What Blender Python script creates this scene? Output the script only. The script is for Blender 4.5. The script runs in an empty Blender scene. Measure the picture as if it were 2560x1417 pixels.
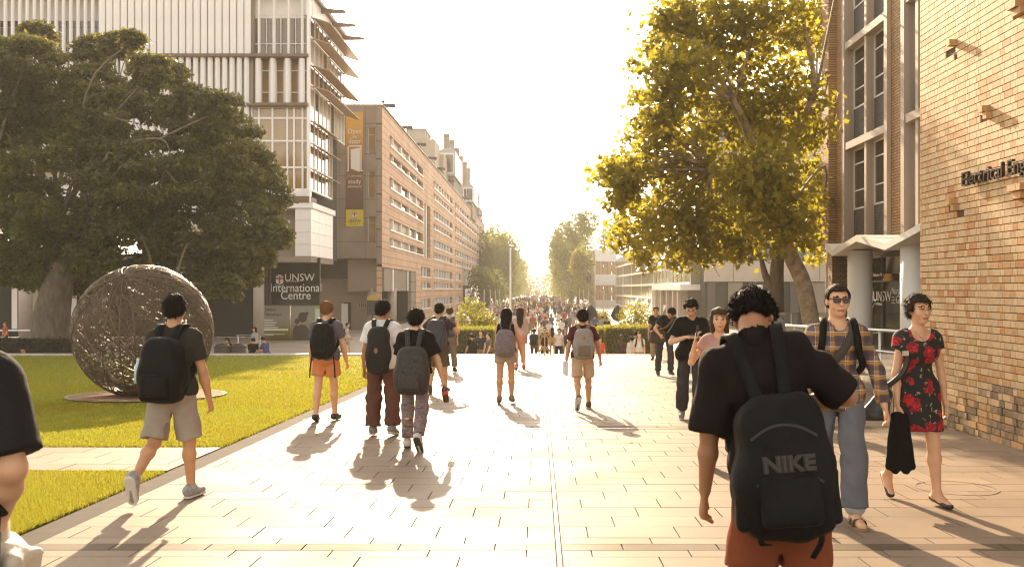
import bpy, math, random
import numpy as np
from mathutils import Vector, Matrix
random.seed(7); RNG = np.random.default_rng(7)
R = math.radians
SC = bpy.context.scene
COL = SC.collection
# ---------------------------------------------------------------- camera, sky, sun, exposure
F, VX, HY, CH, SL = 2400.0, 1347.0, 722.0, 1.55, 57 / 2400.0   # focal px, vanishing point, camera height, plaza fall
cam = bpy.data.cameras.new('camera')
cam.sensor_width = 36.0; cam.lens = F / 2560 * 36
cam.shift_x = -(VX - 1280) / 2560; cam.shift_y = (HY - 708.5) / 2560
cam.clip_start = 0.1; cam.clip_end = 5000
cam.dof.use_dof = True; cam.dof.focus_distance = 10.0; cam.dof.aperture_fstop = 5.6
co = bpy.data.objects.new('camera', cam); COL.objects.link(co)
co.location = (0, 0, CH); co.rotation_euler = (R(90), 0, 0)
SC.camera = co
SUN_AZ = math.atan2((1000 - VX) / F, 1.0)      # left of the path direction
SUN_EL = R(23.5)
SD = Vector((math.sin(SUN_AZ) * math.cos(SUN_EL), math.cos(SUN_AZ) * math.cos(SUN_EL), math.sin(SUN_EL)))
world = bpy.data.worlds.new('World'); SC.world = world; world.use_nodes = True
wn = world.node_tree; wn.nodes.clear()
wo = wn.nodes.new('ShaderNodeOutputWorld'); wb = wn.nodes.new('ShaderNodeBackground')
sky = wn.nodes.new('ShaderNodeTexSky'); sky.sky_type = 'NISHITA'; sky.sun_disc = False
sky.sun_elevation = SUN_EL; sky.sun_rotation = SUN_AZ
sky.air_density = 1.0; sky.dust_density = 1.6; sky.ozone_density = 1.0
tint = wn.nodes.new('ShaderNodeMix'); tint.data_type = 'RGBA'; tint.blend_type = 'MULTIPLY'
tint.inputs[0].default_value = 1.0; tint.inputs[7].default_value = (1.0, 0.90, 0.78, 1)
hs = wn.nodes.new('ShaderNodeHueSaturation'); hs.inputs['Saturation'].default_value = 0.25      # thin white cloud veils the blue
wn.links.new(sky.outputs[0], hs.inputs['Color']); wn.links.new(hs.outputs[0], tint.inputs[6]); wn.links.new(tint.outputs[2], wb.inputs[0])
wb.inputs[1].default_value = 0.135
wn.links.new(wb.outputs[0], wo.inputs[0])
sl = bpy.data.lights.new('sun', 'SUN'); sl.energy = 3.7; sl.angle = R(0.6); sl.color = (1.0, 0.78, 0.51)
so = bpy.data.objects.new('sun', sl); COL.objects.link(so)
so.rotation_euler = SD.to_track_quat('Z', 'Y').to_euler()
SC.view_settings.view_transform = 'Standard'; SC.view_settings.look = 'None'
SC.view_settings.gamma = 1.0; SC.view_settings.use_curve_mapping = False
SC.view_settings.exposure = 1.68
SC.cycles.use_denoising = True; SC.cycles.filter_width = 1.15
SC.cycles.max_bounces = 6; SC.cycles.diffuse_bounces = 3; SC.cycles.glossy_bounces = 3
SC.cycles.transmission_bounces = 4; SC.cycles.transparent_max_bounces = 6; SC.cycles.volume_bounces = 0
SC.cycles.caustics_reflective = False; SC.cycles.caustics_refractive = False
SC.cycles.sample_clamp_indirect = 6.0
# ---------------------------------------------------------------- placing helpers
def W(x, Y): return (x - VX) / F * Y
def Zp(y, Y): return CH + (HY - y) / F * Y
def P(x, y, Y): return np.array((W(x, Y), Y, Zp(y, Y)))
def YG(y): return F * CH / (y - 779.0)
def gz(Y): return -SL * Y                       # plaza surface
LOW = -2.0                                      # lower mall level
# ---------------------------------------------------------------- materials
MATS = {}
def mat(name, col, rough=0.6, metal=0.0, var=0.0, scale=8.0, bump=0.0, bscale=40.0, rnd=0.0, coat=0.0, trans=0.0, spec=0.5, stretch=None, sheen=0.0):
    if name in MATS: return MATS[name]
    m = bpy.data.materials.new(name); m.use_nodes = True; MATS[name] = m
    nt = m.node_tree; b = nt.nodes['Principled BSDF']
    b.inputs['Base Color'].default_value = (*col, 1); b.inputs['Roughness'].default_value = rough
    b.inputs['Metallic'].default_value = metal; b.inputs['Specular IOR Level'].default_value = spec
    if coat: b.inputs['Coat Weight'].default_value = coat
    if trans: b.inputs['Transmission Weight'].default_value = trans
    if sheen: b.inputs['Sheen Weight'].default_value = sheen; b.inputs['Sheen Roughness'].default_value = 0.4
    L = nt.links.new
    src = None
    if var or bump:
        tc = nt.nodes.new('ShaderNodeTexCoord'); mp = nt.nodes.new('ShaderNodeMapping')
        L(tc.outputs['Object'], mp.inputs[0])
        if stretch: mp.inputs['Scale'].default_value = stretch
    if var:
        n = nt.nodes.new('ShaderNodeTexNoise'); n.inputs['Scale'].default_value = scale; n.inputs['Detail'].default_value = 5
        L(mp.outputs[0], n.inputs['Vector'])
        cr = nt.nodes.new('ShaderNodeMapRange'); cr.inputs[1].default_value = 0.3; cr.inputs[2].default_value = 0.7
        cr.inputs[3].default_value = 1 - var; cr.inputs[4].default_value = 1 + var
        L(n.outputs['Fac'], cr.inputs[0]); src = cr.outputs[0]
    if rnd:
        g = nt.nodes.new('ShaderNodeNewGeometry'); oi = nt.nodes.new('ShaderNodeObjectInfo')
        ad = nt.nodes.new('ShaderNodeMath'); ad.operation = 'ADD'; L(g.outputs['Random Per Island'], ad.inputs[0]); L(oi.outputs['Random'], ad.inputs[1])
        fr = nt.nodes.new('ShaderNodeMath'); fr.operation = 'FRACT'; L(ad.outputs[0], fr.inputs[0])
        r2 = nt.nodes.new('ShaderNodeMapRange'); r2.inputs[3].default_value = 1 - rnd; r2.inputs[4].default_value = 1 + rnd
        L(fr.outputs[0], r2.inputs[0])
        if src is not None:
            mu = nt.nodes.new('ShaderNodeMath'); mu.operation = 'MULTIPLY'; L(src, mu.inputs[0]); L(r2.outputs[0], mu.inputs[1]); src = mu.outputs[0]
        else: src = r2.outputs[0]
    if src is not None:
        vm = nt.nodes.new('ShaderNodeVectorMath'); vm.operation = 'SCALE'; vm.inputs[0].default_value = col
        L(src, vm.inputs['Scale']); L(vm.outputs[0], b.inputs['Base Color'])
    if bump:
        n2 = nt.nodes.new('ShaderNodeTexNoise'); n2.inputs['Scale'].default_value = bscale; n2.inputs['Detail'].default_value = 4
        L(mp.outputs[0], n2.inputs['Vector'])
        bp = nt.nodes.new('ShaderNodeBump'); bp.inputs['Strength'].default_value = bump; bp.inputs['Distance'].default_value = 0.02
        L(n2.outputs['Fac'], bp.inputs['Height']); L(bp.outputs[0], b.inputs['Normal'])
    return m
def leafmat(name, c1, c2, tl, tmix=0.5, rough=0.5, patch=None):
    if name in MATS: return MATS[name]
    m = bpy.data.materials.new(name); m.use_nodes = True; MATS[name] = m
    nt = m.node_tree; L = nt.links.new; b = nt.nodes['Principled BSDF']; out = nt.nodes['Material Output']
    b.inputs['Roughness'].default_value = rough; b.inputs['Specular IOR Level'].default_value = 0.35
    g = nt.nodes.new('ShaderNodeNewGeometry'); cr = nt.nodes.new('ShaderNodeValToRGB')
    cr.color_ramp.elements[0].color = (*c1, 1); cr.color_ramp.elements[1].color = (*c2, 1)
    L(g.outputs['Random Per Island'], cr.inputs[0]); L(cr.outputs[0], b.inputs['Base Color'])
    t = nt.nodes.new('ShaderNodeBsdfTranslucent'); mx = nt.nodes.new('ShaderNodeMixShader'); mx.inputs[0].default_value = tmix
    mc = nt.nodes.new('ShaderNodeMix'); mc.data_type = 'RGBA'; mc.inputs[0].default_value = 0.65; mc.inputs[7].default_value = (*tl, 1)
    L(cr.outputs[0], mc.inputs[6]); L(mc.outputs[2], t.inputs[0])
    if patch:
        nz = nt.nodes.new('ShaderNodeTexNoise'); nz.inputs['Scale'].default_value = patch[0]; nz.inputs['Detail'].default_value = 4; L(g.outputs['Position'], nz.inputs['Vector'])
        mr = nt.nodes.new('ShaderNodeMapRange'); mr.inputs[1].default_value = .35; mr.inputs[2].default_value = .68; L(nz.outputs['Fac'], mr.inputs[0])
        for sk_, src_ in ((b.inputs['Base Color'], cr.outputs[0]), (t.inputs[0], mc.outputs[2])):
            pm = nt.nodes.new('ShaderNodeMix'); pm.data_type = 'RGBA'; L(mr.outputs[0], pm.inputs[0]); L(src_, pm.inputs[6])
            ps = nt.nodes.new('ShaderNodeVectorMath'); ps.operation = 'MULTIPLY'; L(src_, ps.inputs[0]); ps.inputs[1].default_value = patch[1]; L(ps.outputs[0], pm.inputs[7]); L(pm.outputs[2], sk_)
    L(b.outputs[0], mx.inputs[1]); L(t.outputs[0], mx.inputs[2]); L(mx.outputs[0], out.inputs[0])
    return m
# ---------------------------------------------------------------- object helpers
def link(o, parent=None):
    COL.objects.link(o)
    if parent is not None: o.parent = parent
    return o
def tag(o, label=None, cat=None, group=None, kind=None):
    if label: o['label'] = label
    if cat: o['category'] = cat
    if group: o['group'] = group
    if kind: o['kind'] = kind
    return o
def thing(name, label, cat, loc=(0, 0, 0), rz=0.0, group=None):
    o = bpy.data.objects.new(name, None); o.empty_display_size = 0.2
    o.location = loc; o.rotation_euler = (0, 0, rz); link(o)
    return tag(o, label, cat, group)
def meshdata(name, V, faces, smooth=False, midx=None, mats=()):
    V = np.asarray(V, dtype=np.float32).reshape(-1, 3)
    me = bpy.data.meshes.new(name)
    if isinstance(faces, np.ndarray):
        n, w = faces.shape; li = faces.astype(np.int32).ravel(); ls = (np.arange(n) * w).astype(np.int32)
    else:
        li = np.array([i for f in faces for i in f], dtype=np.int32)
        lens = np.array([len(f) for f in faces], dtype=np.int32); n = len(faces)
        ls = np.concatenate(([0], np.cumsum(lens)[:-1])).astype(np.int32) if n else np.zeros(0, np.int32)
    me.vertices.add(len(V)); me.vertices.foreach_set('co', V.ravel())
    me.loops.add(len(li)); me.loops.foreach_set('vertex_index', li)
    me.polygons.add(n); me.polygons.foreach_set('loop_start', ls)
    me.polygons.foreach_set('use_smooth', np.full(n, bool(smooth), dtype=bool))
    if midx is not None: me.polygons.foreach_set('material_index', np.asarray(midx, dtype=np.int32))
    for m in mats: me.materials.append(m)
    me.update(calc_edges=True); me.validate()
    return me
def mobj(name, V, faces, m, parent=None, smooth=False, midx=None, loc=None):
    mats = m if isinstance(m, (list, tuple)) else [m]
    o = bpy.data.objects.new(name, meshdata(name, V, faces, smooth, midx, mats))
    if loc is not None: o.location = loc
    return link(o, parent)
BOXV = np.array([(x, y, z) for x in (-.5, .5) for y in (-.5, .5) for z in (-.5, .5)], float)
BOXF = [(0, 1, 3, 2), (4, 6, 7, 5), (0, 4, 5, 1), (2, 3, 7, 6), (0, 2, 6, 4), (1, 5, 7, 3)]
UB = {}
def bo(name, lo, hi, m, parent=None, rz=0.0):
    """a box part sharing one unit mesh per material"""
    key = m.name
    if key not in UB: UB[key] = meshdata('box_' + key, BOXV, BOXF, mats=[m])
    o = bpy.data.objects.new(name, UB[key]); lo = np.array(lo, float); hi = np.array(hi, float)
    c = (lo + hi) / 2
    o.location = c; o.scale = np.maximum(np.abs(hi - lo), 1e-4); o.rotation_euler = (0, 0, rz)
    return link(o, parent)
class MB:
    """collects shapes into one mesh"""
    def __init__(s): s.V = []; s.F = []
    def add(s, V, Fs):
        k = len(s.V); s.V.extend(map(tuple, V)); s.F.extend([tuple(i + k for i in f) for f in Fs]); return s
    def box(s, lo, hi):
        lo = np.array(lo, float); hi = np.array(hi, float)
        return s.add(BOXV * (hi - lo) + (lo + hi) / 2, BOXF)
    def obox(s, c, ax, ay, az):
        c, ax, ay, az = (np.array(v, float) for v in (c, ax, ay, az))
        return s.add([c + p[0] * ax + p[1] * ay + p[2] * az for p in BOXV], BOXF)
    def tube(s, pts, rads, n=8, cap=True):
        pts = np.array(pts, float); m = len(pts)
        if np.isscalar(rads): rads = [rads] * m
        d = np.gradient(pts, axis=0); d /= np.linalg.norm(d, axis=1)[:, None] + 1e-9
        ref = np.array((0.0, 0.0, 1.0)) if abs(d[0][2]) < .9 else np.array((1.0, 0, 0))
        V = []; u = np.cross(d[0], ref); u /= np.linalg.norm(u)
        for i in range(m):
            u = u - d[i] * np.dot(u, d[i]); u /= np.linalg.norm(u) + 1e-9; w = np.cross(d[i], u)
            for j in range(n):
                a = 2 * math.pi * j / n; V.append(pts[i] + rads[i] * (math.cos(a) * u + math.sin(a) * w))
        Fs = [(i * n + j, i * n + (j + 1) % n, (i + 1) * n + (j + 1) % n, (i + 1) * n + j) for i in range(m - 1) for j in range(n)]
        if cap: Fs += [tuple(range(n))[::-1], tuple(range((m - 1) * n, m * n))]
        return s.add(V, Fs)
    def prism(s, poly, ext):
        """poly: list of 3d points (planar), ext: extrusion vector"""
        n = len(poly); ext = np.array(ext, float); A = [np.array(p, float) for p in poly]
        return s.add(A + [p + ext for p in A], [tuple(range(n))[::-1], tuple(range(n, 2 * n))] + [(i, (i + 1) % n, n + (i + 1) % n, n + i) for i in range(n)])
    def build(s, name, m, parent=None, smooth=False): return mobj(name, s.V, s.F, m, parent, smooth)
def cyl(name, base, r, h, m, parent=None, n=20, r2=None, ax=(0, 0, 1)):
    base = np.array(base, float); ax = np.array(ax, float)
    o = MB().tube([base, base + ax * h], [r, r2 if r2 is not None else r], n).build(name, m, parent)
    me = o.data; sm = [len(p.vertices) == 4 for p in me.polygons]; me.polygons.foreach_set('use_smooth', sm); return o
def ribbon(pts, wid, thick, side, n=4):
    """a strap: box section swept along a smoothed path; side = width axis"""
    pts = [np.array(p, float) for p in pts]; Q = []
    for i in range(len(pts) - 1):
        p0 = pts[max(i - 1, 0)]; p1 = pts[i]; p2 = pts[i + 1]; p3 = pts[min(i + 2, len(pts) - 1)]
        for j in range(n):
            t = j / n
            Q.append(.5 * ((2 * p1) + (-p0 + p2) * t + (2 * p0 - 5 * p1 + 4 * p2 - p3) * t * t + (-p0 + 3 * p1 - 3 * p2 + p3) * t ** 3))
    Q.append(pts[-1]); Q = np.array(Q); D = np.gradient(Q, axis=0); side = np.array(side, float)
    V = []; Fs = []
    for i, q in enumerate(Q):
        d = D[i] / (np.linalg.norm(D[i]) + 1e-9); s_ = side - d * np.dot(side, d); s_ /= np.linalg.norm(s_) + 1e-9; nn = np.cross(d, s_)
        for a, b in ((-1, -1), (1, -1), (1, 1), (-1, 1)): V.append(q + s_ * a * wid / 2 + nn * b * thick / 2)
        if i: k = 4 * i; Fs += [(k - 4 + j, k - 4 + (j + 1) % 4, k + (j + 1) % 4, k + j) for j in range(4)]
    Fs += [(3, 2, 1, 0), tuple(range(len(V) - 4, len(V)))]
    return V, Fs
def text(name, s, m, size, origin, right, up, parent=None, ext=0.004, align='LEFT', sx=1.0, offset=0.0):
    cu = bpy.data.curves.new('txt', 'FONT'); cu.body = s; cu.size = size; cu.extrude = ext; cu.align_x = align; cu.resolution_u = 3; cu.offset = offset
    t = bpy.data.objects.new('txt', cu); COL.objects.link(t)
    me = bpy.data.meshes.new_from_object(t.evaluated_get(bpy.context.evaluated_depsgraph_get()))
    bpy.data.objects.remove(t); bpy.data.curves.remove(cu)
    me.materials.clear(); me.materials.append(m)
    r = Vector(right).normalized(); u = Vector(up).normalized(); n = r.cross(u)
    M = Matrix((( r[0] * sx, u[0], n[0], origin[0]), (r[1] * sx, u[1], n[1], origin[1]), (r[2] * sx, u[2], n[2], origin[2]), (0, 0, 0, 1)))
    me.transform(M); me.name = name
    return link(bpy.data.objects.new(name, me), parent)
def leaves(C, N, size, shape, tilt=1.0, spread=0.0, rng=RNG):
    """C centres (n,3), N preferred normals or None; returns V,F for leaves of a given 2d outline"""
    n = len(C); sh = np.array(shape, float); k = len(sh)
    q = rng.normal(size=(n, 3)) * tilt
    if N is not None: q = q + N
    q /= np.linalg.norm(q, axis=1)[:, None] + 1e-9
    a = rng.normal(size=(n, 3)); a -= q * (a * q).sum(1)[:, None]; a /= np.linalg.norm(a, axis=1)[:, None] + 1e-9
    b = np.cross(q, a); s = size * rng.uniform(.65, 1.25, n)
    V = C[:, None, :] + s[:, None, None] * (sh[None, :, 0, None] * a[:, None, :] + sh[None, :, 1, None] * b[:, None, :] + (-.25 * np.abs(sh[None, :, 0, None]) ** 2) * q[:, None, :])
    Fc = (np.arange(n)[:, None] * k + np.arange(k)[None, :]).astype(np.int32)
    return V.reshape(-1, 3), Fc
QUADLEAF = [(0, -.5), (.26, -.05), (0, .5), (-.26, -.05)]
STARLEAF = [(0, -.42), (.16, -.30), (.42, -.30), (.30, -.08), (.52, .12), (.22, .14), (0, .58), (-.22, .14), (-.52, .12), (-.30, -.08), (-.42, -.30), (-.16, -.30)]
# ---------------------------------------------------------------- shared materials
M_white = mat('white_metal', (.80, .78, .76), .45, var=.05, scale=.6)
M_white2 = mat('white_paint', (.82, .80, .78), .5, var=.04, scale=1.0)
M_panel = mat('white_panel', (.76, .74, .71), .4, var=.06, scale=.4)
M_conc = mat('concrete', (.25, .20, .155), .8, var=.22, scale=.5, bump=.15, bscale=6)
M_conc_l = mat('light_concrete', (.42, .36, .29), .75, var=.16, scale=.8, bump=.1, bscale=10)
M_dark = mat('dark_steel', (.07, .055, .045), .5, metal=.3)
M_black = mat('black_metal', (.02, .02, .02), .5)
M_steel = mat('brushed_steel', (.55, .53, .5), .3, metal=1.0)
M_glass_d = mat('dark_glass', (.035, .03, .022), .06, spec=.8, var=.3, scale=.3)
M_glass_a = mat('amber_glass', (.26, .165, .06), .08, spec=.8, var=.35, scale=.35)
M_glass_g = mat('green_glass', (.24, .22, .12), .12, spec=.7, var=.2, scale=.1)
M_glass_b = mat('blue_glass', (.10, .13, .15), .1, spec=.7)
M_brown = mat('brown_steel', (.16, .10, .07), .55, var=.15, scale=2)
M_shade = mat('sunshade_bronze', (.42, .29, .17), .5, var=.12, scale=1)
M_terra = mat('terracotta', (.42, .22, .12), .7)
M_room = mat('dim_interior', (.035, .03, .025), .9)
M_bark = mat('bark', (.13, .10, .07), .85, var=.35, scale=6, bump=.6, bscale=14, stretch=(1, 1, .35))
M_bark_p = mat('plane_bark', (.26, .19, .12), .8, var=.45, scale=5, bump=.3, bscale=12)
M_wood = mat('pale_timber', (.50, .32, .15), .6, var=.2, scale=4, stretch=(6, 6, .6))
M_soil = mat('dark_soil', (.05, .04, .03), .95, var=.3, scale=3)
M_letter = mat('letter_white', (.72, .70, .66), .5)
M_letter_d = mat('letter_dark', (.03, .028, .026), .4)
M_red = mat('crest_red', (.35, .06, .03), .5)
def tilemat(name, c1, c2, mortar, sx, sy, axis, ms=.02, bias=0.0, rough=.75, off=.5):
    """brick/tile courses on a wall: axis 'y' (wall along y) or 'x'"""
    m = bpy.data.materials.new(name); m.use_nodes = True; MATS[name] = m
    nt = m.node_tree; L = nt.links.new; b = nt.nodes['Principled BSDF']; b.inputs['Roughness'].default_value = rough
    g = nt.nodes.new('ShaderNodeNewGeometry'); sp = nt.nodes.new('ShaderNodeSeparateXYZ'); cb = nt.nodes.new('ShaderNodeCombineXYZ')
    L(g.outputs['Position'], sp.inputs[0]); L(sp.outputs[0 if axis == 'x' else 1], cb.inputs[0]); L(sp.outputs[2], cb.inputs[1])
    t = nt.nodes.new('ShaderNodeTexBrick'); L(cb.outputs[0], t.inputs['Vector']); t.offset = off
    t.inputs['Color1'].default_value = (*c1, 1); t.inputs['Color2'].default_value = (*c2, 1); t.inputs['Mortar'].default_value = (*mortar, 1)
    t.inputs['Scale'].default_value = 1.0; t.inputs['Mortar Size'].default_value = ms; t.inputs['Bias'].default_value = bias
    t.inputs['Brick Width'].default_value = sx; t.inputs['Row Height'].default_value = sy
    n = nt.nodes.new('ShaderNodeTexNoise'); n.inputs['Scale'].default_value = .25; L(g.outputs['Position'], n.inputs['Vector'])
    mr = nt.nodes.new('ShaderNodeMapRange'); mr.inputs[3].default_value = .7; mr.inputs[4].default_value = 1.25; L(n.outputs['Fac'], mr.inputs[0])
    vm = nt.nodes.new('ShaderNodeVectorMath'); vm.operation = 'SCALE'; L(t.outputs['Color'], vm.inputs[0]); L(mr.outputs[0], vm.inputs['Scale'])
    L(vm.outputs[0], b.inputs['Base Color'])
    bp = nt.nodes.new('ShaderNodeBump'); bp.inputs['Distance'].default_value = .02; bp.inputs['Strength'].default_value = .6; bp.invert = True
    L(t.outputs['Fac'], bp.inputs['Height']); L(bp.outputs[0], b.inputs['Normal'])
    return m
M_tile = tilemat('terracotta_tile', (.62, .40, .25), (.54, .335, .205), (.29, .175, .11), 1.6, .62, 'y', .035, 0)
def wall_with_holes(name, plane, at, u0, u1, z0, z1, holes, m, parent, depth=.35, nsign=1):
    """flat wall (plane 'x': at x=const, u=y; plane 'y': at y=const, u=x) with rectangular openings and reveals going behind it"""
    us = sorted({u0, u1, *[h[0] for h in holes], *[h[1] for h in holes]}); zs = sorted({z0, z1, *[h[2] for h in holes], *[h[3] for h in holes]})
    V = []; Fs = []
    def q(pts): k = len(V); V.extend(pts); Fs.append((k, k + 1, k + 2, k + 3))
    def pt(u, z, d=0.0): return (at - nsign * d, u, z) if plane == 'x' else (u, at - nsign * d, z)
    for a, b in zip(us[:-1], us[1:]):
        for c, d in zip(zs[:-1], zs[1:]):
            mu, mz = (a + b) / 2, (c + d) / 2
            if any(h[0] < mu < h[1] and h[2] < mz < h[3] for h in holes): continue
            q([pt(a, c), pt(b, c), pt(b, d), pt(a, d)])
    for h in holes:
        a, b, c, d = h[:4]
        q([pt(a, c), pt(b, c), pt(b, c, depth), pt(a, c, depth)]); q([pt(a, d), pt(b, d), pt(b, d, depth), pt(a, d, depth)])
        q([pt(a, c), pt(a, d), pt(a, d, depth), pt(a, c, depth)]); q([pt(b, c), pt(b, d), pt(b, d, depth), pt(b, c, depth)])
    return mobj(name, V, Fs, m, parent)
# ---------------------------------------------------------------- ground, plaza, lawn
M_mall = mat('mall_paving', (.36, .29, .22), .5, var=.12, scale=.6, bump=.05, bscale=3)
M_bed = mat('joint_bed', (.06, .042, .028), .95, var=.2, scale=6)
def granite(name, col, rough):
    m = mat(name, col, rough, var=.10, scale=160, rnd=.075, bump=.10, bscale=260, spec=.11)
    nt = m.node_tree; L = nt.links.new; b = nt.nodes['Principled BSDF']
    g = nt.nodes.new('ShaderNodeNewGeometry'); n = nt.nodes.new('ShaderNodeTexNoise'); n.inputs['Scale'].default_value = .9; n.inputs['Detail'].default_value = 6
    L(g.outputs['Position'], n.inputs['Vector']); mr = nt.nodes.new('ShaderNodeMapRange'); mr.inputs[1].default_value = .3; mr.inputs[2].default_value = .7
    mr.inputs[3].default_value = rough - .07; mr.inputs[4].default_value = rough + .10; L(n.outputs['Fac'], mr.inputs[0]); L(mr.outputs[0], b.inputs['Roughness'])
    # foot traffic grime, same whatever the light
    old = b.inputs['Base Color'].links[0].from_socket; vm = nt.nodes.new('ShaderNodeVectorMath'); vm.operation = 'SCALE'
    m2 = nt.nodes.new('ShaderNodeMapRange'); m2.inputs[1].default_value = .3; m2.inputs[2].default_value = .7; m2.inputs[3].default_value = .88; m2.inputs[4].default_value = 1.07
    L(n.outputs['Fac'], m2.inputs[0]); L(old, vm.inputs[0]); L(m2.outputs[0], vm.inputs['Scale']); L(vm.outputs[0], b.inputs['Base Color'])
    # gum spots and drips
    vo = nt.nodes.new('ShaderNodeTexVoronoi'); vo.inputs['Scale'].default_value = 2.6; L(g.outputs['Position'], vo.inputs['Vector']); ms_ = nt.nodes.new('ShaderNodeMapRange'); ms_.inputs[1].default_value = .035; ms_.inputs[2].default_value = .055; ms_.inputs[3].default_value = .62; ms_.inputs[4].default_value = 1.0; L(vo.outputs['Distance'], ms_.inputs[0])
    n3 = nt.nodes.new('ShaderNodeTexNoise'); n3.inputs['Scale'].default_value = .35; n3.inputs['Detail'].default_value = 8; n3.inputs['Roughness'].default_value = .7; L(g.outputs['Position'], n3.inputs['Vector']); m4 = nt.nodes.new('ShaderNodeMapRange'); m4.inputs[1].default_value = .35; m4.inputs[2].default_value = .6; m4.inputs[3].default_value = .80; m4.inputs[4].default_value = 1.04; L(n3.outputs['Fac'], m4.inputs[0])
    mm_ = nt.nodes.new('ShaderNodeMath'); mm_.operation = 'MULTIPLY'; L(ms_.outputs[0], mm_.inputs[0]); L(m4.outputs[0], mm_.inputs[1]); v5 = nt.nodes.new('ShaderNodeVectorMath'); v5.operation = 'SCALE'; L(vm.outputs[0], v5.inputs[0]); L(mm_.outputs[0], v5.inputs['Scale']); L(v5.outputs[0], b.inputs['Base Color'])
    return m
M_slab = granite('granite_slab', (.285, .212, .152), .60)
M_slab_d = granite('dark_granite_slab', (.15, .11, .072), .65)
M_lawn = mat('lawn_soil_grass', (.17, .19, .03), .9, var=.35, scale=1.2, bump=.5, bscale=60)
g = mobj('ground', [(-2500, -300, LOW - .03), (2500, -300, LOW - .03), (2500, 4000, LOW - .03), (-2500, 4000, LOW - .03)], [(0, 1, 2, 3)], M_mall); tag(g, kind='structure')
PL, PR, PF = -3.62, 9.0, 35.0
def sheet(name, x0, x1, y0, y1, m, dz, thick=None):
    V = [(x, y, gz(y) + dz) for x, y in ((x0, y0), (x1, y0), (x1, y1), (x0, y1))]
    Fs = [(0, 1, 2, 3)]
    if thick: V += [(v[0], v[1], thick) for v in V]; Fs += [(0, 4, 5, 1), (1, 5, 6, 2), (2, 6, 7, 3), (3, 7, 4, 0)]
    return tag(mobj(name, V, Fs, m), kind='structure')
plaza = sheet('plaza', PL, PR + 20, -4, PF, M_bed, -.012, LOW)
crossp = sheet('footpath', -45, PL - .004, 9.39, 11.0, M_bed, -.012)
lawn_m = sheet('lawn', -60, PL - .03, 11.0, 34.1, M_lawn, -.02, LOW)
lawn_f = sheet('lawn', -30, PL - .03, -4, 9.39, M_lawn, -.02)
# slabs
SW, SH, J = .63, .34, .009
def slabmesh(w, d, name, m):
    V = BOXV * np.array((w - J, d - J, .05)); V[:, 2] -= .025; V[:, 2] -= SL * V[:, 1]
    top = V[:, 2] > -.02 - .01
    return meshdata(name, V, BOXF, mats=[m])
SLM = {}
rows = []; y = 3.7
while y < PF - .05:
    if 6.14 - .36 < y < 6.2 and not any(r[2] for r in rows): rows += [(y, .17, 0), (y + .17, .17, 1), (y + .34, .17, 0)]; y += .51; continue
    dark = 2 if 9.25 < y < 9.6 else (1 if abs(y - 12.6) < .17 else 0)
    rows.append((y, SH, dark)); y += SH
cells = []
for ri, (y, d, dk) in enumerate(rows):
    off = (ri * .63 / 3 * 1.0) % SW
    for side, lim in ((1, PR - .2), (-1, -PL - .13)):
        x = -off if side < 0 else -(SW - off)
        s0 = .018
        u = (off if off > .05 else SW)
        a = s0
        while a < lim + (.0 if side < 0 else .2):
            b = min(u if a == s0 else a + SW, lim)
            if b - a < .06: break
            xa, xb = (.13 + a, .13 + b) if side > 0 else (.13 - b, .13 - a)
            cells.append((xa, xb, y, y + d, dk)); a = b
            if b >= lim: break
for x in np.arange(-40, PL, SW):        # footpath across the lawn: a few courses
    for i in range(4):
        o_ = (i % 2) * .3; xa = x + o_; xb = min(xa + SW, PL - .01)
        if xb - xa > .08: cells.append((xa, xb, 9.39 + i * .4025, 9.39 + (i + 1) * .4025, 0))
def cellarea(c):
    xm, ym = (c[0] + c[1]) / 2, (c[2] + c[3]) / 2
    if ym < 5.6 or not (-20 < VX + xm / ym * F < 2580): return -1
    return (c[1] - c[0]) * (c[3] - c[2]) / ym ** 3
ranked = sorted(range(len(cells)), key=lambda i: -cellarea(cells[i])); own = set(ranked[:300])
rest = {0: MB(), 1: MB(), 2: MB()}
for i, (xa, xb, ya, yb, dk) in enumerate(cells):
    w, d = xb - xa, yb - ya; cx, cy = (xa + xb) / 2, (ya + yb) / 2; dz = random.uniform(-.0012, .0012)
    m = M_slab_d if dk == 1 else M_slab
    if i in own:
        key = (round(w, 3), round(d, 3), m.name)
        if key not in SLM: SLM[key] = slabmesh(w, d, 'paving_slab', m)
        o = bpy.data.objects.new('paving_slab', SLM[key]); o.location = (cx, cy, gz(cy) + dz); link(o, plaza if xa > PL - .02 else crossp)
    else:
        V = BOXV * np.array((w - J, d - J, .05)); V[:, 2] -= .025; V[:, 2] -= SL * V[:, 1]
        rest[dk].add(V + np.array((cx, cy, gz(cy) + dz)), BOXF)
for k, m in ((0, M_slab), (1, M_slab_d), (2, M_slab)):
    if rest[k].V: tag(rest[k].build('paving_slab_field', m, plaza), kind='stuff')
# slot drain on the centre line, cross drain
V = []
mobj('slot_drain', [(.117, -4, gz(-4) - .002), (.143, -4, gz(-4) - .002), (.143, PF, gz(PF) - .002), (.117, PF, gz(PF) - .002)], [(0, 1, 2, 3)], mat('drain_brass', (.20, .14, .07), .5, metal=.6), plaza)
d0 = 12.72
mobj('drain_grate', [(PL + .3, d0, gz(d0) + .004), (6, d0, gz(d0) + .004), (6, d0 + .07, gz(d0 + .07) + .004), (PL + .3, d0 + .07, gz(d0 + .07) + .004)], [(0, 1, 2, 3)], mat('drain_steel', (.13, .10, .07), .4, metal=.7), plaza)
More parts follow.
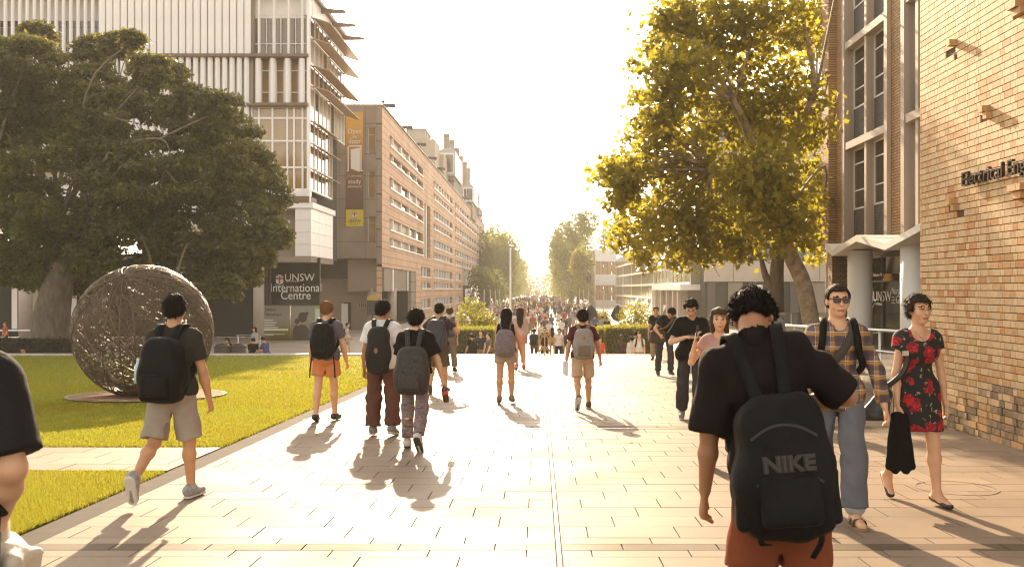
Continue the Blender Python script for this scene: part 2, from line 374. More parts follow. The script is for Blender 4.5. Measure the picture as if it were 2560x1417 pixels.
# manhole near the brick wall
mhx, mhy = W(2390, 8.45), 8.45
ring = [(mhx + r_ * math.cos(a), mhy + r_ * math.sin(a), gz(mhy + r_ * math.sin(a)) + .004) for r_ in (.33, .35) for a in np.linspace(0, 2 * math.pi, 33)[:-1]]
tag(mobj('manhole_cover', ring, [(i, (i + 1) % 32, 32 + (i + 1) % 32, 32 + i) for i in range(32)], mat('manhole_ring', (.24, .17, .12), .6)), 'round paved manhole cover outline in the plaza paving beside the brick wall', 'manhole cover')
# kerbs and the steps down at the far edge of the plaza
M_kerb = mat('kerb_stone', (.55, .50, .43), .55, var=.1, scale=3)
k = MB(); k.box((-60, 34.1, LOW), (PL - .03, 34.45, gz(34.1) + .05)); tag(k.build('kerb', M_kerb), kind='structure')
st = thing('plaza_steps', 'wide stone steps going down from the far edge of the plaza', 'steps', (0, PF, LOW))
for i in range(6):
    zt = gz(PF) - .012 - (i + 1) * .18
    bo('step', (PL, .002 + i * .34, 0), (PR, .34 * (i + 1), zt - LOW), M_kerb, st)
# grass blades
def blades(n, x0, x1, y0, y1, h, wd, rng):
    t = rng.uniform(0, 1, n); y = 1 / (1 / y0 + t * (1 / y1 - 1 / y0)) if y0 > 0 else rng.uniform(y0, y1, n)
    x = rng.uniform(np.minimum(np.maximum(x0, (-80 - VX) / F * y), x1 - .01), x1, n)
    c = np.stack([x, y, -SL * y - .02], 1); a = rng.uniform(0, 2 * math.pi, n); w = wd * np.sqrt(y / 9)
    s = np.stack([np.cos(a), np.sin(a), 0 * a], 1) * w[:, None]
    up = np.stack([rng.normal(0, .35, n), rng.normal(0, .35, n), np.ones(n)], 1) * (h * rng.uniform(.5, 1.2, n))[:, None]
    V = np.stack([c - s, c + s, c + up], 1).reshape(-1, 3)
    return V, np.arange(3 * n, dtype=np.int32).reshape(-1, 3)
M_grass = leafmat('grass_blade', (.13, .165, .02), (.29, .28, .042), (.52, .49, .05), .5, .7, (.55, (1.06, .94, .9)))
V, Fs = blades(190000, -60, PL - .02, 11.01, 34.05, .05, .008, RNG)
tag(mobj('grass', V, Fs, M_grass), 'sunlit mown grass on the large lawn around the sphere', 'grass', kind='stuff')
V, Fs = blades(70000, -12, PL - .02, 6.0, 9.37, .045, .005, RNG)
tag(mobj('grass', V, Fs, M_grass), 'sunlit mown grass in the wedge of lawn nearest the viewer', 'grass', kind='stuff')
# ---------------------------------------------------------------- brick wall of the engineering building (right)
BX, BY1 = 5.44, 13.7
CB = (.55, .415, .26)
M_br = [mat('cream_brick', (.56, .385, .205), .7, var=.10, scale=14, rnd=.09, bump=.2, bscale=60),
        mat('honey_brick', (.50, .295, .125), .7, var=.12, scale=14, rnd=.10, bump=.2, bscale=60),
        mat('orange_brick', (.46, .215, .075), .7, var=.15, scale=14, rnd=.12, bump=.2, bscale=60),
        mat('stained_brick', (.27, .18, .10), .8, var=.3, scale=10, rnd=.25, bump=.5, bscale=40)]
M_mortar = mat('mortar', (.10, .065, .04), .9)
bw = thing('brick_building', 'tall cream brick gable wall with raised bricks and dark metal lettering', 'building', (BX, BY1, LOW))
def wb(p): return np.array(p, float) - np.array((BX, BY1, LOW))
mb = MB(); mb.box(wb((BX + .02, 4.0, LOW)), wb((BX + .5, BY1 - .012, 9))); mb.build('wall_core', M_mortar, bw)
CO, S_, H_, JT = .086, .203, .101, .008
ornaments = [(2385, 118), (2472, 285), (2393, 512), (2552, 22), (2556, 482)]
orn = []
for ox, oy in ornaments:
    Yo = BX * F / (ox - VX); orn.append((Yo, Zp(oy, Yo)))
bricks = []
base = -.62
for r in range(int((7.4 - base) / CO)):
    z = base + r * CO; yy = BY1; i = r % 2
    first = True
    while yy > 8.2:
        w = S_ if i % 2 == 0 else H_
        if first and r % 2: w = H_ * .5
        first = False
        bricks.append((yy - w, yy, z, z + CO)); yy -= w; i += 1
bm = {}
def bmesh_(w, m, pro):
    key = (round(w, 3), m.name, pro)
    if key not in bm:
        V = BOXV * np.array((.1 + pro, w - JT, CO - .010)); V[:, 0] += .05 - pro / 2
        bm[key] = meshdata('brick', V, BOXF, mats=[m])
    return bm[key]
items = []
for (y0, y1, z0, z1) in bricks:
    yc, zc = (y0 + y1) / 2, (z0 + z1) / 2
    if z1 < gz(yc) - .1: continue
    hgt = zc - gz(yc); u = random.random(); pro = 0.0; skip = False
    m = M_br[0] if u < .70 else (M_br[1] if u < .93 else M_br[2])
    if hgt < .75 + .25 * math.sin(yc * 2.3) - (yc - 10.5) * .12 and random.random() < .55 + (.5 if hgt < .4 else 0): m = M_br[3] if random.random() < .6 else M_br[1]
    if hgt < .55: pro = random.uniform(-.008, .014)
    for (Yo, Zo) in orn:
        dy, dz = yc - Yo, zc - Zo
        if abs(dy) < .09 and -.01 < dz < CO * .95: pro = .10; m = M_br[1]
        elif abs(dy - .13) < .08 and -CO * 1.05 < dz <= -.01: skip = True
        elif abs(dy) < .07 and -CO * 1.05 < dz <= -.01: pro = .07; m = M_br[1]
        elif abs(dy + .07) < .05 and -CO * 2.1 < dz <= -CO * 1.05: skip = True
    if skip: continue
    px = VX + BX / yc * F; py = HY - (zc - CH) / yc * F
    vis = -10 < px < 2575 and -10 < py < 1430
    items.append((((y1 - y0) / yc ** 2) if vis else -1, y0, y1, yc, zc, m, round(pro, 3)))
items.sort(key=lambda t: -t[0])
restb = {}
for k_, (a_, y0, y1, yc, zc, m, pro) in enumerate(items):
    if k_ < 300:
        o = bpy.data.objects.new('brick', bmesh_(y1 - y0, m, pro)); o.location = wb((BX, yc, zc)); link(o, bw)
    else:
        V = BOXV * np.array((.1 + pro, y1 - y0 - JT, CO - .010)); V[:, 0] += .05 - pro / 2
        restb.setdefault(m.name, (MB(), m))[0].add(V + wb((BX, yc, zc)), BOXF)
for nme, (b_, m) in restb.items(): tag(b_.build('brick_field', m, bw), kind='stuff')
M_sign = mat('bronze_letter', (.05, .035, .025), .35, metal=.6)
Yt = BX * F / (2417 - VX)
def txt_right(t_):
    cu = bpy.data.curves.new('txt', 'FONT'); cu.body = t_; cu.size = .255; o_ = bpy.data.objects.new('txt', cu); COL.objects.link(o_)
    me_ = bpy.data.meshes.new_from_object(o_.evaluated_get(bpy.context.evaluated_depsgraph_get())); x_ = max(v_.co.x for v_ in me_.vertices); bpy.data.objects.remove(o_); bpy.data.curves.remove(cu); bpy.data.meshes.remove(me_); return x_
word = 'Electrical Engineering'; bar = txt_right('|')
for i_, ch_ in enumerate(word):
    if ch_ == ' ': continue
    adv = (txt_right(word[:i_] + '|') - bar) * 1.18
    text('letter', ch_, M_sign, .255, wb((BX - .06, Yt - adv, Zp(467, Yt))), (0, -1, 0), (0, 0, 1), bw, ext=.02, sx=1.18)
# ---------------------------------------------------------------- office wing behind it, folded canopy, entrance
WX = 10.5
M_ebr = tilemat('wing_brick', (.50, .30, .13), (.38, .20, .08), (.13, .085, .05), .24, .086, 'y', .012)
M_ebr2 = tilemat('wing_brick_end', (.40, .25, .12), (.30, .175, .08), (.13, .085, .05), .24, .086, 'x', .012)
M_gbr = tilemat('grey_brick', (.13, .12, .115), (.095, .09, .085), (.05, .045, .04), .24, .086, 'y', .012)
M_frame = mat('cream_concrete', (.42, .34, .27), .7, var=.08, scale=2)
wing = thing('office_wing', 'brick office wing with pale concrete window frames above the folded canopy', 'building', (WX, 24, LOW))
def ww(p): return np.array(p, float) - np.array((WX, 24, LOW))
def YW(x, X=WX): return X * F / (x - VX)
yA, yB = YW(2300) - 9, YW(2080)
bays = [(YW(2226), YW(2114)), (YW(2330), YW(2263)), (YW(2330) - 5.4, YW(2330) - 1.6)]
z0w, z1w = 3.05, 14.0
holes = []
for (a, b) in bays: holes.append((a, b, z0w, z1w))
wall_with_holes('wall', 'x', 0, yA - 24, yB - 24, z0w - LOW - .3, z1w - LOW + .5, [(h[0] - 24, h[1] - 24, h[2] - LOW, h[3] - LOW) for h in holes], M_ebr, wing, .5, -1)
# brick end pier
bo('end_pier', ww((WX + .003, yB, LOW)), ww((WX + 12, yB + .5, z1w + .5)), M_ebr2, wing)
bo('pilaster', ww((WX - .28, yB - .5, 2.9)), ww((WX, yB + .3, z1w + .5)), M_ebr, wing)
bo('back_wall', ww((WX + .6, yA, LOW)), ww((WX + .7, yB, z1w)), M_room, wing)
for bi, (a, b) in enumerate(bays):
    mid = (a + b) / 2
    for yy in (a + .09, b - .09): bo('frame', ww((WX - .12, yy - .13, z0w)), ww((WX + .4, yy + .13, z1w)), M_frame, wing)
    bo('frame', ww((WX - .04, mid - .1, z0w)), ww((WX + .4, mid + .1, z1w)), M_frame, wing)
    for lv in range(-1, 4):
        zt = Zp(367, YW(2120)) + lv * 3.40
        bo('transom', ww((WX - .10, a + .23, zt - .12)), ww((WX + .42, b - .23, zt + .12)), M_frame, wing)
        for (c, d) in ((a + .22, mid - .1), (mid + .1, b - .22)):
            zlo = zt - 3.28 if lv >= 0 else zt - 3.28
            zs = zt - 2.15
            if zs > z0w - 2: bo('spandrel', ww((WX + .22, c, max(zlo, z0w))), ww((WX + .3, d, zs)), M_gbr, wing)
            if zs > z0w:
                w_ = thing('window', None, None); w_.parent = wing; w_.location = ww((WX + .25, (c + d) / 2, zs)); hh = zt - .12 - zs; ww_ = d - c
                bo('pane', (-.01, -ww_ / 2, 0), (.01, ww_ / 2, hh), M_glass_d, w_)
                for (q0, q1, q2, q3) in ((-ww_ / 2, ww_ / 2, 0, .05), (-ww_ / 2, ww_ / 2, hh - .05, hh), (-ww_ / 2, -ww_ / 2 + .05, .05, hh - .05), (ww_ / 2 - .05, ww_ / 2, .05, hh - .05), (-.02 - .2, .02 - .2, .05, hh - .05), (-ww_ / 2 + .05, ww_ / 2 - .05, hh * .3, hh * .3 + .04), (-ww_ / 2 + .05, ww_ / 2 - .05, hh * .74, hh * .74 + .04)):
                    bo('frame', (-.05, q0, q2), (-.012, q1, q3), M_white2, w_)
# canopy
can = thing('folded_canopy', 'white folded zigzag concrete canopy over the glazed entrance', 'canopy', (8.5, 24, 2.5))
prof = [(28.5, 2.72), (27.8, 2.5), (25.7, 2.82), (23.6, 2.5), (21.4, 2.84), (19.2, 2.5)]
V = []; Fs = []
for (yy, zz) in prof:
    t_ = .17
    V += [(0, yy - 24, zz - 2.5), (2.0, yy - 24, zz - 2.5), (2.0, yy - 24, zz - 2.5 + t_), (0, yy - 24, zz - 2.5 + t_)]
for i in range(len(prof) - 1):
    k = 4 * i; Fs += [(k + j, k + (j + 1) % 4, k + 4 + (j + 1) % 4, k + 4 + j) for j in range(4)]
Fs += [(0, 1, 2, 3), (len(V) - 1, len(V) - 2, len(V) - 3, len(V) - 4)]
M_can = mat('canopy_white', (.78, .75, .70), .6, var=.05, scale=1)
mobj('folded_slab', V, Fs, M_can, can)
for (px, rr) in ((2150, .34), (2284, .31)):
    Yc = YW(px, 9.05); cyl('column', (9.05 - 8.5, Yc - 24, gz(Yc) - .6 - 2.5), rr, 2.62 - gz(Yc) + .6, M_can, can, 28)
ent = thing('glazed_entrance', 'glass entrance wall with white lettering between round white columns', 'entrance', (9.9, 24, LOW))
def we(p): return np.array(p, float) - np.array((9.9, 24, LOW))
Yg0, Yg1 = YW(2300, 9.9) , YW(2140, 9.9)
for a, b in ((Yg0 - 2, Yg0 + .8), (Yg0 + .84, Yg0 + 2.6), (Yg0 + 2.64, Yg1 + .4)):
    bo('pane', we((9.9, a, gz(24) - .3)), we((9.92, b, 2.45)), M_glass_d, ent)
    bo('mullion', we((9.85, b, gz(24) - .3)), we((9.95, b + .04, 2.45)), M_dark, ent)
bo('transom', we((9.84, Yg0 - 2, 1.75)), we((9.899, Yg1 + .4, 1.79)), M_dark, ent)
bo('header', we((9.86, Yg0 - 2, 2.45)), we((9.99, Yg1 + .4, 2.62)), M_dark, ent)
def te(s, px, py, size, m, sx=1.0):
    Yq = YW(px, 9.87); return text('lettering', s, m, size, we((9.87, Yq, Zp(py, Yq))), (0, -1, 0), (0, 0, 1), ent, ext=.003, sx=sx)
te('UNSW', 2183, 752, .42, M_letter, 1.15); te('AUSTRALIA', 2184, 762, .09, M_letter, 1.6); te('Nura', 2229, 735, .27, M_letter, 1.1); te('Gili', 2240, 758, .32, M_letter, 1.1)
te('Balnaves Place', 2183, 691, .14, M_letter, 1.1)
for i in range(3): te('Centre for Indigenous', 2229, 744 + i * 7, .05, M_letter, .6)
def crest(prefix_parent, o, r, u, n, s):
    """shield: white ground, red cross, dark chief, blue tip; o = centre"""
    o, r, u, n = (np.array(v, float) for v in (o, r, u, n)); cr_ = bpy.data.objects.new('crest', None); link(cr_, prefix_parent)
    def pl(nm, pts, m, d): mobj(nm, [o + r * a * s + u * b * s + n * d for a, b in pts], [tuple(range(len(pts)))], m, cr_)
    pl('shield', [(-.36, .5), (.36, .5), (.36, -.28), (0, -.5), (-.36, -.28)], M_letter, .002)
    pl('cross', [(-.09, .5), (.09, .5), (.09, -.4), (-.09, -.4)], M_red, .004); pl('cross', [(-.36, .02), (.36, .02), (.36, .2), (-.36, .2)], M_red, .006)
    pl('chief', [(-.36, .34), (.36, .34), (.36, .5), (-.36, .5)], M_letter_d, .008); pl('book', [(-.16, .37), (.16, .37), (.16, .47), (-.16, .47)], M_letter, .010)
    pl('scroll', [(-.4, -.42), (0, -.62), (.4, -.42), (.4, -.55), (0, -.76), (-.4, -.55)], mat('crest_blue', (.16, .30, .34), .5), .004)
    for a in (-.24, .24):
        for b in (.27, -.12): pl('star', [(a - .06, b), (a, b - .06), (a + .06, b), (a, b + .06)], M_red, .005)
Yq = YW(2177, 9.87); crest(ent, we((9.87, Yq, Zp(742, Yq))), (0, -1, 0), (0, 0, 1), (-1, 0, 0), .55)
Yq = YW(2177, 9.87); mobj('red_panel', [we((9.872, Yq + .12, Zp(700, Yq))), we((9.872, Yq - .12, Zp(700, Yq))), we((9.872, Yq - .12, Zp(680, Yq))), we((9.872, Yq + .12, Zp(680, Yq)))], [(0, 1, 2, 3)], M_red, ent)
# hanging lamp behind the glass is seen as an orange dome
Yq = YW(2222, 9.8); lm = MB(); lm.tube([P(2222, 701, Yq), P(2222, 684, Yq)], [.17, .10], 14)
tag(lm.build('pendant_lamp', mat('amber_shade', (.70, .38, .05), .5)), 'amber dome lampshade at the glass entrance wall', 'lamp')
# handrails with glass
hr = thing('glass_handrail', 'steel handrail with glass panels along the ramp by the brick wall', 'handrail', (6.05, 20, gz(20)))
hy = np.linspace(14.2, 25.5, 9)
for a in hy: cyl('post', (0, a - 20, gz(a) - gz(20) - .1), .022, 1.3, M_steel, hr, 10)
for a, b in zip(hy[:-1], hy[1:]): bo('glass_panel', (-.006, a + .06 - 20, gz(20) * 0 + .12), (.006, b - .06 - 20, 1.02), mat('clear_glass', (.75, .78, .72), .03, trans=1.0, spec=.5), hr)
MB().tube([(0, a - 20, gz(a) - gz(20) + 1.22) for a in (14, 25.6)], .03, 10).build('rail', M_steel, hr, True)
MB().tube([(-.08, a - 20, gz(a) - gz(20) + .86) for a in (14, 25.6)], .022, 10).build('rail', M_steel, hr, True)
rw = thing('ramp_wall', 'low sandy stone wall beside the ramp at the edge of the plaza', 'wall', (4.6, 30, LOW))
mobj('wall', [(W(x, y) - 4.6, y - 30, z - LOW) for x, y, z in ((1655, 33, LOW), (1655, 33, gz(33) + .35), (1715, 24.5, gz(24) + .45), (1715, 24.5, LOW))] + [(W(x, y) + .3 - 4.6, y - 30, z - LOW) for x, y, z in ((1655, 33, LOW), (1655, 33, gz(33) + .35), (1715, 24.5, gz(24) + .45), (1715, 24.5, LOW))], [(0, 1, 2, 3), (7, 6, 5, 4), (1, 5, 6, 2), (0, 4, 5, 1), (3, 2, 6, 7)], M_kerb, rw)
MB().tube([P(1645, 818, 33) - np.array((4.6, 30, LOW)), P(1720, 832, 24) - np.array((4.6, 30, LOW)), P(1740, 875, 23.8) - np.array((4.6, 30, LOW))], .03, 8).build('rail', M_steel, rw, True)
gb = thing('glass_balustrade', 'greenish glass balustrade of the terrace in front of the plane tree trunks', 'balustrade', (W(1930, 31), 31, gz(31)))
for i in range(4):
    x0, x1 = W(1936 + i * 43, 31), W(1936 + i * 43 + 41, 31); bx_ = W(1930, 31)
    bo('glass_panel', (x0 - bx_, -.006, Zp(832, 31) - gz(31)), (x1 - bx_, .006, Zp(781, 31) - gz(31)), mat('clear_glass', (.7, .72, .62), .03, trans=1.0), gb)
    bo('post', (x1 - bx_, -.015, -.2), (x1 - bx_ + .03, .015, Zp(783, 31) - gz(31)), M_steel, gb)
bo('terrace_wall', (-.2, .1, -1.2), (W(2110, 31) - W(1930, 31), .5, Zp(832, 31) - gz(31) - .01), M_dark, gb)
# low dark bench edge by the entrance
be = thing('bench', 'dark slatted bench in front of the glass entrance', 'bench', (W(2160, 21.5), 21.5, gz(21.5)))
for i in range(4): bo('slat', (-.75, -.2 + i * .11, .40), (.85, -.11 + i * .11, .44), M_dark, be)
for sx_ in (-.65, .75): bo('leg', (sx_ - .03, -.18, 0), (sx_ + .03, .2, .40), M_dark, be)
# ---------------------------------------------------------------- white finned building (left)
YA = 65.0; AX = W(775, YA); mA = YA / F
A0 = np.array((AX, YA, LOW))
fb = thing('finned_building', 'tall white building clad in vertical fins with a glazed corner', 'building', A0)
def wa(p): return np.array(p, float) - A0
def xa(x): return W(x, YA)
def za(y): return Zp(y, YA)
XL = xa(-160); ZT = za(-16)
# core behind the fins
bo('core_wall', wa((XL, YA + 1.2, za(560))), wa((xa(622), YA + 12, ZT)), M_panel, fb)
bo('core_wall', wa((xa(622), YA + 2.4, za(640))), wa((AX - .6, YA + 11.5, ZT)), M_room, fb)
bo('roof', wa((XL, YA - .2, ZT)), wa((AX + .15, YA + 12, ZT + .25)), M_white, fb)
for y_, h_ in ((141, .20), (263, .20)):
    bo('ledge', wa((XL, YA - .35, za(y_) - h_ / 2)), wa((xa(772), YA + 1.2, za(y_) + h_ / 2)), M_brown, fb)
finm = {}
def fin(x0, x1, ylo, yhi, depth, ang, m=M_white):
    w = x1 - x0; key = (round(w, 2), round(depth, 2), round(yhi - ylo, 2), m.name)
    if key not in finm:      # a curved blade
        n = 6; pts = []
        for i in range(n + 1):
            t = i / n; pts.append((w * (t - .5), -depth * math.sin(math.pi * t)))
        back = [(p[0] * .96, p[1] * .5 + .06) for p in pts[::-1]]
        poly = [(p[0], p[1], 0) for p in pts + back]
        b = MB().prism(poly, (0, 0, yhi - ylo)); finm[key] = meshdata('fin', b.V, b.F, mats=[m])
    o = bpy.data.objects.new('fin', finm[key]); o.location = wa(((x0 + x1) / 2, YA, ylo)); o.rotation_euler = (0, 0, ang); return link(o, fb)
# top level: broad overlapping fins, left part slim fins with windows behind
px = 245
while px < 618: fin(xa(px), xa(px + 18.5), za(138), ZT, .16, R(-14)); px += 18.2
px = -155
while px < 240: fin(xa(px), xa(px + 9), za(138), ZT, .14, R(4)); px += 18.2
wl = thing('window', None, None); wl.parent = fb; wl.location = wa((xa(-150), YA + 1.1, za(118)))
for i in range(11):
    w0 = i * 36 * mA; bo('pane', (w0 + .05, 0, 0), (w0 + 34 * mA, .05, 58 * mA), M_glass_b, wl); bo('pane', (w0 + .05, -.002, 60 * mA), (w0 + 34 * mA, .05, 76 * mA), M_glass_d, wl)
    bo('mullion', (w0 - .04, -.06, 0), (w0 + .045, 0, 76 * mA), M_white2, wl)
px = -155
while px < 612: fin(xa(px), xa(px + 13.5), za(259), za(145), .18, R(-6)); px += 18.2
px = -155
while px < 612: fin(xa(px), xa(px + 13.5), za(420), za(267), .18, R(-6)); px += 18.2
bo('ledge', wa((XL, YA - .3, za(426))), wa((xa(622), YA + 1.2, za(420))), M_brown, fb)
# glazed bay x 622..775
def grid(parent, xs, ys, Y, m, fm, t=.07, name='window'):
    w = thing(name, None, None); w.parent = parent; w.location = wa((W(xs[0], Y), Y, Zp(ys[-1], Y)))
    o = np.array((W(xs[0], Y), Y, Zp(ys[-1], Y)))
    for a, b in zip(xs[:-1], xs[1:]):
        for c, d in zip(ys[:-1], ys[1:]):
            bo('pane', np.array((W(a, Y), Y, Zp(d, Y))) - o, np.array((W(b, Y), Y + .04, Zp(c, Y))) - o, m, w)
    for a in xs: bo('mullion', np.array((W(a, Y) - t / 2, Y - .10, Zp(ys[-1], Y))) - o, np.array((W(a, Y) + t / 2, Y - .003, Zp(ys[0], Y))) - o, fm, w)
    for c in ys: bo('transom', np.array((W(xs[0], Y), Y - .08, Zp(c, Y) - t / 2)) - o, np.array((W(xs[-1], Y), Y - .004, Zp(c, Y) + t / 2)) - o, fm, w)
    return w
grid(fb, [630, 648, 667, 683, 703, 720, 740, 757, 772], [38, 111, 138], YA + .9, mat('rose_glass', (.16, .115, .08), .08, spec=.7, var=.3, scale=.4), M_white2)
bo('spandrel', wa((xa(622), YA + .85, za(38))), wa((AX, YA + 1.2, ZT)), M_white2, fb)
grid(fb, [630, 655, 674, 692, 711, 728, 748, 772], [150, 178, 232, 262], YA + .9, M_glass_a, M_white2)
for x0 in (639, 675, 712, 748): fin(xa(x0 - 1), xa(x0 + 14), za(259), za(147), .2, R(-3))
for x0 in (644, 682, 718, 752): fin(xa(x0), xa(x0 + 7), za(138), ZT, .12, 0)
grid(fb, [630, 648, 682, 719, 736, 757, 772], [268, 296, 353, 419, 474], YA + .3, M_glass_a, M_white2, .12)
bo('service_strip', wa((xa(620), YA + .3, za(505))), wa((xa(629), YA + 1.0, ZT)), M_conc_l, fb)
bo('corner_post', wa((AX - .2, YA - .1, za(505))), wa((AX, YA + .2, ZT)), M_white2, fb)
bo('sill_panel', wa((xa(618), YA + .1, za(490))), wa((AX - .003, YA + .5, za(475))), M_white2, fb)
bo('soffit_beam', wa((xa(560), YA - .1, za(507))), wa((AX - .02, YA + 2, za(491))), M_brown, fb)
# side face along y
YE = 76.6
def side_y(x): return AX * F / (x - VX)
sd = [(za(38), za(90)), (za(90), za(158)), (za(158), za(210)), (za(210), za(298)), (za(298), za(354)), (za(354), za(418)), (za(418), za(474))]
bo('side_spandrel', wa((AX - .5, YA + .2, za(36))), wa((AX - .03, YE, ZT)), M_white2, fb)
for i, (zt, zb) in enumerate(sd):
    gm = M_glass_a if i not in (1, 3) else mat('bright_glass', (.50, .46, .40), .12, spec=.7)
    w_ = thing('window', None, None); w_.parent = fb; w_.location = wa((AX - .06, YA + .2, zb))
    nb = 9 if i < 4 else 6; L_ = (YE if i < 4 else 72.0) - YA - .2
    for j in range(nb):
        a, b = j * L_ / nb, (j + 1) * L_ / nb
        bo('pane', (-.02, a + .03, .06), (.02, b - .03, (zt - zb) - .06), gm if (j + i) % 4 else M_glass_d, w_)
        bo('mullion', (-.03, b - .03, 0), (.07, b + .03, zt - zb), M_white2, w_)
    bo('transom', (-.03, 0, -.06), (.08, L_, .06), M_white2, w_)
    s = MB(); tilt = .50
    s.obox((0, 0, 0), (1.15 if i < 4 else .55, 0, -.36 if i < 4 else -.2), (0, L_ * .98, 0), (.012, 0, .045)); o = s.build('sunshade', M_shade, fb); o.location = wa((AX + (.70 if i < 4 else .36), YA + .3 + L_ / 2, zt - .25))
    for yy in (YA + .6, YA + L_ / 2, YA + L_ - .4): bo('bracket', wa((AX, yy, zt - .12)), wa((AX + .3, yy + .06, zt - .06)), M_brown, fb)
for yy in (YA + 3.4, YA + 7.0, YA + 10.8):
    b_ = MB(); b_.prism([(-1, 0, 0), (1.6, 0, .05), (1.6, 0, .2), (-1, 0, .45)], (0, .3, 0)); o = b_.build('roof_beam', M_brown, fb); o.location = wa((AX + .1, yy, ZT - .35))
bo('gutter', wa((AX - .1, YA - .2, ZT - .05)), wa((AX + .25, YE, ZT + .2)), M_brown, fb)
# lower box with white panels
zq0, zq1 = za(640), za(520)
for i in range(4):
    a = zq0 + (zq1 - zq0) * i / 4; b = zq0 + (zq1 - zq0) * (i + 1) / 4 - .02
    bo('panel', wa((xa(737), YA + .1, a)), wa((AX + .05, YA + .4, b)), M_panel, fb)
    for j in range(3): bo('panel', wa((AX - .3, YA + .405 + j * 2.2, a)), wa((AX + .05, YA + .385 + (j + 1) * 2.2, b)), M_panel, fb)
bo('ledge', wa((xa(620), YA - .05, za(520))), wa((AX + .2, 72.2, za(506))), M_white2, fb)
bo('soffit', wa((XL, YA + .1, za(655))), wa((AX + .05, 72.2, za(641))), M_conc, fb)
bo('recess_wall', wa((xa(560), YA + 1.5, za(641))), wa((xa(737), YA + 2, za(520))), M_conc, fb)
bo('yellow_panel', wa((xa(662), YA + 1.44, za(602))), wa((xa(736), YA + 1.49, za(575))), mat('mustard_panel', (.42, .30, .03), .5), fb)  # lit band inside the recess, its light put into the yellow colour
bo('beam', wa((xa(610), YA + .8, za(641))), wa((xa(736), YA + 1.45, za(628))), M_conc, fb)
# ground floor
for x0, r_ in ((647, .36), (64, .40), (-120, .4), (250, .4), (450, .4)):
    Yc = YA - .2 if x0 == 647 else YA - 4; cyl('column', wa((W(x0, Yc), Yc, LOW)), r_ * 1.0, za(655) - LOW, M_conc_l, fb, 24)
bo('ground_floor_wall', wa((XL, YA + 6, LOW)), wa((xa(655), YA + 6.3, za(655))), M_room, fb)
for i, x0 in enumerate((30, 82, 100, 160, 178, 200)):
    bo('lit_panel', wa((W(x0, YA + 5.9), YA + 5.85, LOW + .6)), wa((W(x0 + 14, YA + 5.9), YA + 5.95, za(700))), M_conc_l if i % 2 else M_panel, fb)
MB().tube([wa((XL, YA - 6, LOW + 1.0)), wa((xa(215), YA - 6, LOW + 1.0))], .05, 8).build('handrail', M_white2, fb)
# sign wall
YS = 67.0; zs = lambda y: Zp(y, YS)
bo('sign_glass', wa((W(668, YS), YS, zs(762))), wa((W(800, YS), YS + .1, zs(644))), mat('sign_glass', (.02, .018, .013), .12, spec=.5), fb)
for x0 in (669, 677, 800): bo('mullion', wa((W(x0, YS) - .05, YS - .1, zs(762))), wa((W(x0, YS) + .05, YS - .002, zs(644))), M_dark, fb)
bo('transom', wa((W(655, YS), YS - .09, zs(764))), wa((W(800, YS), YS - .003, zs(761))), M_dark, fb)
def ts(s, x, y, size, m, sx=1.0, Y=YS - .06, par=fb, f=wa): return text('lettering', s, m, size, f((W(x, Y), Y, Zp(y, Y))), (1, 0, 0), (0, 0, 1), par, ext=.006, sx=sx)
ts('UNSW', 711, 702, .72, M_letter, .98); ts('AUSTRALIA', 714, 704.5, .12, M_letter, 1.6); ts('International', 675, 729, .84, M_letter, .84); ts('Centre', 701, 748, .84, M_letter, .88)
crest(fb, wa((W(699, YS - .05), YS - .05, zs(699))), (1, 0, 0), (0, 0, 1), (0, -1, 0), .72)
M_gp = bpy.data.materials.new('poster_gradient'); M_gp.use_nodes = True
nt = M_gp.node_tree; L = nt.links.new; b = nt.nodes['Principled BSDF']; b.inputs['Roughness'].default_value = .35
tc = nt.nodes.new('ShaderNodeTexCoord'); sp = nt.nodes.new('ShaderNodeSeparateXYZ'); L(tc.outputs['Generated'], sp.inputs[0]); cr = nt.nodes.new('ShaderNodeValToRGB')
el = cr.color_ramp.elements; el[0].position = .12; el[0].color = (.03, .017, .006, 1); el[1].position = .66; el[1].color = (.26, .24, .20, 1)
e = el.new(.38); e.color = (.20, .15, .012, 1); L(sp.outputs[2], cr.inputs[0]); L(cr.outputs[0], b.inputs['Base Color'])
for a, b_ in ((655, 726), (726.5, 786)): bo('poster_panel', wa((W(a, YS), YS - .06, zs(866))), wa((W(b_, YS), YS - .02, zs(764))), M_gp, fb)
bo('poster_panel', wa((W(786.5, YS), YS - .06, zs(866))), wa((W(800, YS), YS - .02, zs(764))), mat('lime_panel', (.28, .36, .06), .5), fb)
bo('notice_board', wa((W(789, YS), YS - .10, zs(815))), wa((W(800, YS), YS - .065, zs(772))), mat('pale_notice', (.5, .55, .55), .4), fb)
ts('Global', 658, 777, .34, M_letter_d, .95, YS - .08); ts('Education', 658, 789, .34, M_letter_d, .95, YS - .08)
for i, (l_, y_) in enumerate(((26, 800), (34, 806), (30, 812), (37, 818))): bo('text_line', wa((W(658, YS), YS - .075, zs(y_ + 1.5))), wa((W(658 + l_, YS), YS - .062, zs(y_ - .8))), M_letter, fb)
bo('text_line', wa((W(658, YS), YS - .075, zs(826))), wa((W(721, YS), YS - .062, zs(821.5))), M_letter, fb); bo('text_line', wa((W(658, YS), YS - .075, zs(836))), wa((W(712, YS), YS - .062, zs(834.5))), M_letter, fb)
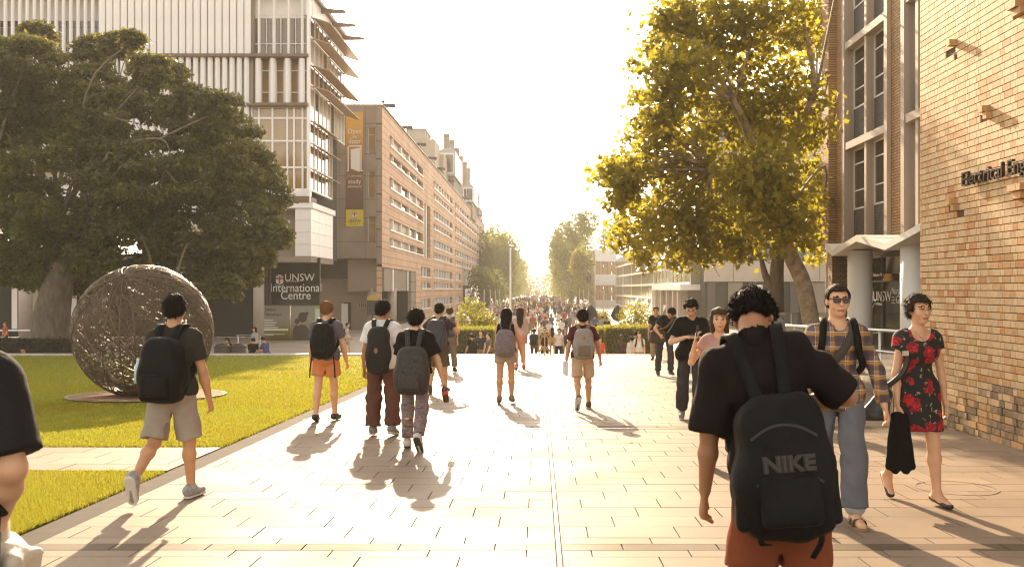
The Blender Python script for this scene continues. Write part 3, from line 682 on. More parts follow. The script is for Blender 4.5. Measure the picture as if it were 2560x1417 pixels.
# silhouette of two figures printed on the poster
def disc(cx, cy, rx, ry, n=20): return [wa((W(cx + rx * math.cos(t), YS), YS - .065, zs(cy - ry * math.sin(t)))) for t in np.linspace(0, 2 * math.pi, n)[:-1]]
M_sil = mat('poster_shadow', (.035, .022, .010), .4)
for k_, (cx, cy, rx, ry) in enumerate(((757, 793, 11, 13), (767, 784, 5, 5), (756, 838, 20, 27), (743, 803, 6, 7), (742, 832, 9, 20))):
    d_ = disc(cx, cy, rx, ry); d_ = [p + np.array((0, -.001 * k_, 0)) for p in d_]; mobj('printed_figure', d_, [tuple(range(len(d_)))], M_sil, fb)
# ---------------------------------------------------------------- terracotta building
YI = 81.0; IX = W(955, YI)
I0 = np.array((IX, YI, LOW))
tb = thing('terracotta_building', 'long terracotta tiled building with strip windows and a concrete end wall', 'building', I0)
def wi(p): return np.array(p, float) - I0
def yi(x): return IX * F / (x - VX)
zi = lambda y: Zp(y, YI)
ZR = zi(265); bands = [(15.25, 14.33), (13.6, 12.9), (11.5, 10.57), (9.8, 9.15), (7.8, 6.85), (6.1, 5.4)]
YB = yi(1212)
groups = [([974, 984, 1005.5, 1025, 1042, 1057.5], bands), (list(np.linspace(1084, 1131, 8)), bands), (list(np.linspace(1137.5, 1210, 13)), bands),
          (list(np.linspace(1052.6, 1076, 4)), [(4.07, 3.0), (2.33, 1.64), (.38, -.65)]), (list(np.linspace(1084, 1131, 8)), [(4.07, 3.0), (2.33, 1.64), (.38, -.65)]),
          (list(np.linspace(1137.5, 1152, 4)), [(4.07, 3.0), (2.33, 1.64), (.38, -.65)])]
holes = []; wins = []
for xs, bs in groups:
    for (zt, zb) in bs:
        a, b = yi(xs[0]), yi(xs[-1]); holes.append((a, b, zb, zt)); wins.append((xs, zt, zb))
slot = (yi(1061), yi(1076), 5.25, 11.5); portal = (yi(1157), yi(1203), LOW, 5.0); notch = (YI - .001, yi(1040), LOW, 3.4)
allh = holes + [slot, portal, notch]
wall_with_holes('wall', 'x', 0, 0, YB - YI, 0, ZR - LOW, [(h[0] - YI, h[1] - YI, h[2] - LOW, h[3] - LOW) for h in allh], M_tile, tb, .45, 1)
for xs, zt, zb in wins:
    w_ = thing('window', None, None); w_.parent = tb; a0 = yi(xs[0]); w_.location = wi((IX - .3, a0, zb))
    for p, q in zip(xs[:-1], xs[1:]):
        bo('pane', (-.03, yi(p) - a0, .0), (.0, yi(q) - a0 - .02, zt - zb), M_glass_d if random.random() < .5 else mat('grey_blind', (.30, .25, .19), .5), w_)
    for p in xs[1:-1]: bo('mullion', (.001, yi(p) - a0 - .12 * (yi(p) / 90), .0), (.26, yi(p) - a0 + .12 * (yi(p) / 90), zt - zb), M_white2, w_)
    bo('sill', (.003, .02, -.14), (.42, yi(xs[-1]) - a0 - .02, -.001), M_white2, w_)
bo('slot_window', wi((IX - .4, slot[0], slot[2])), wi((IX - .35, slot[1], slot[3])), M_glass_d, tb); bo('slot_mullion', wi((IX - .34, slot[0] + 2.4, slot[2])), wi((IX - .05, slot[0] + 2.8, slot[3])), M_white2, tb)
bo('portal_back', wi((IX - 2.5, portal[0], LOW)), wi((IX - 2.2, portal[1], 5.0)), M_room, tb)
bo('portal_upper', wi((IX - .42, portal[0], 2.2)), wi((IX - .38, portal[1], 5.0)), mat('grey_blind', (.3, .25, .19), .5), tb)
for t in np.linspace(portal[0], portal[1], 6): bo('portal_mullion', wi((IX - .37, t - .25, 2.2)), wi((IX - .1, t + .25, 5.0)), M_white2, tb)
bo('poster', wi((IX - .7, yi(1172), zi(0) * 0 - 1.2)), wi((IX - .66, yi(1195), 1.55)), M_white2, tb)
mobj('poster_print', [wi((IX - .65, t, z)) for t, z in ((yi(1174), .6), (yi(1180), 1.4), (yi(1186), .7), (yi(1193), 1.45), (yi(1187), .3))], [(0, 1, 2), (2, 3, 4)], M_conc, tb)
for i in range(3): bo('text_line', wi((IX - .65, yi(1175), .1 - i * .3)), wi((IX - .645, yi(1192), .2 - i * .3)), M_dark, tb)
bo('body', wi((IX - 18, YI + 2.5, 2.5)), wi((IX - .47, YB, ZR - .02)), M_room, tb); bo('roof_edge', wi((IX - 18, YI + .02, ZR)), wi((IX + .12, YB, ZR + .12)), M_dark, tb)
bo('end_cap', wi((IX - .5, YB, LOW)), wi((IX + .02, YB + .3, ZR)), M_tile, tb)
# concrete end wall facing the camera
fx0 = W(828, YI)
wl_h = [(W(919.5, YI), W(938.5, YI), zi(b), zi(a)) for a, b in ((318, 386), (428, 496), (538, 606))]
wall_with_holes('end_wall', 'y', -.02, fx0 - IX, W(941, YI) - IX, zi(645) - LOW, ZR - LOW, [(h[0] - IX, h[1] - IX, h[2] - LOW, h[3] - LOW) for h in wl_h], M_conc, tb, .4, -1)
for h in wl_h:
    w_ = thing('window', None, None); w_.parent = tb; w_.location = wi((h[0], YI + .2, h[2])); hw, hh = h[1] - h[0], h[3] - h[2]
    bo('pane', (0, 0, 0), (hw, .03, hh), M_glass_a, w_)
    for q in ((0, .07, 0, hh), (hw - .07, hw, 0, hh), (.07, hw - .07, 0, .07), (.07, hw - .07, hh - .07, hh), (.07, hw - .07, hh * .72, hh * .72 + .06)): bo('frame', (q[0], -.06, q[2]), (q[1], -.003, q[3]), M_conc_l, w_)
    for j in range(6): bo('louvre', (.1, -.05, .1 + j * .1), (hw - .1, -.004, .15 + j * .1), M_conc, w_)
for zz in (zi(310), zi(385), zi(498), zi(605), zi(440), zi(545)): bo('panel_joint', wi((fx0, YI - .024, zz - .02)), wi((W(941, YI), YI - .021, zz + .02)), M_dark, tb)
for xx in (850, 913): bo('panel_joint', wi((W(xx, YI) - .02, YI - .0235, zi(645))), wi((W(xx, YI) + .02, YI - .0205, ZR)), M_dark, tb)
n_ = 9
for i in range(n_):   # dark stacked edge panels between the end wall and the tiled facade
    a = zi(660) + (ZR - zi(660)) * i / n_; b = zi(660) + (ZR - zi(660)) * (i + 1) / n_ - .06
    bo('edge_panel', wi((W(941.5, YI), YI - .1 + (i % 2) * .04, a)), wi((IX - .03, YI + .4, b)), M_conc, tb)
bo('coping', wi((fx0, YI - .06, ZR)), wi((IX + .01, YI + .015, ZR + .14)), M_conc_l, tb)
# undercroft
bo('undercroft_beam', wi((W(862, YI), YI + 1.2, zi(728))), wi((IX - .5, YI + 1.8, zi(646))), M_conc, tb)
bo('undercroft_beam', wi((IX - .5, YI + 1.8, zi(728))), wi((IX - .1, yi(1018), zi(668) - .02)), M_conc, tb)
for t in (yi(983), yi(1020)): bo('white_strip', wi((IX - .1, t - .22, zi(728))), wi((IX + .02, t + .22, zi(668) - .03)), M_white2, tb)
for x_, yy in ((931, YI + 1.6), (980, YI + 8)): cyl('column', wi((W(x_, yy), yy, LOW)), .42, zi(720) - LOW, M_conc_l, tb, 20)
bo('undercroft_wall', wi((W(765, YI), YI + 3, LOW)), wi((W(920, YI), YI + 3.4, zi(646))), M_conc, tb)  # left end stretched to close off a bright gap
bo('undercroft_back', wi((W(700, YI), YI + 24, LOW)), wi((IX - .5, YI + 24.4, zi(668))), M_room, tb); bo('soffit', wi((fx0 - 4, YI + .4, zi(646) - .02)), wi((IX - .47, YI + 24, zi(646) + .2)), M_conc, tb)  # back wall extended left, out of view, to keep the low sun out
for i in range(5): bo('edge_panel', wi((IX - .4, yi(1029), LOW + i * 1.08)), wi((IX - .03, yi(1040) - .02, LOW + (i + 1) * 1.08 - .05)), M_conc, tb)
bo('low_window', wi((W(880, YI), YI + 2.94, zi(772))), wi((W(918, YI), YI + 2.99, zi(757))), M_conc_l, tb)
for i in range(7): bo('mullion', wi((W(882 + i * 5.2, YI), YI + 2.9, zi(771))), wi((W(884.5 + i * 5.2, YI), YI + 2.935, zi(758))), M_dark, tb)
bo('side_door', wi((W(842, YI), YI + 2.93, LOW)), wi((W(860, YI), YI + 2.99, zi(757))), M_glass_d, tb); bo('poster', wi((W(836, YI), YI + 2.86, zi(830))), wi((W(853, YI), YI + 2.92, zi(760))), M_panel, tb)
bo('clerestory', wi((W(808, YI), YI + 2.9, zi(668))), wi((W(840, YI), YI + 2.99, zi(650))), M_conc_l, tb)
# banner
YBn = YI - .12; bn = thing('banner', 'tall orange and brown banner with door picture on the concrete end wall', 'banner', (W(865, YBn), YBn, Zp(566, YBn)))
def wbn(p): return np.array(p, float) - np.array((W(865, YBn), YBn, Zp(566, YBn)))
M_bn = bpy.data.materials.new('banner_gradient'); M_bn.use_nodes = True; nt = M_bn.node_tree; L = nt.links.new; b = nt.nodes['Principled BSDF']; b.inputs['Roughness'].default_value = .6
tc = nt.nodes.new('ShaderNodeTexCoord'); sp = nt.nodes.new('ShaderNodeSeparateXYZ'); L(tc.outputs['Generated'], sp.inputs[0]); cr = nt.nodes.new('ShaderNodeValToRGB')
el = cr.color_ramp.elements; el[0].position = .05; el[0].color = (.08, .035, .02, 1); el[1].position = .8; el[1].color = (.55, .30, .04, 1); e = el.new(.45); e.color = (.22, .075, .03, 1)
L(sp.outputs[2], cr.inputs[0]); L(cr.outputs[0], b.inputs['Base Color'])
def sheetv(nm, x0, x1, y0, y1, m, dy, par): return mobj(nm, [wbn((W(x, YBn), YBn - dy, Zp(y, YBn))) for x, y in ((x0, y1), (x1, y1), (x1, y0), (x0, y0))], [(0, 1, 2, 3)], m, par)
bo('cloth', wbn((W(865, YBn), YBn, Zp(524, YBn))), wbn((W(908, YBn), YBn + .03, Zp(280, YBn))), M_bn, bn)
bo('yellow_foot', wbn((W(865, YBn), YBn, Zp(566, YBn))), wbn((W(908, YBn), YBn + .03, Zp(524, YBn))), mat('banner_yellow', (.60, .47, .03), .6), bn)
def tbn(s, y, size, m, sx=.9): return text('lettering', s, m, size, wbn((W(886.5, YBn), YBn - .02, Zp(y, YBn))), (1, 0, 0), (0, 0, 1), bn, ext=.004, align='CENTER', sx=sx)
tbn('Open', 334, .56, M_letter); tbn('the', 345, .30, M_letter); tbn('door', 359, .58, M_letter); tbn('to your next', 442, .24, M_letter, .95); tbn('study', 459, .52, M_letter, .98); tbn('adventure', 469, .30, M_letter, .95); tbn('UNSW', 557, .42, M_letter_d, .85); tbn('AUSTRALIA', 562, .11, M_letter_d, 1.2)
sheetv('door_frame', 869, 872, 366, 428, M_letter, .012, bn); sheetv('door_frame', 872.1, 901, 364, 367, M_letter, .012, bn); sheetv('door_frame', 901.1, 904, 364, 428, M_letter, .012, bn); sheetv('door_frame', 865.5, 869, 426, 428, M_letter, .012, bn); sheetv('door_frame', 904.1, 907.6, 426, 428, M_letter, .012, bn)
mobj('door_leaf', [wbn((W(x, YBn), YBn - .016, Zp(y, YBn))) for x, y in ((877, 422), (900, 430), (900, 370), (877, 374))], [(0, 1, 2, 3)], M_letter, bn)
crest(bn, wbn((W(886.5, YBn), YBn - .015, Zp(537, YBn))), (1, 0, 0), (0, 0, 1), (0, -1, 0), .5)
# floodlights along the parapet, mast
for i, x in enumerate((970, 1015, 1050, 1078, 1100, 1125, 1160, 1196, 1206)):
    yy = yi(x) if x > 960 else YI; f_ = thing('floodlight', ['double dark floodlight at the near corner of the terracotta roof', 'dark floodlight second along the terracotta parapet', 'dark floodlight third along the terracotta parapet'][i] if i < 3 else f'dark floodlight, {("fourth", "fifth", "sixth", "seventh", "eighth", "ninth")[i - 3]} along the terracotta parapet from the near corner', 'floodlight', (IX + .1, yy, ZR + .12), 0, 'parapet floodlights')
    bo('bracket', (-.04, -.04, 0), (.04, .04, .35), M_black, f_); bo('lamp_head', (.02, -.3, .3), (.55, .0, .62), M_black, f_, .5); bo('lamp_head', (-.5, .05, .38), (-.02, .35, .7), M_black, f_, -.4)
ms = thing('mast', 'thin dark mast with a small round top on the terracotta roof', 'mast', (IX - 1.5, yi(998), ZR)); cyl('pole', (0, 0, 0), .06, 2.2, M_black, ms, 8); cyl('cap', (0, 0, 2.2), .16, .2, M_black, ms, 10)
# rooftop structures further back
ZB = 23.0
pod_i = 0
for (x0, x1, y0, y1, Y_) in ((1086, 1138, 378, 440, 150), (1148, 1184, 466, 506, 186), (1180, 1199, 486, 520, 215)):
    pod_i += 1
    pd = thing('roof_pod', ['large grey metal roof pod with windows above the terracotta parapet', 'middle grey metal roof pod with windows above the terracotta parapet', 'smallest and farthest grey metal roof pod above the terracotta parapet'][pod_i - 1], 'roof pod', P(x0, y1, Y_))
    s = Y_ / F; w_, h_ = (x1 - x0) * s, (y1 - y0) * s
    m_ = MB(); m_.prism([(0, 0, 0), (w_, 0, 0), (w_, 0, h_), (w_ * .82, 0, h_ * 1.18), (0, 0, h_ * 1.0)], (0, 14, 0)); m_.build('shell', mat('zinc', (.33, .34, .35), .45, metal=.4), pd)
    bo('frame', (w_ * .28, -.12, h_ * .08), (w_ * .96, -.02, h_ * .92), M_panel, pd)
    for a, b in ((.34, .5), (.54, .9)): bo('pane', (w_ * a, -.16, h_ * .15), (w_ * b, -.13, h_ * .85), M_glass_d, pd)
    bo('underside', (0, 1, -3.0), (w_ * .9, 13, -.02), M_conc, pd)
pl_ = thing('roof_plant_room', 'pale stepped roof plant room with pipes at the near end of the terracotta roof', 'plant room', P(1018, 372, 140))
bo('shell', (0, 0, -4), (2.6, 7, 2.7), M_conc_l, pl_); bo('parapet', (-.1, -.1, 2.7), (2.7, 7.1, 2.95), M_conc, pl_); bo('annex', (1.4, -2.5, -4), (4.3, 4, 1.0), M_conc_l, pl_); bo('annex', (3.0, 4.2, -4), (4.9, 12, -.2), M_conc_l, pl_)
for i in range(3): cyl('pipe', (2.9 + i * .45, -1.2, -3), .08, 5.2 - i * .3, M_conc, pl_, 8)
stk = [(1110, 1122, 335), (1123, 1135, 350), (1135.5, 1148, 371), (1148.5, 1157, 391), (1157.5, 1167, 405), (1167.5, 1175, 420)]
for i, (x0, x1, y0) in enumerate(stk):
    Y_ = 168 + i * 9; base = P((x0 + x1) / 2, 560, Y_); h_ = (560 - y0) * Y_ / F; r_ = (x1 - x0) * Y_ / F * .62
    o = cyl('concrete_stack', base, r_, h_, M_conc, None, 14); MB_ = cyl('rim', base + np.array((0, 0, h_ - .6)), r_ * 1.06, .62, M_conc, o, 14)
    tag(o, ['tallest round concrete stack behind the terracotta roof', 'second round concrete stack behind the terracotta roof', 'third round concrete stack behind the terracotta roof', 'fourth round concrete stack behind the terracotta roof', 'fifth round concrete stack behind the terracotta roof', 'lowest and farthest round concrete stack behind the terracotta roof'][i], 'chimney', 'concrete stacks')
# ---------------------------------------------------------------- glass building on the right, white block, concrete building
GX = 15.3
Y_n = GX * F / (1727 - VX)
gbld = thing('glass_building', 'low green glass curtain wall building with white floor bands', 'building', (GX, Y_n, LOW))
def wg(p): return np.array(p, float) - np.array((GX, Y_n, LOW))
Y_f = GX * F / (1540 - VX)
def zg(y, x): return Zp(y, GX * F / (x - VX))
zb_ = [zg(737.6, 1538), zg(715, 1538), zg(692, 1538), zg(668, 1538), zg(645, 1538)]; pit = zb_[1] - zb_[0]
zl = [zb_[0] - pit * (2 - i) for i in range(7)]
yy = np.concatenate((np.arange(Y_n, Y_f, 3.1), [Y_f]))
for i in range(len(zl) - 1):
    if zl[i + 1] > zg(640, 1538) + 1: break
    fl = thing('storey', None, None); fl.parent = gbld; fl.location = wg((GX, Y_n, zl[i]))
    for a, b in zip(yy[:-1], yy[1:]):
        rz_ = 0
        bo('pane', (-.02, a - Y_n + .06, .12), (.03, b - Y_n - .06, zl[i + 1] - zl[i] - .12), M_glass_g, fl)
    bo('floor_band', (-.16, 0, -.14), (.02, Y_f - Y_n, .14), M_white2, fl)
for j, a in enumerate(yy): bo('fin', wg((GX - .06, a - .04, LOW)), wg((GX - .021, a + .04, zl[5])), M_white2 if j % 5 == 0 else mat('olive_mullion', (.20, .19, .12), .5), gbld)
for j, i_, n_ in ((6, 4, 1), (10, 4, 1), (14, 4, 1), (5, 1, 1), (9, 1, 1), (12, 1, 1), (16, 1, 1)):     # awning windows hung open
    m_ = MB(); h_ = zl[i_ + 1] - zl[i_] - .3; m_.prism([(-.03, 0, h_), (-.8, 0, .1), (-.86, 0, .13), (-.03, 0, h_ + .05)], (0, 2.9, 0)); o = m_.build('open_window', M_panel, gbld); o.location = wg((GX, yy[j] + .1, zl[i_] + .15))
zr = zl[5]
bo('body', wg((GX + .05, Y_n + .02, LOW)), wg((GX + 26, Y_f, zr)), M_room, gbld)
XR = W(1960, Y_n)
# near end face with canopy
bo('end_pane', wg((GX + .02, Y_n - .03, zl[2])), wg((W(1752, Y_n), Y_n, zr)), M_glass_g, gbld); bo('end_pier', wg((W(1752, Y_n), Y_n - .06, zl[2])), wg((W(1765, Y_n), Y_n, zr)), M_dark, gbld); bo('end_panel', wg((W(1765, Y_n), Y_n - .04, zl[2])), wg((XR, Y_n, zr)), M_panel, gbld)
zc0, zc1 = Zp(725, Y_n), Zp(711, Y_n)
bo('porch_roof', wg((GX - 1.3, Y_n - 1.6, zc0)), wg((XR, 119, zc1)), M_white2, gbld)
bo('porch_end', wg((GX - 1.3, 118.6, LOW)), wg((GX - .2, 119, zc0)), M_white2, gbld)
for t in (116.0, 111.0, 106.0, 101.0, 97.5): bo('porch_column', wg((GX - 1.25, t - .25, LOW)), wg((GX - .95, t + .25, zc0)), M_conc_l, gbld)
bo('porch_wall', wg((GX - .35, Y_n - .12, LOW)), wg((GX - .18, 118.5, zc0)), mat('porch_grey', (.13, .10, .07), .6), gbld)  # dark sheet over the facade; the recess shade is in its colour
bo('porch_front', wg((GX - .17, Y_n - .14, LOW)), wg((XR, Y_n - .05, zc0)), MATS['porch_grey'], gbld)
# white block beyond
YWb = 200.0; wbk = thing('white_block', 'white three storey block with curtained window strips beyond the glass building', 'building', (W(1487, YWb), YWb, LOW))
w0 = np.array((W(1487, YWb), YWb, LOW)); pw = lambda x, y, d=0: P(x, y, YWb) + np.array((0, d, 0)) - w0
wins_ = [(654, 686), (713, 750)]
wall_with_holes('wall', 'y', 0, 0, W(1541, YWb) - w0[0], 0, Zp(626, YWb) - LOW, [(W(1488.5, YWb) - w0[0], W(1541, YWb) - w0[0] - .01, Zp(b, YWb) - LOW, Zp(a, YWb) - LOW) for a, b in wins_ + [(786, 830)]], M_white2, wbk, .3, -1)
M_curt = mat('striped_curtain', (.42, .28, .15), .7, var=.5, scale=2.5, stretch=(3, 1, .12))
for a, b in wins_:
    for q in range(3):
        xa_, xb_ = 1489 + q * 20.5, 1489 + (q + 1) * 20.5 - .8
        bo('pane', pw(xa_, b, .25), pw(min(xb_, 1541), a, .3), M_curt, wbk)
bo('pane', pw(1489, 830, .25), pw(1541, 787, .3), M_glass_d, wbk)
mobj('side_wall', [pw(1487, 626), pw(1487, 830), np.array((0, 22, 0)) + pw(1487, 830), np.array((0, 22, 0)) + pw(1487, 626)], [(0, 1, 2, 3)], M_conc_l, wbk)
bo('roof', pw(1486, 626), pw(1541, 624.5, 22), M_panel, wbk)
# concrete building behind the plane tree
YCb = 92.0; cbk = thing('concrete_building', 'grey concrete building with banded windows behind the plane tree trunks', 'building', (W(1762, YCb), YCb, LOW))
c0 = np.array((W(1762, YCb), YCb, LOW)); pc = lambda x, y, d=0: P(x, y, YCb) + np.array((0, d, 0)) - c0
lv = [(704, 652), (600, 552), (500, 452), (400, 352), (300, 252)]
for i, (a, b) in enumerate(lv):
    for q in range(6): bo('concrete_panel', pc(1762 + q * 72, a), pc(1762 + (q + 1) * 72 - 1.2, b, .5), M_conc_l, cbk)
    if i + 1 < len(lv):
        for q in range(14): bo('pane', pc(1764 + q * 31, b - .3, .25), pc(1764 + q * 31 + 28, lv[i + 1][0] + .3, .3), M_glass_d, cbk); bo('mullion', pc(1764 + q * 31 + 28.2, b - .2, .1), pc(1764 + q * 31 + 30.6, lv[i + 1][0] + .2, .25), M_dark, cbk)
bo('body', pc(1764, 860, .55), pc(2190, 254, 3), M_room, cbk)
for q in range(8): bo('door', pc(1770 + q * 52, 840, .3), pc(1770 + q * 52 + (36 if q % 2 else 20), 706, .4), M_conc if q % 2 else M_dark, cbk)
bo('notice', pc(1892, 726, -.02), pc(1906, 712, .02), M_white2, cbk)
# ---------------------------------------------------------------- trees
M_fig = leafmat('fig_leaf', (.032, .040, .011), (.135, .13, .032), (.38, .34, .04), .42, .40)
M_plane = leafmat('plane_leaf', (.075, .080, .011), (.22, .18, .02), (.70, .58, .045), .57, .5)
M_far = leafmat('far_leaf', (.06, .075, .016), (.13, .14, .03), (.36, .36, .06), .45, .6)
M_bush = leafmat('bush_leaf', (.12, .12, .015), (.22, .20, .02), (.50, .45, .03), .5, .5)
def lobes_to_points(lobes, nper, rng, sig, Y0, dY, dens=None, shell=3.2):
    """lobes: (px, py, rpx); clumped points inside each"""
    pts = []; nor = []; cen = []
    for (x, y, r) in lobes:
        Yc = Y0 + rng.uniform(-dY, dY) + (10.5 if x > 1965 and Y0 < 30 else 0); c = P(x, y, Yc); R_ = r * Yc / F; cen.append((c, R_))
        n = max(6, int(nper * r * r / 1e4)); u = rng.normal(size=(n, 3)); u /= np.linalg.norm(u, axis=1)[:, None]
        rr = R_ * rng.uniform(0, 1, n) ** (1 / shell); q = c + u * rr[:, None] * np.array((1, .9, .9))
        pts.append(q); nor.append(u)
    return np.concatenate(pts), np.concatenate(nor), cen
def clump(C, N, k, sig, rng):
    n = len(C); o = rng.normal(size=(n, k, 3)) * sig * np.array((1, 1, .6)); q = (C[:, None, :] + o).reshape(-1, 3)
    return q, np.repeat(N, k, axis=0)
def limb(pts, r0, r1, m, parent, name='branch', n=8, wob=.0, rng=RNG):
    pts = np.array(pts, float); Q = []
    for i in range(len(pts) - 1):
        for t in np.linspace(0, 1, 5)[:-1]: Q.append(pts[i] * (1 - t) + pts[i + 1] * t)
    Q.append(pts[-1]); Q = np.array(Q)
    for _ in range(3): Q[1:-1] = .25 * Q[:-2] + .5 * Q[1:-1] + .25 * Q[2:]
    Q[1:-1] += rng.normal(size=Q[1:-1].shape) * wob
    mb = MB().tube(Q, np.linspace(r0, r1, len(Q)), n)
    return mb if name is None else mb.build(name, m, parent, True)
def bend(a, b, rng, s=.15):
    a = np.array(a, float); b = np.array(b, float); L_ = np.linalg.norm(b - a); mid = (a + b) / 2 + rng.normal(size=3) * s * L_ + np.array((0, 0, .08 * L_)); return [a, mid, b]
# --- fig tree, left
rng = np.random.default_rng(3); YF = 42.0
figl = [(60, 170, 80), (30, 300, 120), (130, 300, 130), (250, 270, 100), (290, 118, 32), (330, 106, 22), (235, 135, 40), (100, 95, 36), (380, 185, 45), (425, 195, 40), (330, 380, 150), (490, 290, 75), (555, 275, 45), (560, 350, 75), (180, 480, 180), (400, 480, 160), (540, 430, 110), (610, 440, 80), (60, 560, 140), (300, 600, 140), (480, 590, 130), (600, 560, 90), (670, 490, 48), (150, 660, 90), (30, 670, 75), (550, 670, 70), (400, 670, 70), (700, 600, 28), (610, 690, 38), (-60, 250, 140), (-80, 480, 160), (640, 640, 40), (560, 720, 35), (230, 690, 70)]
fig = thing('fig_tree', 'huge dark evergreen fig tree standing behind the lawn and wire sphere', 'tree', (W(130, YF), YF, LOW))
f0 = np.array((W(130, YF), YF, LOW))
_, _, cen = lobes_to_points(figl, 10, rng, .3, YF, 2.6)
C = []; N = []
for (c_, R_) in cen:
    ns = int(24 + 24 * R_); d_ = rng.normal(size=(ns, 3)); d_ /= np.linalg.norm(d_, axis=1)[:, None]
    for dd in d_:
        if dd[2] < -.75: continue
        cc = c_ + dd * R_ * rng.uniform(.72, 1.0); rs = rng.uniform(.28, .55) * min(1.0, .35 + R_ * .4); n1 = int(150 * rs ** 2) + 8
        u_ = rng.normal(size=(n1, 3)); u_ /= np.linalg.norm(u_, axis=1)[:, None]; u_[:, 2] = np.abs(u_[:, 2]) * rng.choice([1, 1, 1, -.5], n1)
        C.append(cc + u_ * rs * rng.uniform(.55, 1.05, (n1, 1)) * np.array((1.15, 1.15, .75))); N.append(u_)
C = np.concatenate(C); N = np.concatenate(N)
q, n_ = clump(C, N, 4, .10, rng)
V, Fs = leaves(q - f0, n_ * .8 + np.array((0, 0, .5)), .24, QUADLEAF, .7, rng=rng)
tag(mobj('crown', V, Fs, M_fig, fig), kind='stuff')
tb_ = P(130, 850, YF) * 0 + f0
fork = P(150, 690, YF)
limb([tb_ - f0 + np.array((0, 0, 0)), P(125, 800, YF) - f0, fork - f0, P(190, 560, YF) - f0], 1.0, .38, M_bark, fig, 'trunk', 14)
limb([P(150, 760, YF) - f0, P(90, 640, YF) - f0, P(40, 480, YF) - f0], .42, .12, M_bark, fig, 'limb')
limbs = MB()
for (c, R_) in cen:
    st_ = P(150 + rng.uniform(-30, 60), 640 + rng.uniform(-60, 40), YF); bm_ = limb(bend(st_, c, rng, .12) , .05 + .022 * R_ * 2, .03, None, None, None, 6); limbs.add(np.array(bm_.V) - f0, bm_.F)
    for _ in range(2):
        e = c + rng.normal(size=3) * R_ * .5; bm_ = limb(bend(c, e, rng, .22), .035, .012, None, None, None, 4); limbs.add(np.array(bm_.V) - f0, bm_.F)
limbs.build('branches', mat('pale_bark', (.16, .125, .085), .8, var=.3, scale=5), fig, True)
for pts in ([(760, 640), (790, 560), (700, 520)], ):
    pass
for pl2 in (((385, 690), (372, 630), (352, 590)), ((440, 690), (455, 640), (468, 610)), ((260, 285), (300, 300), (330, 305)), ((310, 360), (380, 345), (415, 350), (425, 380)), ((265, 400), (270, 380), (285, 385)), ((410, 420), (440, 455), (452, 480))):
    limb([P(x, y, YF - 3.6 if y < 600 else YF - 2) - f0 for x, y in pl2], .07, .03, MATS['pale_bark'], fig, 'branch', 6)
# --- plane tree, right
rng = np.random.default_rng(5); YP = 27.0
plane_l = [(1760, 80, 130), (1900, 50, 150), (2020, 110, 130), (1700, 190, 95), (1640, 130, 42), (1655, 60, 32), (1660, 280, 75), (1800, 260, 140), (1950, 280, 140), (2050, 300, 95), (1640, 380, 85), (1580, 440, 62), (1740, 420, 120), (1900, 440, 120), (2030, 460, 100), (1600, 540, 75), (1565, 590, 45), (1700, 550, 105), (1840, 550, 105), (1960, 560, 85), (2050, 570, 55), (1620, 625, 48), (1750, 620, 62), (1590, 305, 22), (1575, 345, 22), (1545, 395, 22), (1520, 430, 20), (1600, 662, 26), (1690, 655, 28), (1850, 620, 45), (1590, 160, 24), (1540, 440, 40), (1510, 432, 18), (1550, 490, 45), (1600, 250, 30), (1690, 40, 60), (2080, 30, 110), (1990, 610, 28), (2035, 640, 24)]
pt = thing('plane_tree', 'large plane tree with golden backlit leaves and mottled leaning trunk', 'tree', (W(2045, YP), YP, gz(YP)))
p0 = np.array((W(2045, YP), YP, gz(YP)))
C, N, cen = lobes_to_points(plane_l, 108, rng, .3, YP - .5, 2.0, shell=2.6)
q, n_ = clump(C, N, 9, .20, rng)
V, Fs = leaves(q - p0, n_ * .3 + np.array((0, -.15, .4)), .20, STARLEAF, .8, rng=rng)
tag(mobj('crown', V, Fs, M_plane, pt), kind='stuff')
tp = lambda L_: [P(x, y, YP) - p0 for x, y in L_]
limb([np.zeros(3)] + tp([(2012, 705), (1975, 640), (1945, 560), (1915, 480), (1897, 420)]), .26, .15, M_bark_p, pt, 'trunk', 12)
limb(tp([(1898, 424), (1870, 320), (1835, 250), (1770, 150)]), .14, .05, M_bark_p, pt, 'limb')
limb(tp([(1918, 490), (1880, 460), (1820, 430), (1735, 420)]), .10, .04, M_bark_p, pt, 'limb')
limb(tp([(1912, 470), (1980, 360), (2045, 220), (2010, 60)]), .12, .05, M_bark_p, pt, 'limb')
br = MB()
trunkpts = [P(x, y, YP) for x, y in ((1897, 420), (1870, 320), (1835, 250), (1780, 425), (1980, 360), (2040, 230), (1945, 560))]
for (c, R_) in cen:
    s_ = min(trunkpts, key=lambda t: np.linalg.norm(t - c)); bm_ = limb(bend(s_, c, rng, .10), .05, .022, None, None, None, 5); br.add(np.array(bm_.V) - p0, bm_.F)
    for _ in range(5):
        e = c + rng.normal(size=3) * R_ * .6; bm_ = limb(bend(c, e, rng, .18), .02, .008, None, None, None, 4); br.add(np.array(bm_.V) - p0, bm_.F)
br.build('branches', M_bark_p, pt, True)
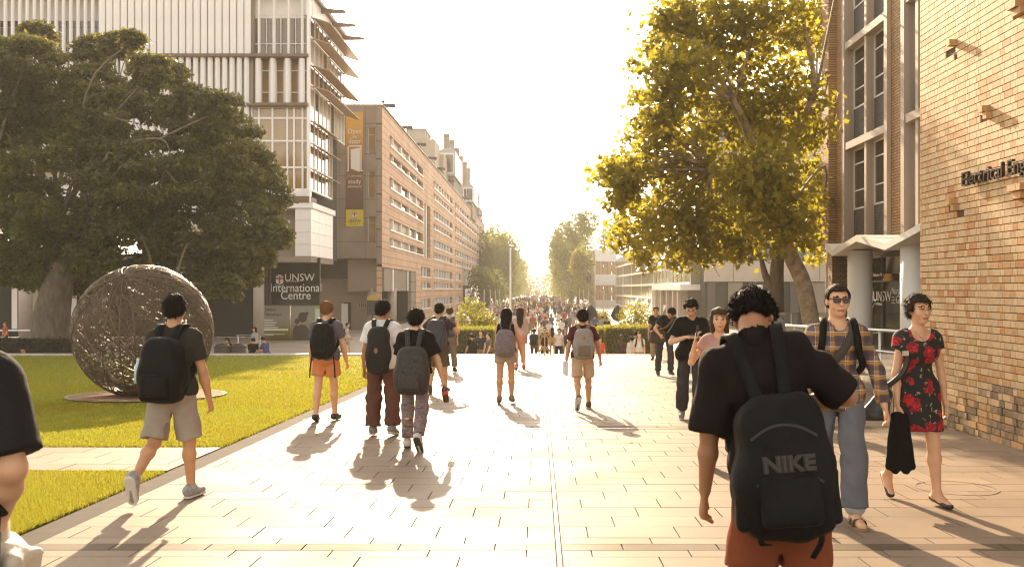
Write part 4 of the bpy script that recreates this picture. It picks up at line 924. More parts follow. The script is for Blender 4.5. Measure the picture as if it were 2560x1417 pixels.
# second and third trunk with their own crowns
for nm, lab, tr, lim2, lob, Yq, rr in (('plane_tree', 'upright brown forked tree behind the leaning plane tree', [(1942, 800), (1940, 700), (1944, 640), (1955, 560)], [(1938, 735), (1912, 690), (1900, 630)], [(1950, 540, 80), (1880, 590, 60), (1990, 500, 80), (1900, 500, 60)], 33.0, .30),
                               ('plane_tree', 'mottled grey tree trunk partly hidden by the folded canopy', [(2085, 800), (2083, 660), (2092, 560), (2098, 420)], [(2090, 560), (2060, 470), (2040, 400)], [(2060, 520, 70), (2050, 620, 36), (2020, 560, 60), (2100, 660, 28), (2110, 350, 80)], 38.0, .36)):
    b0 = P(*tr[0], Yq); b0[2] = gz(Yq); t2 = thing(nm, lab, 'tree', b0)
    limb([np.zeros(3)] + [P(x, y, Yq) - b0 for x, y in tr[1:]], rr, rr * .6, M_bark_p if rr > .3 else M_bark, t2, 'trunk', 12); limb([P(x, y, Yq) - b0 for x, y in lim2], rr * .6, .06, M_bark_p if rr > .3 else M_bark, t2, 'limb')
    C, N, cen = lobes_to_points(lob, 110, rng, .3, Yq, 1.5, shell=2.6); q, n_ = clump(C, N, 8, .3, rng)
    V, Fs = leaves(q - b0, n_ * .3 + np.array((0, 0, .4)), .24, STARLEAF, .8, rng=rng); tag(mobj('crown', V, Fs, M_plane, t2), kind='stuff')
# --- avenue trees far down the mall
def simple_tree(name, label, X, Y, zb, hgt, rad, n, size, m, group=None, trunk_r=.35, rng=None, low=.18, squash=1.0):
    t = thing(name, label, 'tree', (X, Y, zb), 0, group)
    C = []
    for i in range(9):
        a = rng.uniform(0, 6.28); f = rng.uniform(low + .12, .86); rr = rad * math.sqrt(max(.08, 1 - ((f - .5) / .52) ** 2))
        c = np.array((rr * .5 * math.cos(a), rr * .5 * math.sin(a), hgt * f)); k = n // 9; u = rng.normal(size=(k, 3)); u /= np.linalg.norm(u, axis=1)[:, None]
        C.append(c + u * (rr * .58 * rng.uniform(.3, 1, k) ** .35)[:, None] * np.array((1, 1, 1.15)))
    C = np.concatenate(C); q = C + rng.normal(size=C.shape) * size * .6
    V, Fs = leaves(q, np.tile((0, 0, .4), (len(q), 1)), size, QUADLEAF, .9, rng=rng); tag(mobj('crown', V, Fs, m, t), kind='stuff')
    MB().tube([(0, 0, 0), (.1, 0, hgt * .35), (0, .1, hgt * .7)], [trunk_r, trunk_r * .7, trunk_r * .2], 8).build('trunk', M_bark, t, True); return t
rng = np.random.default_rng(11)
avl = [(-11.2, 215, 17.5, 6.4), (-11.0, 240, 19, 6.4), (-10.4, 268, 19, 6.6), (-10.6, 300, 17.5, 6), (-10.2, 340, 17, 6.2), (-9.8, 390, 16, 6.5), (-9, 450, 15, 7)]
avr = [(8.8, 216, 19.5, 6.2), (8.4, 242, 19.0, 6.2), (8.8, 272, 16.8, 5.5), (8.8, 306, 16, 5.6), (8.6, 345, 15.5, 5.6), (8.6, 395, 15, 6), (16, 232, 19.5, 6.5), (8.6, 455, 15, 7)]
ordn = ['first', 'second', 'third', 'fourth', 'fifth', 'sixth', 'seventh', 'eighth']
for side, lst in (('left', avl), ('right', avr)):
    for i, (X, Y, h, r) in enumerate(lst):
        simple_tree('avenue_tree', f'hazy green avenue tree, {ordn[i]} from the viewer on the {side} side of the mall', X, Y, LOW, h + 2, r, 10500 if i < 3 else 5500, .60, M_far, 'avenue trees along the far mall', .4, rng, .05)
simple_tree('avenue_tree', 'narrow bright green tree beside the white block', 8.9, 192, LOW, 12.5, 2.6, 3200, .5, M_bush, None, .2, rng, .05)
simple_tree('round_shrub_tree', 'rounded hazy shrub at the foot of the left avenue trees', -9.2, 170, LOW, 7.0, 3.6, 3200, .5, M_far, None, .2, rng, .0)
simple_tree('distant_tree', 'pale hazy tree mass closing the far end of the mall, left', -7, 500, LOW, 9.0, 11, 4500, 1.0, M_far, None, .5, rng, .0)
simple_tree('distant_tree', 'pale hazy tree mass closing the far end of the mall, right', 8, 505, LOW, 8.0, 11, 4500, 1.0, M_far, None, .5, rng, .0)
# bright bushes and a young tree
def bush(label, px, py, Y, rx, hgt, n, size, m, name='bush'):
    X = W(px, Y); t = thing(name, label, 'bush', (X, Y, LOW)); u = rng.normal(size=(n, 3)); u /= np.linalg.norm(u, axis=1)[:, None]; u[:, 2] = np.abs(u[:, 2]) if hgt < 2 else u[:, 2]
    lob = rng.integers(0, 8, n); a = np.arange(8) * .785; off = np.stack([np.cos(a) * rx * .45, np.sin(a) * rx * .4, rng.uniform(.35, .72, 8) * hgt], 1)
    q = off[lob] + u * rng.uniform(.4, 1, n)[:, None] ** .4 * np.array((rx * .5, rx * .5, hgt * .33)); q[:, 2] = np.maximum(q[:, 2], .02)
    V, Fs = leaves(q, u * .4 + np.array((0, 0, .5)), size, QUADLEAF, .7, rng=rng); tag(mobj('foliage', V, Fs, m, t), kind='stuff')
    for i in range(5): limb([(0, 0, 0), off[i] * .5, off[i]], .04, .015, M_bark, t, 'stem', 5)
bush('large sunlit yellow green bush behind the left hedge', 1195, 800, 50, 1.35, 3.1, 3600, .16, M_bush)
bush('small sunlit bush between the closed umbrellas', 1500, 800, 74, 1.0, 2.2, 1500, .16, M_bush)
simple_tree('young_tree', 'young bright green tree behind the right hedge', W(1590, 48), 48, LOW, 3.0, .95, 1500, .15, M_bush, None, .05, rng, .35)
def hedge(label, x0, x1, Y, ytop, dep, n, m, zb=LOW):
    X0, X1, zt = W(x0, Y), W(x1, Y), Zp(ytop, Y); t = thing('hedge', label, 'hedge', ((X0 + X1) / 2, Y, zb)); w_, h_ = (X1 - X0) / 2, zt - zb
    bo('core', (-w_ + .06, .06, 0), (w_ - .06, dep - .06, h_ - .06), M_soil, t)
    f = rng.uniform(0, 1, n); q = np.stack([rng.uniform(-w_, w_, n), rng.uniform(0, dep, n), rng.uniform(0, h_, n)], 1); s = rng.integers(0, 10, n)
    q[s < 5, 1] = 0; q[(s >= 5) & (s < 8), 2] = h_; q[s == 8, 0] = -w_; q[s == 9, 0] = w_; q += rng.normal(size=q.shape) * .035
    V, Fs = leaves(q, None, .085, QUADLEAF, 1, rng=rng); tag(mobj('foliage', V, Fs, m, t), kind='stuff')
hedge('clipped sunlit hedge on the left of the steps', 1100, 1235, 44, 822, 2.0, 9000, M_bush)
hedge('clipped sunlit hedge on the right of the steps', 1512, 1655, 44, 818, 2.0, 9000, M_bush)
hedge('short hedge end beside the person in the red shirt', 1494, 1511, 44.6, 822, 1.6, 1500, M_bush)
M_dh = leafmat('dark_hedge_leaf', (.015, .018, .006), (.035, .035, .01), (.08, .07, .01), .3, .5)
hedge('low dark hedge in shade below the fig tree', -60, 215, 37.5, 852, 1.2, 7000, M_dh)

# fallen leaves
n = 45; yl = rng.uniform(6.5, 30, n); xl = rng.uniform(-6, 5.2, n); zl_ = -SL * yl + .012
V, Fs = leaves(np.stack([xl, yl, zl_], 1), np.tile((0, 0, 6.0), (n, 1)), .075, STARLEAF, .8, rng=rng)
tag(mobj('fallen_leaves', V, Fs, mat('dry_leaf', (.22, .12, .04), .8, rnd=.4)), 'scattered dry leaves lying on the plaza and lawn', 'leaves', kind='stuff')
# ---------------------------------------------------------------- wire sphere sculpture
rng = np.random.default_rng(21)
SYc = 17.6; SX, SZ, SR = W(359, SYc), Zp(829, SYc), 166 / F * SYc
s0 = np.array((SX, SYc, gz(SYc)))
gl = thing('wire_sphere_sculpture', 'large sphere woven from dark bronze wire standing on the lawn', 'sculpture', s0)
cz = SZ - s0[2]
M_wire = mat('bronze_wire', (.15, .105, .065), .38, metal=.6)
pole = np.array((-.07, -.55, .83)); pole /= np.linalg.norm(pole)
n_w, seg = 4300, 6
d = rng.normal(size=(n_w, 3)); d /= np.linalg.norm(d, axis=1)[:, None]
tg = np.cross(d, rng.normal(size=(n_w, 3)) * .75 + pole * (rng.random((n_w, 1)) < .6) * rng.choice([-1, 1], (n_w, 1)) * 1.6); tg /= np.linalg.norm(tg, axis=1)[:, None]
ln = rng.uniform(.2, .6, n_w); cu = rng.normal(size=n_w) * 1.2
T = np.linspace(0, 1, seg + 1); pts = np.zeros((n_w, seg + 1, 3)); p = d.copy(); t_ = tg.copy()
for i in range(seg + 1):
    pts[:, i] = p * (SR - .012 * rng.random((n_w, 1)))
    st = (ln / seg)[:, None]; b_ = np.cross(p, t_); t_ = t_ * np.cos(cu[:, None] * st) + b_ * np.sin(cu[:, None] * st); pn = p * np.cos(st) + t_ * np.sin(st); t_ = t_ * np.cos(st) - p * np.sin(st); p = pn / np.linalg.norm(pn, axis=1)[:, None]
def wires(pts, r):
    n, k, _ = pts.shape; dr = np.gradient(pts, axis=1); dr /= np.linalg.norm(dr, axis=2)[..., None] + 1e-9; u = pts / (np.linalg.norm(pts, axis=2)[..., None] + 1e-9); w = np.cross(dr, u)
    V = np.stack([pts + r * (math.cos(a) * u + math.sin(a) * w) for a in (1.57, 3.66, 5.76)], 2); idx = np.arange(n * k * 3).reshape(n, k, 3)
    Fs = [np.stack([idx[:, :-1, j], idx[:, :-1, (j + 1) % 3], idx[:, 1:, (j + 1) % 3], idx[:, 1:, j]], -1).reshape(-1, 4) for j in range(3)]
    return V.reshape(-1, 3), np.concatenate(Fs)
V, Fs = wires(pts, .0056); V[:, 2] += cz
tag(mobj('woven_wire', V, Fs, M_wire, gl, True), kind='stuff')
u = np.cross(pole, (1, 0, 0)); u /= np.linalg.norm(u); w_ = np.cross(pole, u)
for i in range(18):
    a = i / 18 * 2 * math.pi + rng.normal() * .08; e = math.cos(a) * u + math.sin(a) * w_; sw = rng.normal() * .5; k = 26; pp = []
    for t in np.linspace(.04, rng.uniform(1.9, 2.6), k):
        e2 = math.cos(a + sw * t) * u + math.sin(a + sw * t) * w_; pp.append((math.cos(t) * pole + math.sin(t) * e2) * SR)
    V, Fs = wires(np.array([pp]), .014); V[:, 2] += cz; mobj('rib', V, Fs, M_wire, gl, True)
cap = []; capF = []; na, nb = 32, 7
for j in range(nb + 1):
    th = math.pi - j / nb * .56
    for i in range(na): cap.append((SR * .985 * math.sin(th) * math.cos(i * 2 * math.pi / na), SR * .985 * math.sin(th) * math.sin(i * 2 * math.pi / na), SR * .985 * math.cos(th) + cz))
capF = [(j * na + i, j * na + (i + 1) % na, (j + 1) * na + (i + 1) % na, (j + 1) * na + i) for j in range(nb) for i in range(na)]
mobj('base_bowl', cap, capF, mat('dark_bronze', (.03, .022, .018), .4, metal=.7), gl, True)
md = [(SX + .08 + r_ * math.cos(a), SYc + r_ * math.sin(a), gz(SYc + r_ * math.sin(a)) + .03) for r_ in (1.33, 1.38) for a in np.linspace(0, 2 * math.pi, 49)[:-1]]
bed = thing('mulch_bed', 'round red brown mulch bed with steel edge under the wire sphere', 'mulch bed', (SX, SYc, gz(SYc))); mb0 = np.array((SX, SYc, gz(SYc)))
mobj('mulch', np.array(md[:48]) - mb0, [tuple(range(48))], mat('red_mulch', (.24, .11, .05), .9, var=.35, scale=30, bump=.6, bscale=50), bed); mobj('edging', np.array(md) - mb0 + np.array((0, 0, .004)), [(i, (i + 1) % 48, 48 + (i + 1) % 48, 48 + i) for i in range(48)], M_conc, bed)
# ---------------------------------------------------------------- small things down the mall
fp = thing('flagpole', 'tall slim white flagpole standing beside the left avenue trees', 'flagpole', (W(1276, 60), 60, LOW)); cyl('pole', (0, 0, 0), .075, Zp(625, 60) - LOW, M_white2, fp, 12, .045); cyl('finial', (0, 0, Zp(625, 60) - LOW), .06, .12, M_white2, fp, 10)
tgd = thing('tree_guard', 'pale timber three-post tree guard frame at the top of the steps', 'tree guard', (W(1361, 34.2), 34.2, gz(34.2)))
hh = Zp(822, 34.2) - gz(34.2); pr = [(-.19, 0), (.01, -.13), (.2, .02)]
for (x, y) in pr: bo('post', (x - .022, y - .022, 0), (x + .022, y + .022, hh), M_wood, tgd)
for i in range(3):
    a, b = np.array((*pr[i], 0)), np.array((*pr[(i + 1) % 3], 0))
    for (z0, z1) in ((hh * .97, hh * .97), (hh * .92, hh * .66), (hh * .1, hh * .36)):
        m_ = (a + b) / 2
        if z0 == z1: MB().tube([a + (0, 0, z0), b + (0, 0, z0)], .02, 6).build('rail', M_wood, tgd)
        else: MB().tube([a + (0, 0, z0), m_ + (0, 0, z1)], .016, 6).build('brace', M_wood, tgd); MB().tube([b + (0, 0, z0), m_ + (0, 0, z1)], .016, 6).build('brace', M_wood, tgd)
MB().tube([(0, 0, 0), (.01, 0, hh * .6), (0, .01, hh * 1.0)], [.02, .018, .012], 6).build('sapling_stem', M_bark, tgd)
M_umb = mat('umbrella_black', (.018, .016, .014), .8, var=.2, scale=6)
for i, (px, y0, y1, lab) in enumerate(((1478, 762, 812, 'left closed black cafe umbrella in front of the white block'), (1545, 763, 803, 'right closed black cafe umbrella by the glass building corner'))):
    Yq = 70.0; um = thing('cafe_umbrella', lab, 'umbrella', (W(px, Yq), Yq, LOW), 0, 'closed cafe umbrellas'); zb, zt = Zp(y1, Yq) - LOW, Zp(y0, Yq) - LOW
    cyl('pole', (0, 0, 0), .03, zt, M_dark, um, 8); cyl('base', (0, 0, 0), .3, .08, M_dark, um, 12)
    n = 14; V = []; prof = [(0, .06), (.1, .30), (.35, .42), (.6, .36), (.85, .2), (1, .03)]
    for (f, r_) in prof:
        for j in range(n): a = j * 2 * math.pi / n; q = r_ * (1.25 if j % 2 else .8); V.append((q * math.cos(a), q * math.sin(a), zb + (zt - zb) * f))
    mobj('folded_canopy', V, [(k * n + j, k * n + (j + 1) % n, (k + 1) * n + (j + 1) % n, (k + 1) * n + j) for k in range(len(prof) - 1) for j in range(n)], M_umb, um)
for i in range(10):       # pale posts along both sides of the mall
    side = -1 if i < 5 else 1; k = i % 5; Yq = 95 + k * 14; X = -6.2 if side < 0 else 6.4
    o = cyl('bollard_post', (X, Yq, LOW), .07, 3.4, M_conc_l, None, 8); cyl('cap', (0 + X, Yq, LOW + 3.4), .09, .1, M_conc_l, o, 8)
    tag(o, f'slim pale post, {ordn[k]} from the viewer on the {"left" if side < 0 else "right"} side of the mall', 'post', 'posts along the mall')
for i, (X, Yq, lab) in enumerate(((-1.2, 345, 'hazy white car at the far end of the mall, left one'), (2.2, 350, 'hazy white car at the far end of the mall, right one'))):
    c = thing('parked_car', lab, 'car', (X, Yq, LOW), .15); cm = mat('car_white', (.7, .7, .7), .25, coat=.5)
    MB().prism([(-2.1, -.85, .3), (2.1, -.85, .3), (2.15, -.85, .75), (1.3, -.85, .9), (.7, -.85, 1.4), (-1.0, -.85, 1.45), (-1.8, -.85, .95), (-2.1, -.85, .85)], (0, 1.7, 0)).build('body', cm, c)
    bo('windscreen', (-.9, -.87, .95), (.75, -.855, 1.33), M_glass_d, c)
    for wx in (-1.3, 1.3): cyl('wheel', (wx, -.9, .32), .32, .2, M_black, c, 14, None, (0, 1, 0))
cb2 = thing('railing', 'thin railing in front of the left colonnade', 'railing', (W(595, 52), 52, LOW))
for i in range(2): cyl('post', (i * 1.2, 0, 0), .03, 1.05, M_steel, cb2, 8)
MB().tube([(-.1, 0, 1.05), (1.9, 0, 1.05)], .03, 8).build('rail', M_steel, cb2)
ib = thing('information_board', 'small yellow and dark information board by the undercroft columns', 'sign', (W(931, 80), 80, LOW)); bo('panel', (-.45, -.02, 1.35), (.45, .02, 2.6), mat('sign_navy', (.05, .05, .06), .5), ib); bo('header', (-.45, -.03, 2.6), (.45, .03, 2.95), mat('sign_yellow', (.6, .42, .03), .5), ib); bo('post', (-.04, -.04, 0), (.04, .04, 1.35), M_dark, ib)
sr = thing('stair_rail', 'pale sloping stair rail in front of the terracotta building', 'railing', (W(1000, 60), 60, LOW))
MB().tube([P(972, 822, 60) - np.array((W(1000, 60), 60, LOW)), P(1040, 803, 60) - np.array((W(1000, 60), 60, LOW)), P(1062, 812, 60) - np.array((W(1000, 60), 60, LOW))], .05, 8).build('rail', M_kerb, sr)
for px, py in ((975, 822), (1005, 813), (1038, 805)): q = P(px, py, 60) - np.array((W(1000, 60), 60, LOW)); cyl('post', (q[0], 0, 0), .03, q[2], M_kerb, sr, 6)
# ---------------------------------------------------------------- haze
hz = MB(); hz.box((-260, -15, -4), (260, 520, 32)); ho = hz.build('haze', None); ho.data.materials.clear()
hm = bpy.data.materials.new('haze_air'); hm.use_nodes = True; nt = hm.node_tree; nt.nodes.remove(nt.nodes['Principled BSDF'])
pv = nt.nodes.new('ShaderNodeVolumePrincipled'); pv.inputs['Color'].default_value = (1.0, .93, .80, 1); pv.inputs['Density'].default_value = .0006; pv.inputs['Anisotropy'].default_value = .25
nt.links.new(pv.outputs[0], nt.nodes['Material Output'].inputs['Volume']); ho.data.materials.append(hm); tag(ho, 'warm golden haze in the air over the whole scene', 'haze', kind='stuff')
# ---------------------------------------------------------------- people: smooth implicit bodies meshed with surface nets
def A(*v): return np.array(v, float)
def nrm(v): v = np.asarray(v, float); return v / (np.linalg.norm(v) + 1e-12)
def cone(a, b, ra, rb, k=.02, sq=None, flat=None): return ('c', A(*a), A(*b), ra, rb, k, sq, flat)
def ell(c, r, Rm=None, k=.02): return ('e', A(*c), A(*r), np.eye(3) if Rm is None else Rm, k)
def rbox(c, h, Rm=None, r=.02, k=.015): return ('b', A(*c), A(*h), np.eye(3) if Rm is None else Rm, r, k)
def prim_bounds(p):
    if p[0] == 'c':
        r = max(p[3], p[4]) * (p[6][1] if p[6] is not None and p[6][1] > 1 else 1); return np.minimum(p[1], p[2]) - r, np.maximum(p[1], p[2]) + r
    if p[0] == 'e': r = p[2].max(); return p[1] - r, p[1] + r
    r = np.linalg.norm(p[2]) + p[4]; return p[1] - r, p[1] + r
def prim_d(p, X):
    if p[0] == 'c':
        _, a, b, ra, rb, k, sq, flat = p; ab = b - a; L2 = ab @ ab + 1e-12; q = X - a
        t = np.clip((q @ ab) / L2, 0, 1); w = q - t[..., None] * ab
        if sq is not None:
            n, f = sq; n = nrm(n); w = w + (1 / f - 1) * (w @ n)[..., None] * n
        d = np.sqrt((w * w).sum(-1)) - (ra + t * (rb - ra))
        if flat is not None: d = np.maximum(d, (X - flat[0]) @ flat[1])
        return d
    if p[0] == 'e':
        q = (X - p[1]) @ p[3].T; k0 = np.sqrt(((q / p[2]) ** 2).sum(-1)); k1 = np.sqrt(((q / p[2] ** 2) ** 2).sum(-1)) + 1e-9
        return k0 * (k0 - 1) / k1
    q = np.abs((X - p[1]) @ p[3].T) - p[2]
    return np.sqrt((np.maximum(q, 0) ** 2).sum(-1)) + np.minimum(q.max(-1), 0) - p[4]
def field_mesh(ops, v, noise=None):
    """ops: prims (union), ('cut', pt, n), ('sub', prim)"""
    los, his = zip(*[prim_bounds(p) for p in ops if p[0] in 'ceb'])
    lo = np.min(los, 0) - 3 * v; hi = np.max(his, 0) + 3 * v; n = np.maximum(((hi - lo) / v).astype(int) + 2, 4)
    ax = [lo[i] + v * np.arange(n[i]) for i in range(3)]; D = np.full(n, .3, np.float32)
    def sub(l, h): return tuple(slice(max(0, int((l[i] - lo[i]) / v)), min(n[i], int((h[i] - lo[i]) / v) + 2)) for i in range(3))
    def pts(s): return np.stack(np.meshgrid(ax[0][s[0]], ax[1][s[1]], ax[2][s[2]], indexing='ij'), -1)
    for p in ops:
        if p[0] in 'ceb':
            k = p[5] if p[0] in 'cb' else p[4]; l, h = prim_bounds(p); s = sub(l - k - 2.5 * v, h + k + 2.5 * v); d = prim_d(p, pts(s)); c = D[s]
            hh = np.maximum(k - np.abs(c - d), 0) / k; D[s] = np.minimum(c, d) - hh * hh * k * .25
        elif p[0] == 'cut':
            g = (ax[0] - p[1][0])[:, None, None] * p[2][0] + (ax[1] - p[1][1])[None, :, None] * p[2][1] + (ax[2] - p[1][2])[None, None, :] * p[2][2]; D = np.maximum(D, g)
        elif p[0] == 'sub':
            l, h = prim_bounds(p[1]); s = sub(l - 2 * v, h + 2 * v); D[s] = np.maximum(D[s], -prim_d(p[1], pts(s)))
    if noise:
        r = np.random.default_rng(noise[3] if len(noise) > 3 else 1); amp, fr, st = noise[0], noise[1], noise[2]; T = 0
        for i in range(7):
            kv = r.normal(size=3) * fr * np.array(st); ph = r.uniform(0, 6.28)
            T = T + np.sin(ax[0][:, None, None] * kv[0] + ax[1][None, :, None] * kv[1] + ax[2][None, None, :] * kv[2] + ph)
        D = D + amp * T / 3
    return nets(D, lo, v)
def nets(D, lo, v):
    S = D < 0; n = np.array(D.shape); c = np.zeros(n - 1, np.int8)
    offs = [(i, j, k) for i in (0, 1) for j in (0, 1) for k in (0, 1)]
    sl_ = lambda o: tuple(slice(o[i], n[i] - 1 + o[i]) for i in range(3))
    for o in offs: c += S[sl_(o)]
    I = np.argwhere((c > 0) & (c < 8))
    if len(I) == 0: return np.zeros((0, 3)), np.zeros((0, 4), int)
    vals = np.stack([D[I[:, 0] + o[0], I[:, 1] + o[1], I[:, 2] + o[2]] for o in offs], 1); acc = np.zeros((len(I), 3)); cnt = np.zeros(len(I)); O = np.array(offs, float)
    for a in range(8):
        for b in range(a + 1, 8):
            if np.abs(O[a] - O[b]).sum() != 1: continue
            va, vb = vals[:, a], vals[:, b]; m = (va < 0) != (vb < 0); t = np.where(m, va / (va - vb + 1e-12), 0); acc += np.where(m[:, None], O[a] + t[:, None] * (O[b] - O[a]), 0); cnt += m
    V = lo + v * (I + acc / cnt[:, None]); idg = np.full(n - 1, -1, np.int32); idg[I[:, 0], I[:, 1], I[:, 2]] = np.arange(len(I)); Fs = []
    for ax_ in range(3):
        a = [slice(0, n[i]) for i in range(3)]; b = list(a); a[ax_] = slice(0, n[ax_] - 1); b[ax_] = slice(1, n[ax_]); s0, s1 = S[tuple(a)], S[tuple(b)]; E = np.argwhere(s0 != s1); u, w = (ax_ + 1) % 3, (ax_ + 2) % 3
        E = E[(E[:, u] > 0) & (E[:, w] > 0) & (E[:, u] < n[u] - 1) & (E[:, w] < n[w] - 1)]
        def at(du, dw): q = E.copy(); q[:, u] += du; q[:, w] += dw; return idg[q[:, 0], q[:, 1], q[:, 2]]
        Q = np.stack([at(-1, -1), at(0, -1), at(0, 0), at(-1, 0)], 1); fl = s0[E[:, 0], E[:, 1], E[:, 2]]; Q[~fl] = Q[~fl][:, ::-1]; Fs.append(Q)
    return V, np.concatenate(Fs)
def rotx(a): c, s = math.cos(a), math.sin(a); return np.array(((1, 0, 0), (0, c, -s), (0, s, c)))
def rotz(a): c, s = math.cos(a), math.sin(a); return np.array(((c, -s, 0), (s, c, 0), (0, 0, 1)))
class Sk: pass
def skeleton(Ht, pose, wide=1.0, female=False):
    """local frame: faces +y, feet at z=0. pose: ll/rl=(thigh pitch, knee flex, foot pitch, abduct) la/ra=(pitch, abduct, elbow) or ((elbow vec),(wrist vec)); lean, side, head=(pitch, yaw), twist"""
    s = Sk(); k = Ht / 1.75; wide *= .90; s.k = k; s.w = wide; s.fem = female; hw = .092 * k * wide ** .5
    s.hip = {}; s.kn = {}; s.an = {}; s.heel = {}; s.toe = {}; s.fu = {}
    for sd, key in ((-1, 'll'), (1, 'rl')):
        p = list(pose.get(key, (0, 0, 0, 2))) + [0] * 4; th, kn, fp, ab = R(p[0]), R(p[1]), R(p[2]), R(p[3] if len(pose.get(key, ())) > 3 else 2)
        h = A(sd * hw, 0, 0); d = nrm((sd * math.sin(ab), math.sin(th), -math.cos(th))); K = h + d * .43 * k; d2 = nrm((sd * math.sin(ab) * .3, math.sin(th - kn), -math.cos(th - kn))); N = K + d2 * .405 * k
        f = A(sd * .12, math.cos(fp), math.sin(fp)); f = nrm(f); up = nrm(np.cross((1, 0, 0), f)); s.hip[sd] = h; s.kn[sd] = K; s.an[sd] = N; s.heel[sd] = N - f * .045 * k - up * .045 * k; s.toe[sd] = N + f * .155 * k - up * .058 * k; s.fu[sd] = (f, up)
    zmin = min(min(s.heel[q][2], s.toe[q][2]) for q in (-1, 1)) - .030 * k; sh = A(0, 0, -zmin)
    if 'hip_z' in pose: sh = A(0, 0, pose['hip_z'])
    le, si, tw = R(pose.get('lean', 3)), R(pose.get('side', 0)), R(pose.get('twist', 0)); u = nrm((math.sin(si), math.sin(le), math.cos(le) * math.cos(si))); r = nrm(rotz(tw) @ A(1, 0, 0)); r = nrm(r - u * (r @ u)); f = np.cross(u, r); s.u, s.r, s.f = u, r, f
    for D_ in (s.hip, s.kn, s.an, s.heel, s.toe):
        for q in D_: D_[q] = D_[q] + sh
    s.pel = sh + A(0, 0, .03 * k); s.waist = s.pel + u * .14 * k; s.chest = s.pel + u * .31 * k; s.neck = s.pel + u * .475 * k; shw = (.150 if female else .170) * k * wide ** .6
    s.sh = {q: s.pel + u * .412 * k + r * q * shw for q in (-1, 1)}; s.el = {}; s.wr = {}; s.hd = {}
    for q, key in ((-1, 'la'), (1, 'ra')):
        p = pose.get(key, (0, 8, 12)); S_ = s.sh[q]
        if np.ndim(p[0]) > 0: e = S_ + nrm(A(*p[0]) * A(q, 1, 1)) * .285 * k; w = e + nrm(A(*p[1]) * A(q, 1, 1)) * .25 * k
        else:
            a, b, c = R(p[0]), R(p[1]), R(p[2]); d = nrm((q * math.sin(b), math.sin(a), -math.cos(a) * math.cos(b))); e = S_ + d * .285 * k; d2 = nrm((q * math.sin(b) * .4, math.sin(a + c), -math.cos(a + c))); w = e + d2 * .25 * k
        s.el[q] = e; s.wr[q] = w; s.hd[q] = nrm(w - e) if len(p) < 4 or np.ndim(p[0]) == 0 else nrm(A(*p[3]) * A(q, 1, 1)) if False else nrm(w - e)
    hp, hy = pose.get('head', (0, 0)); M = rotz(R(hy)) @ np.stack([r, f, u], 1) @ rotx(R(-hp)); s.H = M.T   # rows: right, forward, up
    s.hc = s.neck + u * .055 * k + (M @ A(0, .012, .125)) * k * .98; s.hs = k ** .5 * 1.0 if Ht > 1 else k
    return s
def Hp(s, x, y, z): return s.hc + s.H.T @ (A(x, y, z) * s.hs)
def torso(s, o=0.0, kk=.05):
    k, w, u, r, f = s.k, s.w, s.u, s.r, s.f; c = .105 * k * w; P_ = []
    ww_ = .82 if s.fem else .95
    P_ += [cone(s.pel - r * .07 * k * w, s.pel + r * .07 * k * w, .105 * k + o, .105 * k + o, kk), cone(s.pel + u * .05 * k, s.waist, (.135 if s.fem else .13) * k * w + o, .118 * k * w * ww_ / .9 + o, kk, (f, .74)),
           cone(s.waist, s.chest, .115 * k * w * ww_ / .9 + o, .125 * k * w + o, kk, (f, .76)), cone(s.chest - r * .065 * k * w + u * .02, s.chest + r * .065 * k * w + u * .02, .098 * k + o, .098 * k + o, kk), cone(s.sh[-1] * .78 + s.sh[1] * .22 - u * .015 * k, s.sh[1] * .78 + s.sh[-1] * .22 - u * .015 * k, .066 * k + o, .066 * k + o, kk)]
    for q in (-1, 1):
        P_ += [cone(s.neck + u * .012 * k, s.sh[q] + u * .0, .043 * k + o * .5, .047 * k + o * .8, .04), cone(s.sh[q] - r * q * .02, s.sh[q] - r * q * .02 - u * .04, .058 * k + o, .055 * k + o, .05)]
        if s.fem: P_.append(ell(s.chest + f * .085 * k + r * q * .062 * k + u * .0, A(.058, .05, .058) * k + o, None, .05))
    return P_
def glutes(s, o=0.0):
    return [ell(s.pel - s.f * .045 * s.k + s.r * q * .065 * s.k - A(0, 0, .045 * s.k), A(.088, .085, .095) * s.k * (1.05 if s.fem else 1) + o, None, .05) for q in (-1, 1)]
def limbp(a, b, ra, rb, frac, k=.03, flare=0.0):
    e = a + (b - a) * frac; n = nrm(b - a); r1 = ra + (rb - ra) * frac + flare; return cone(a, e + n * r1 * .6, ra, r1, k, None, (e, n))
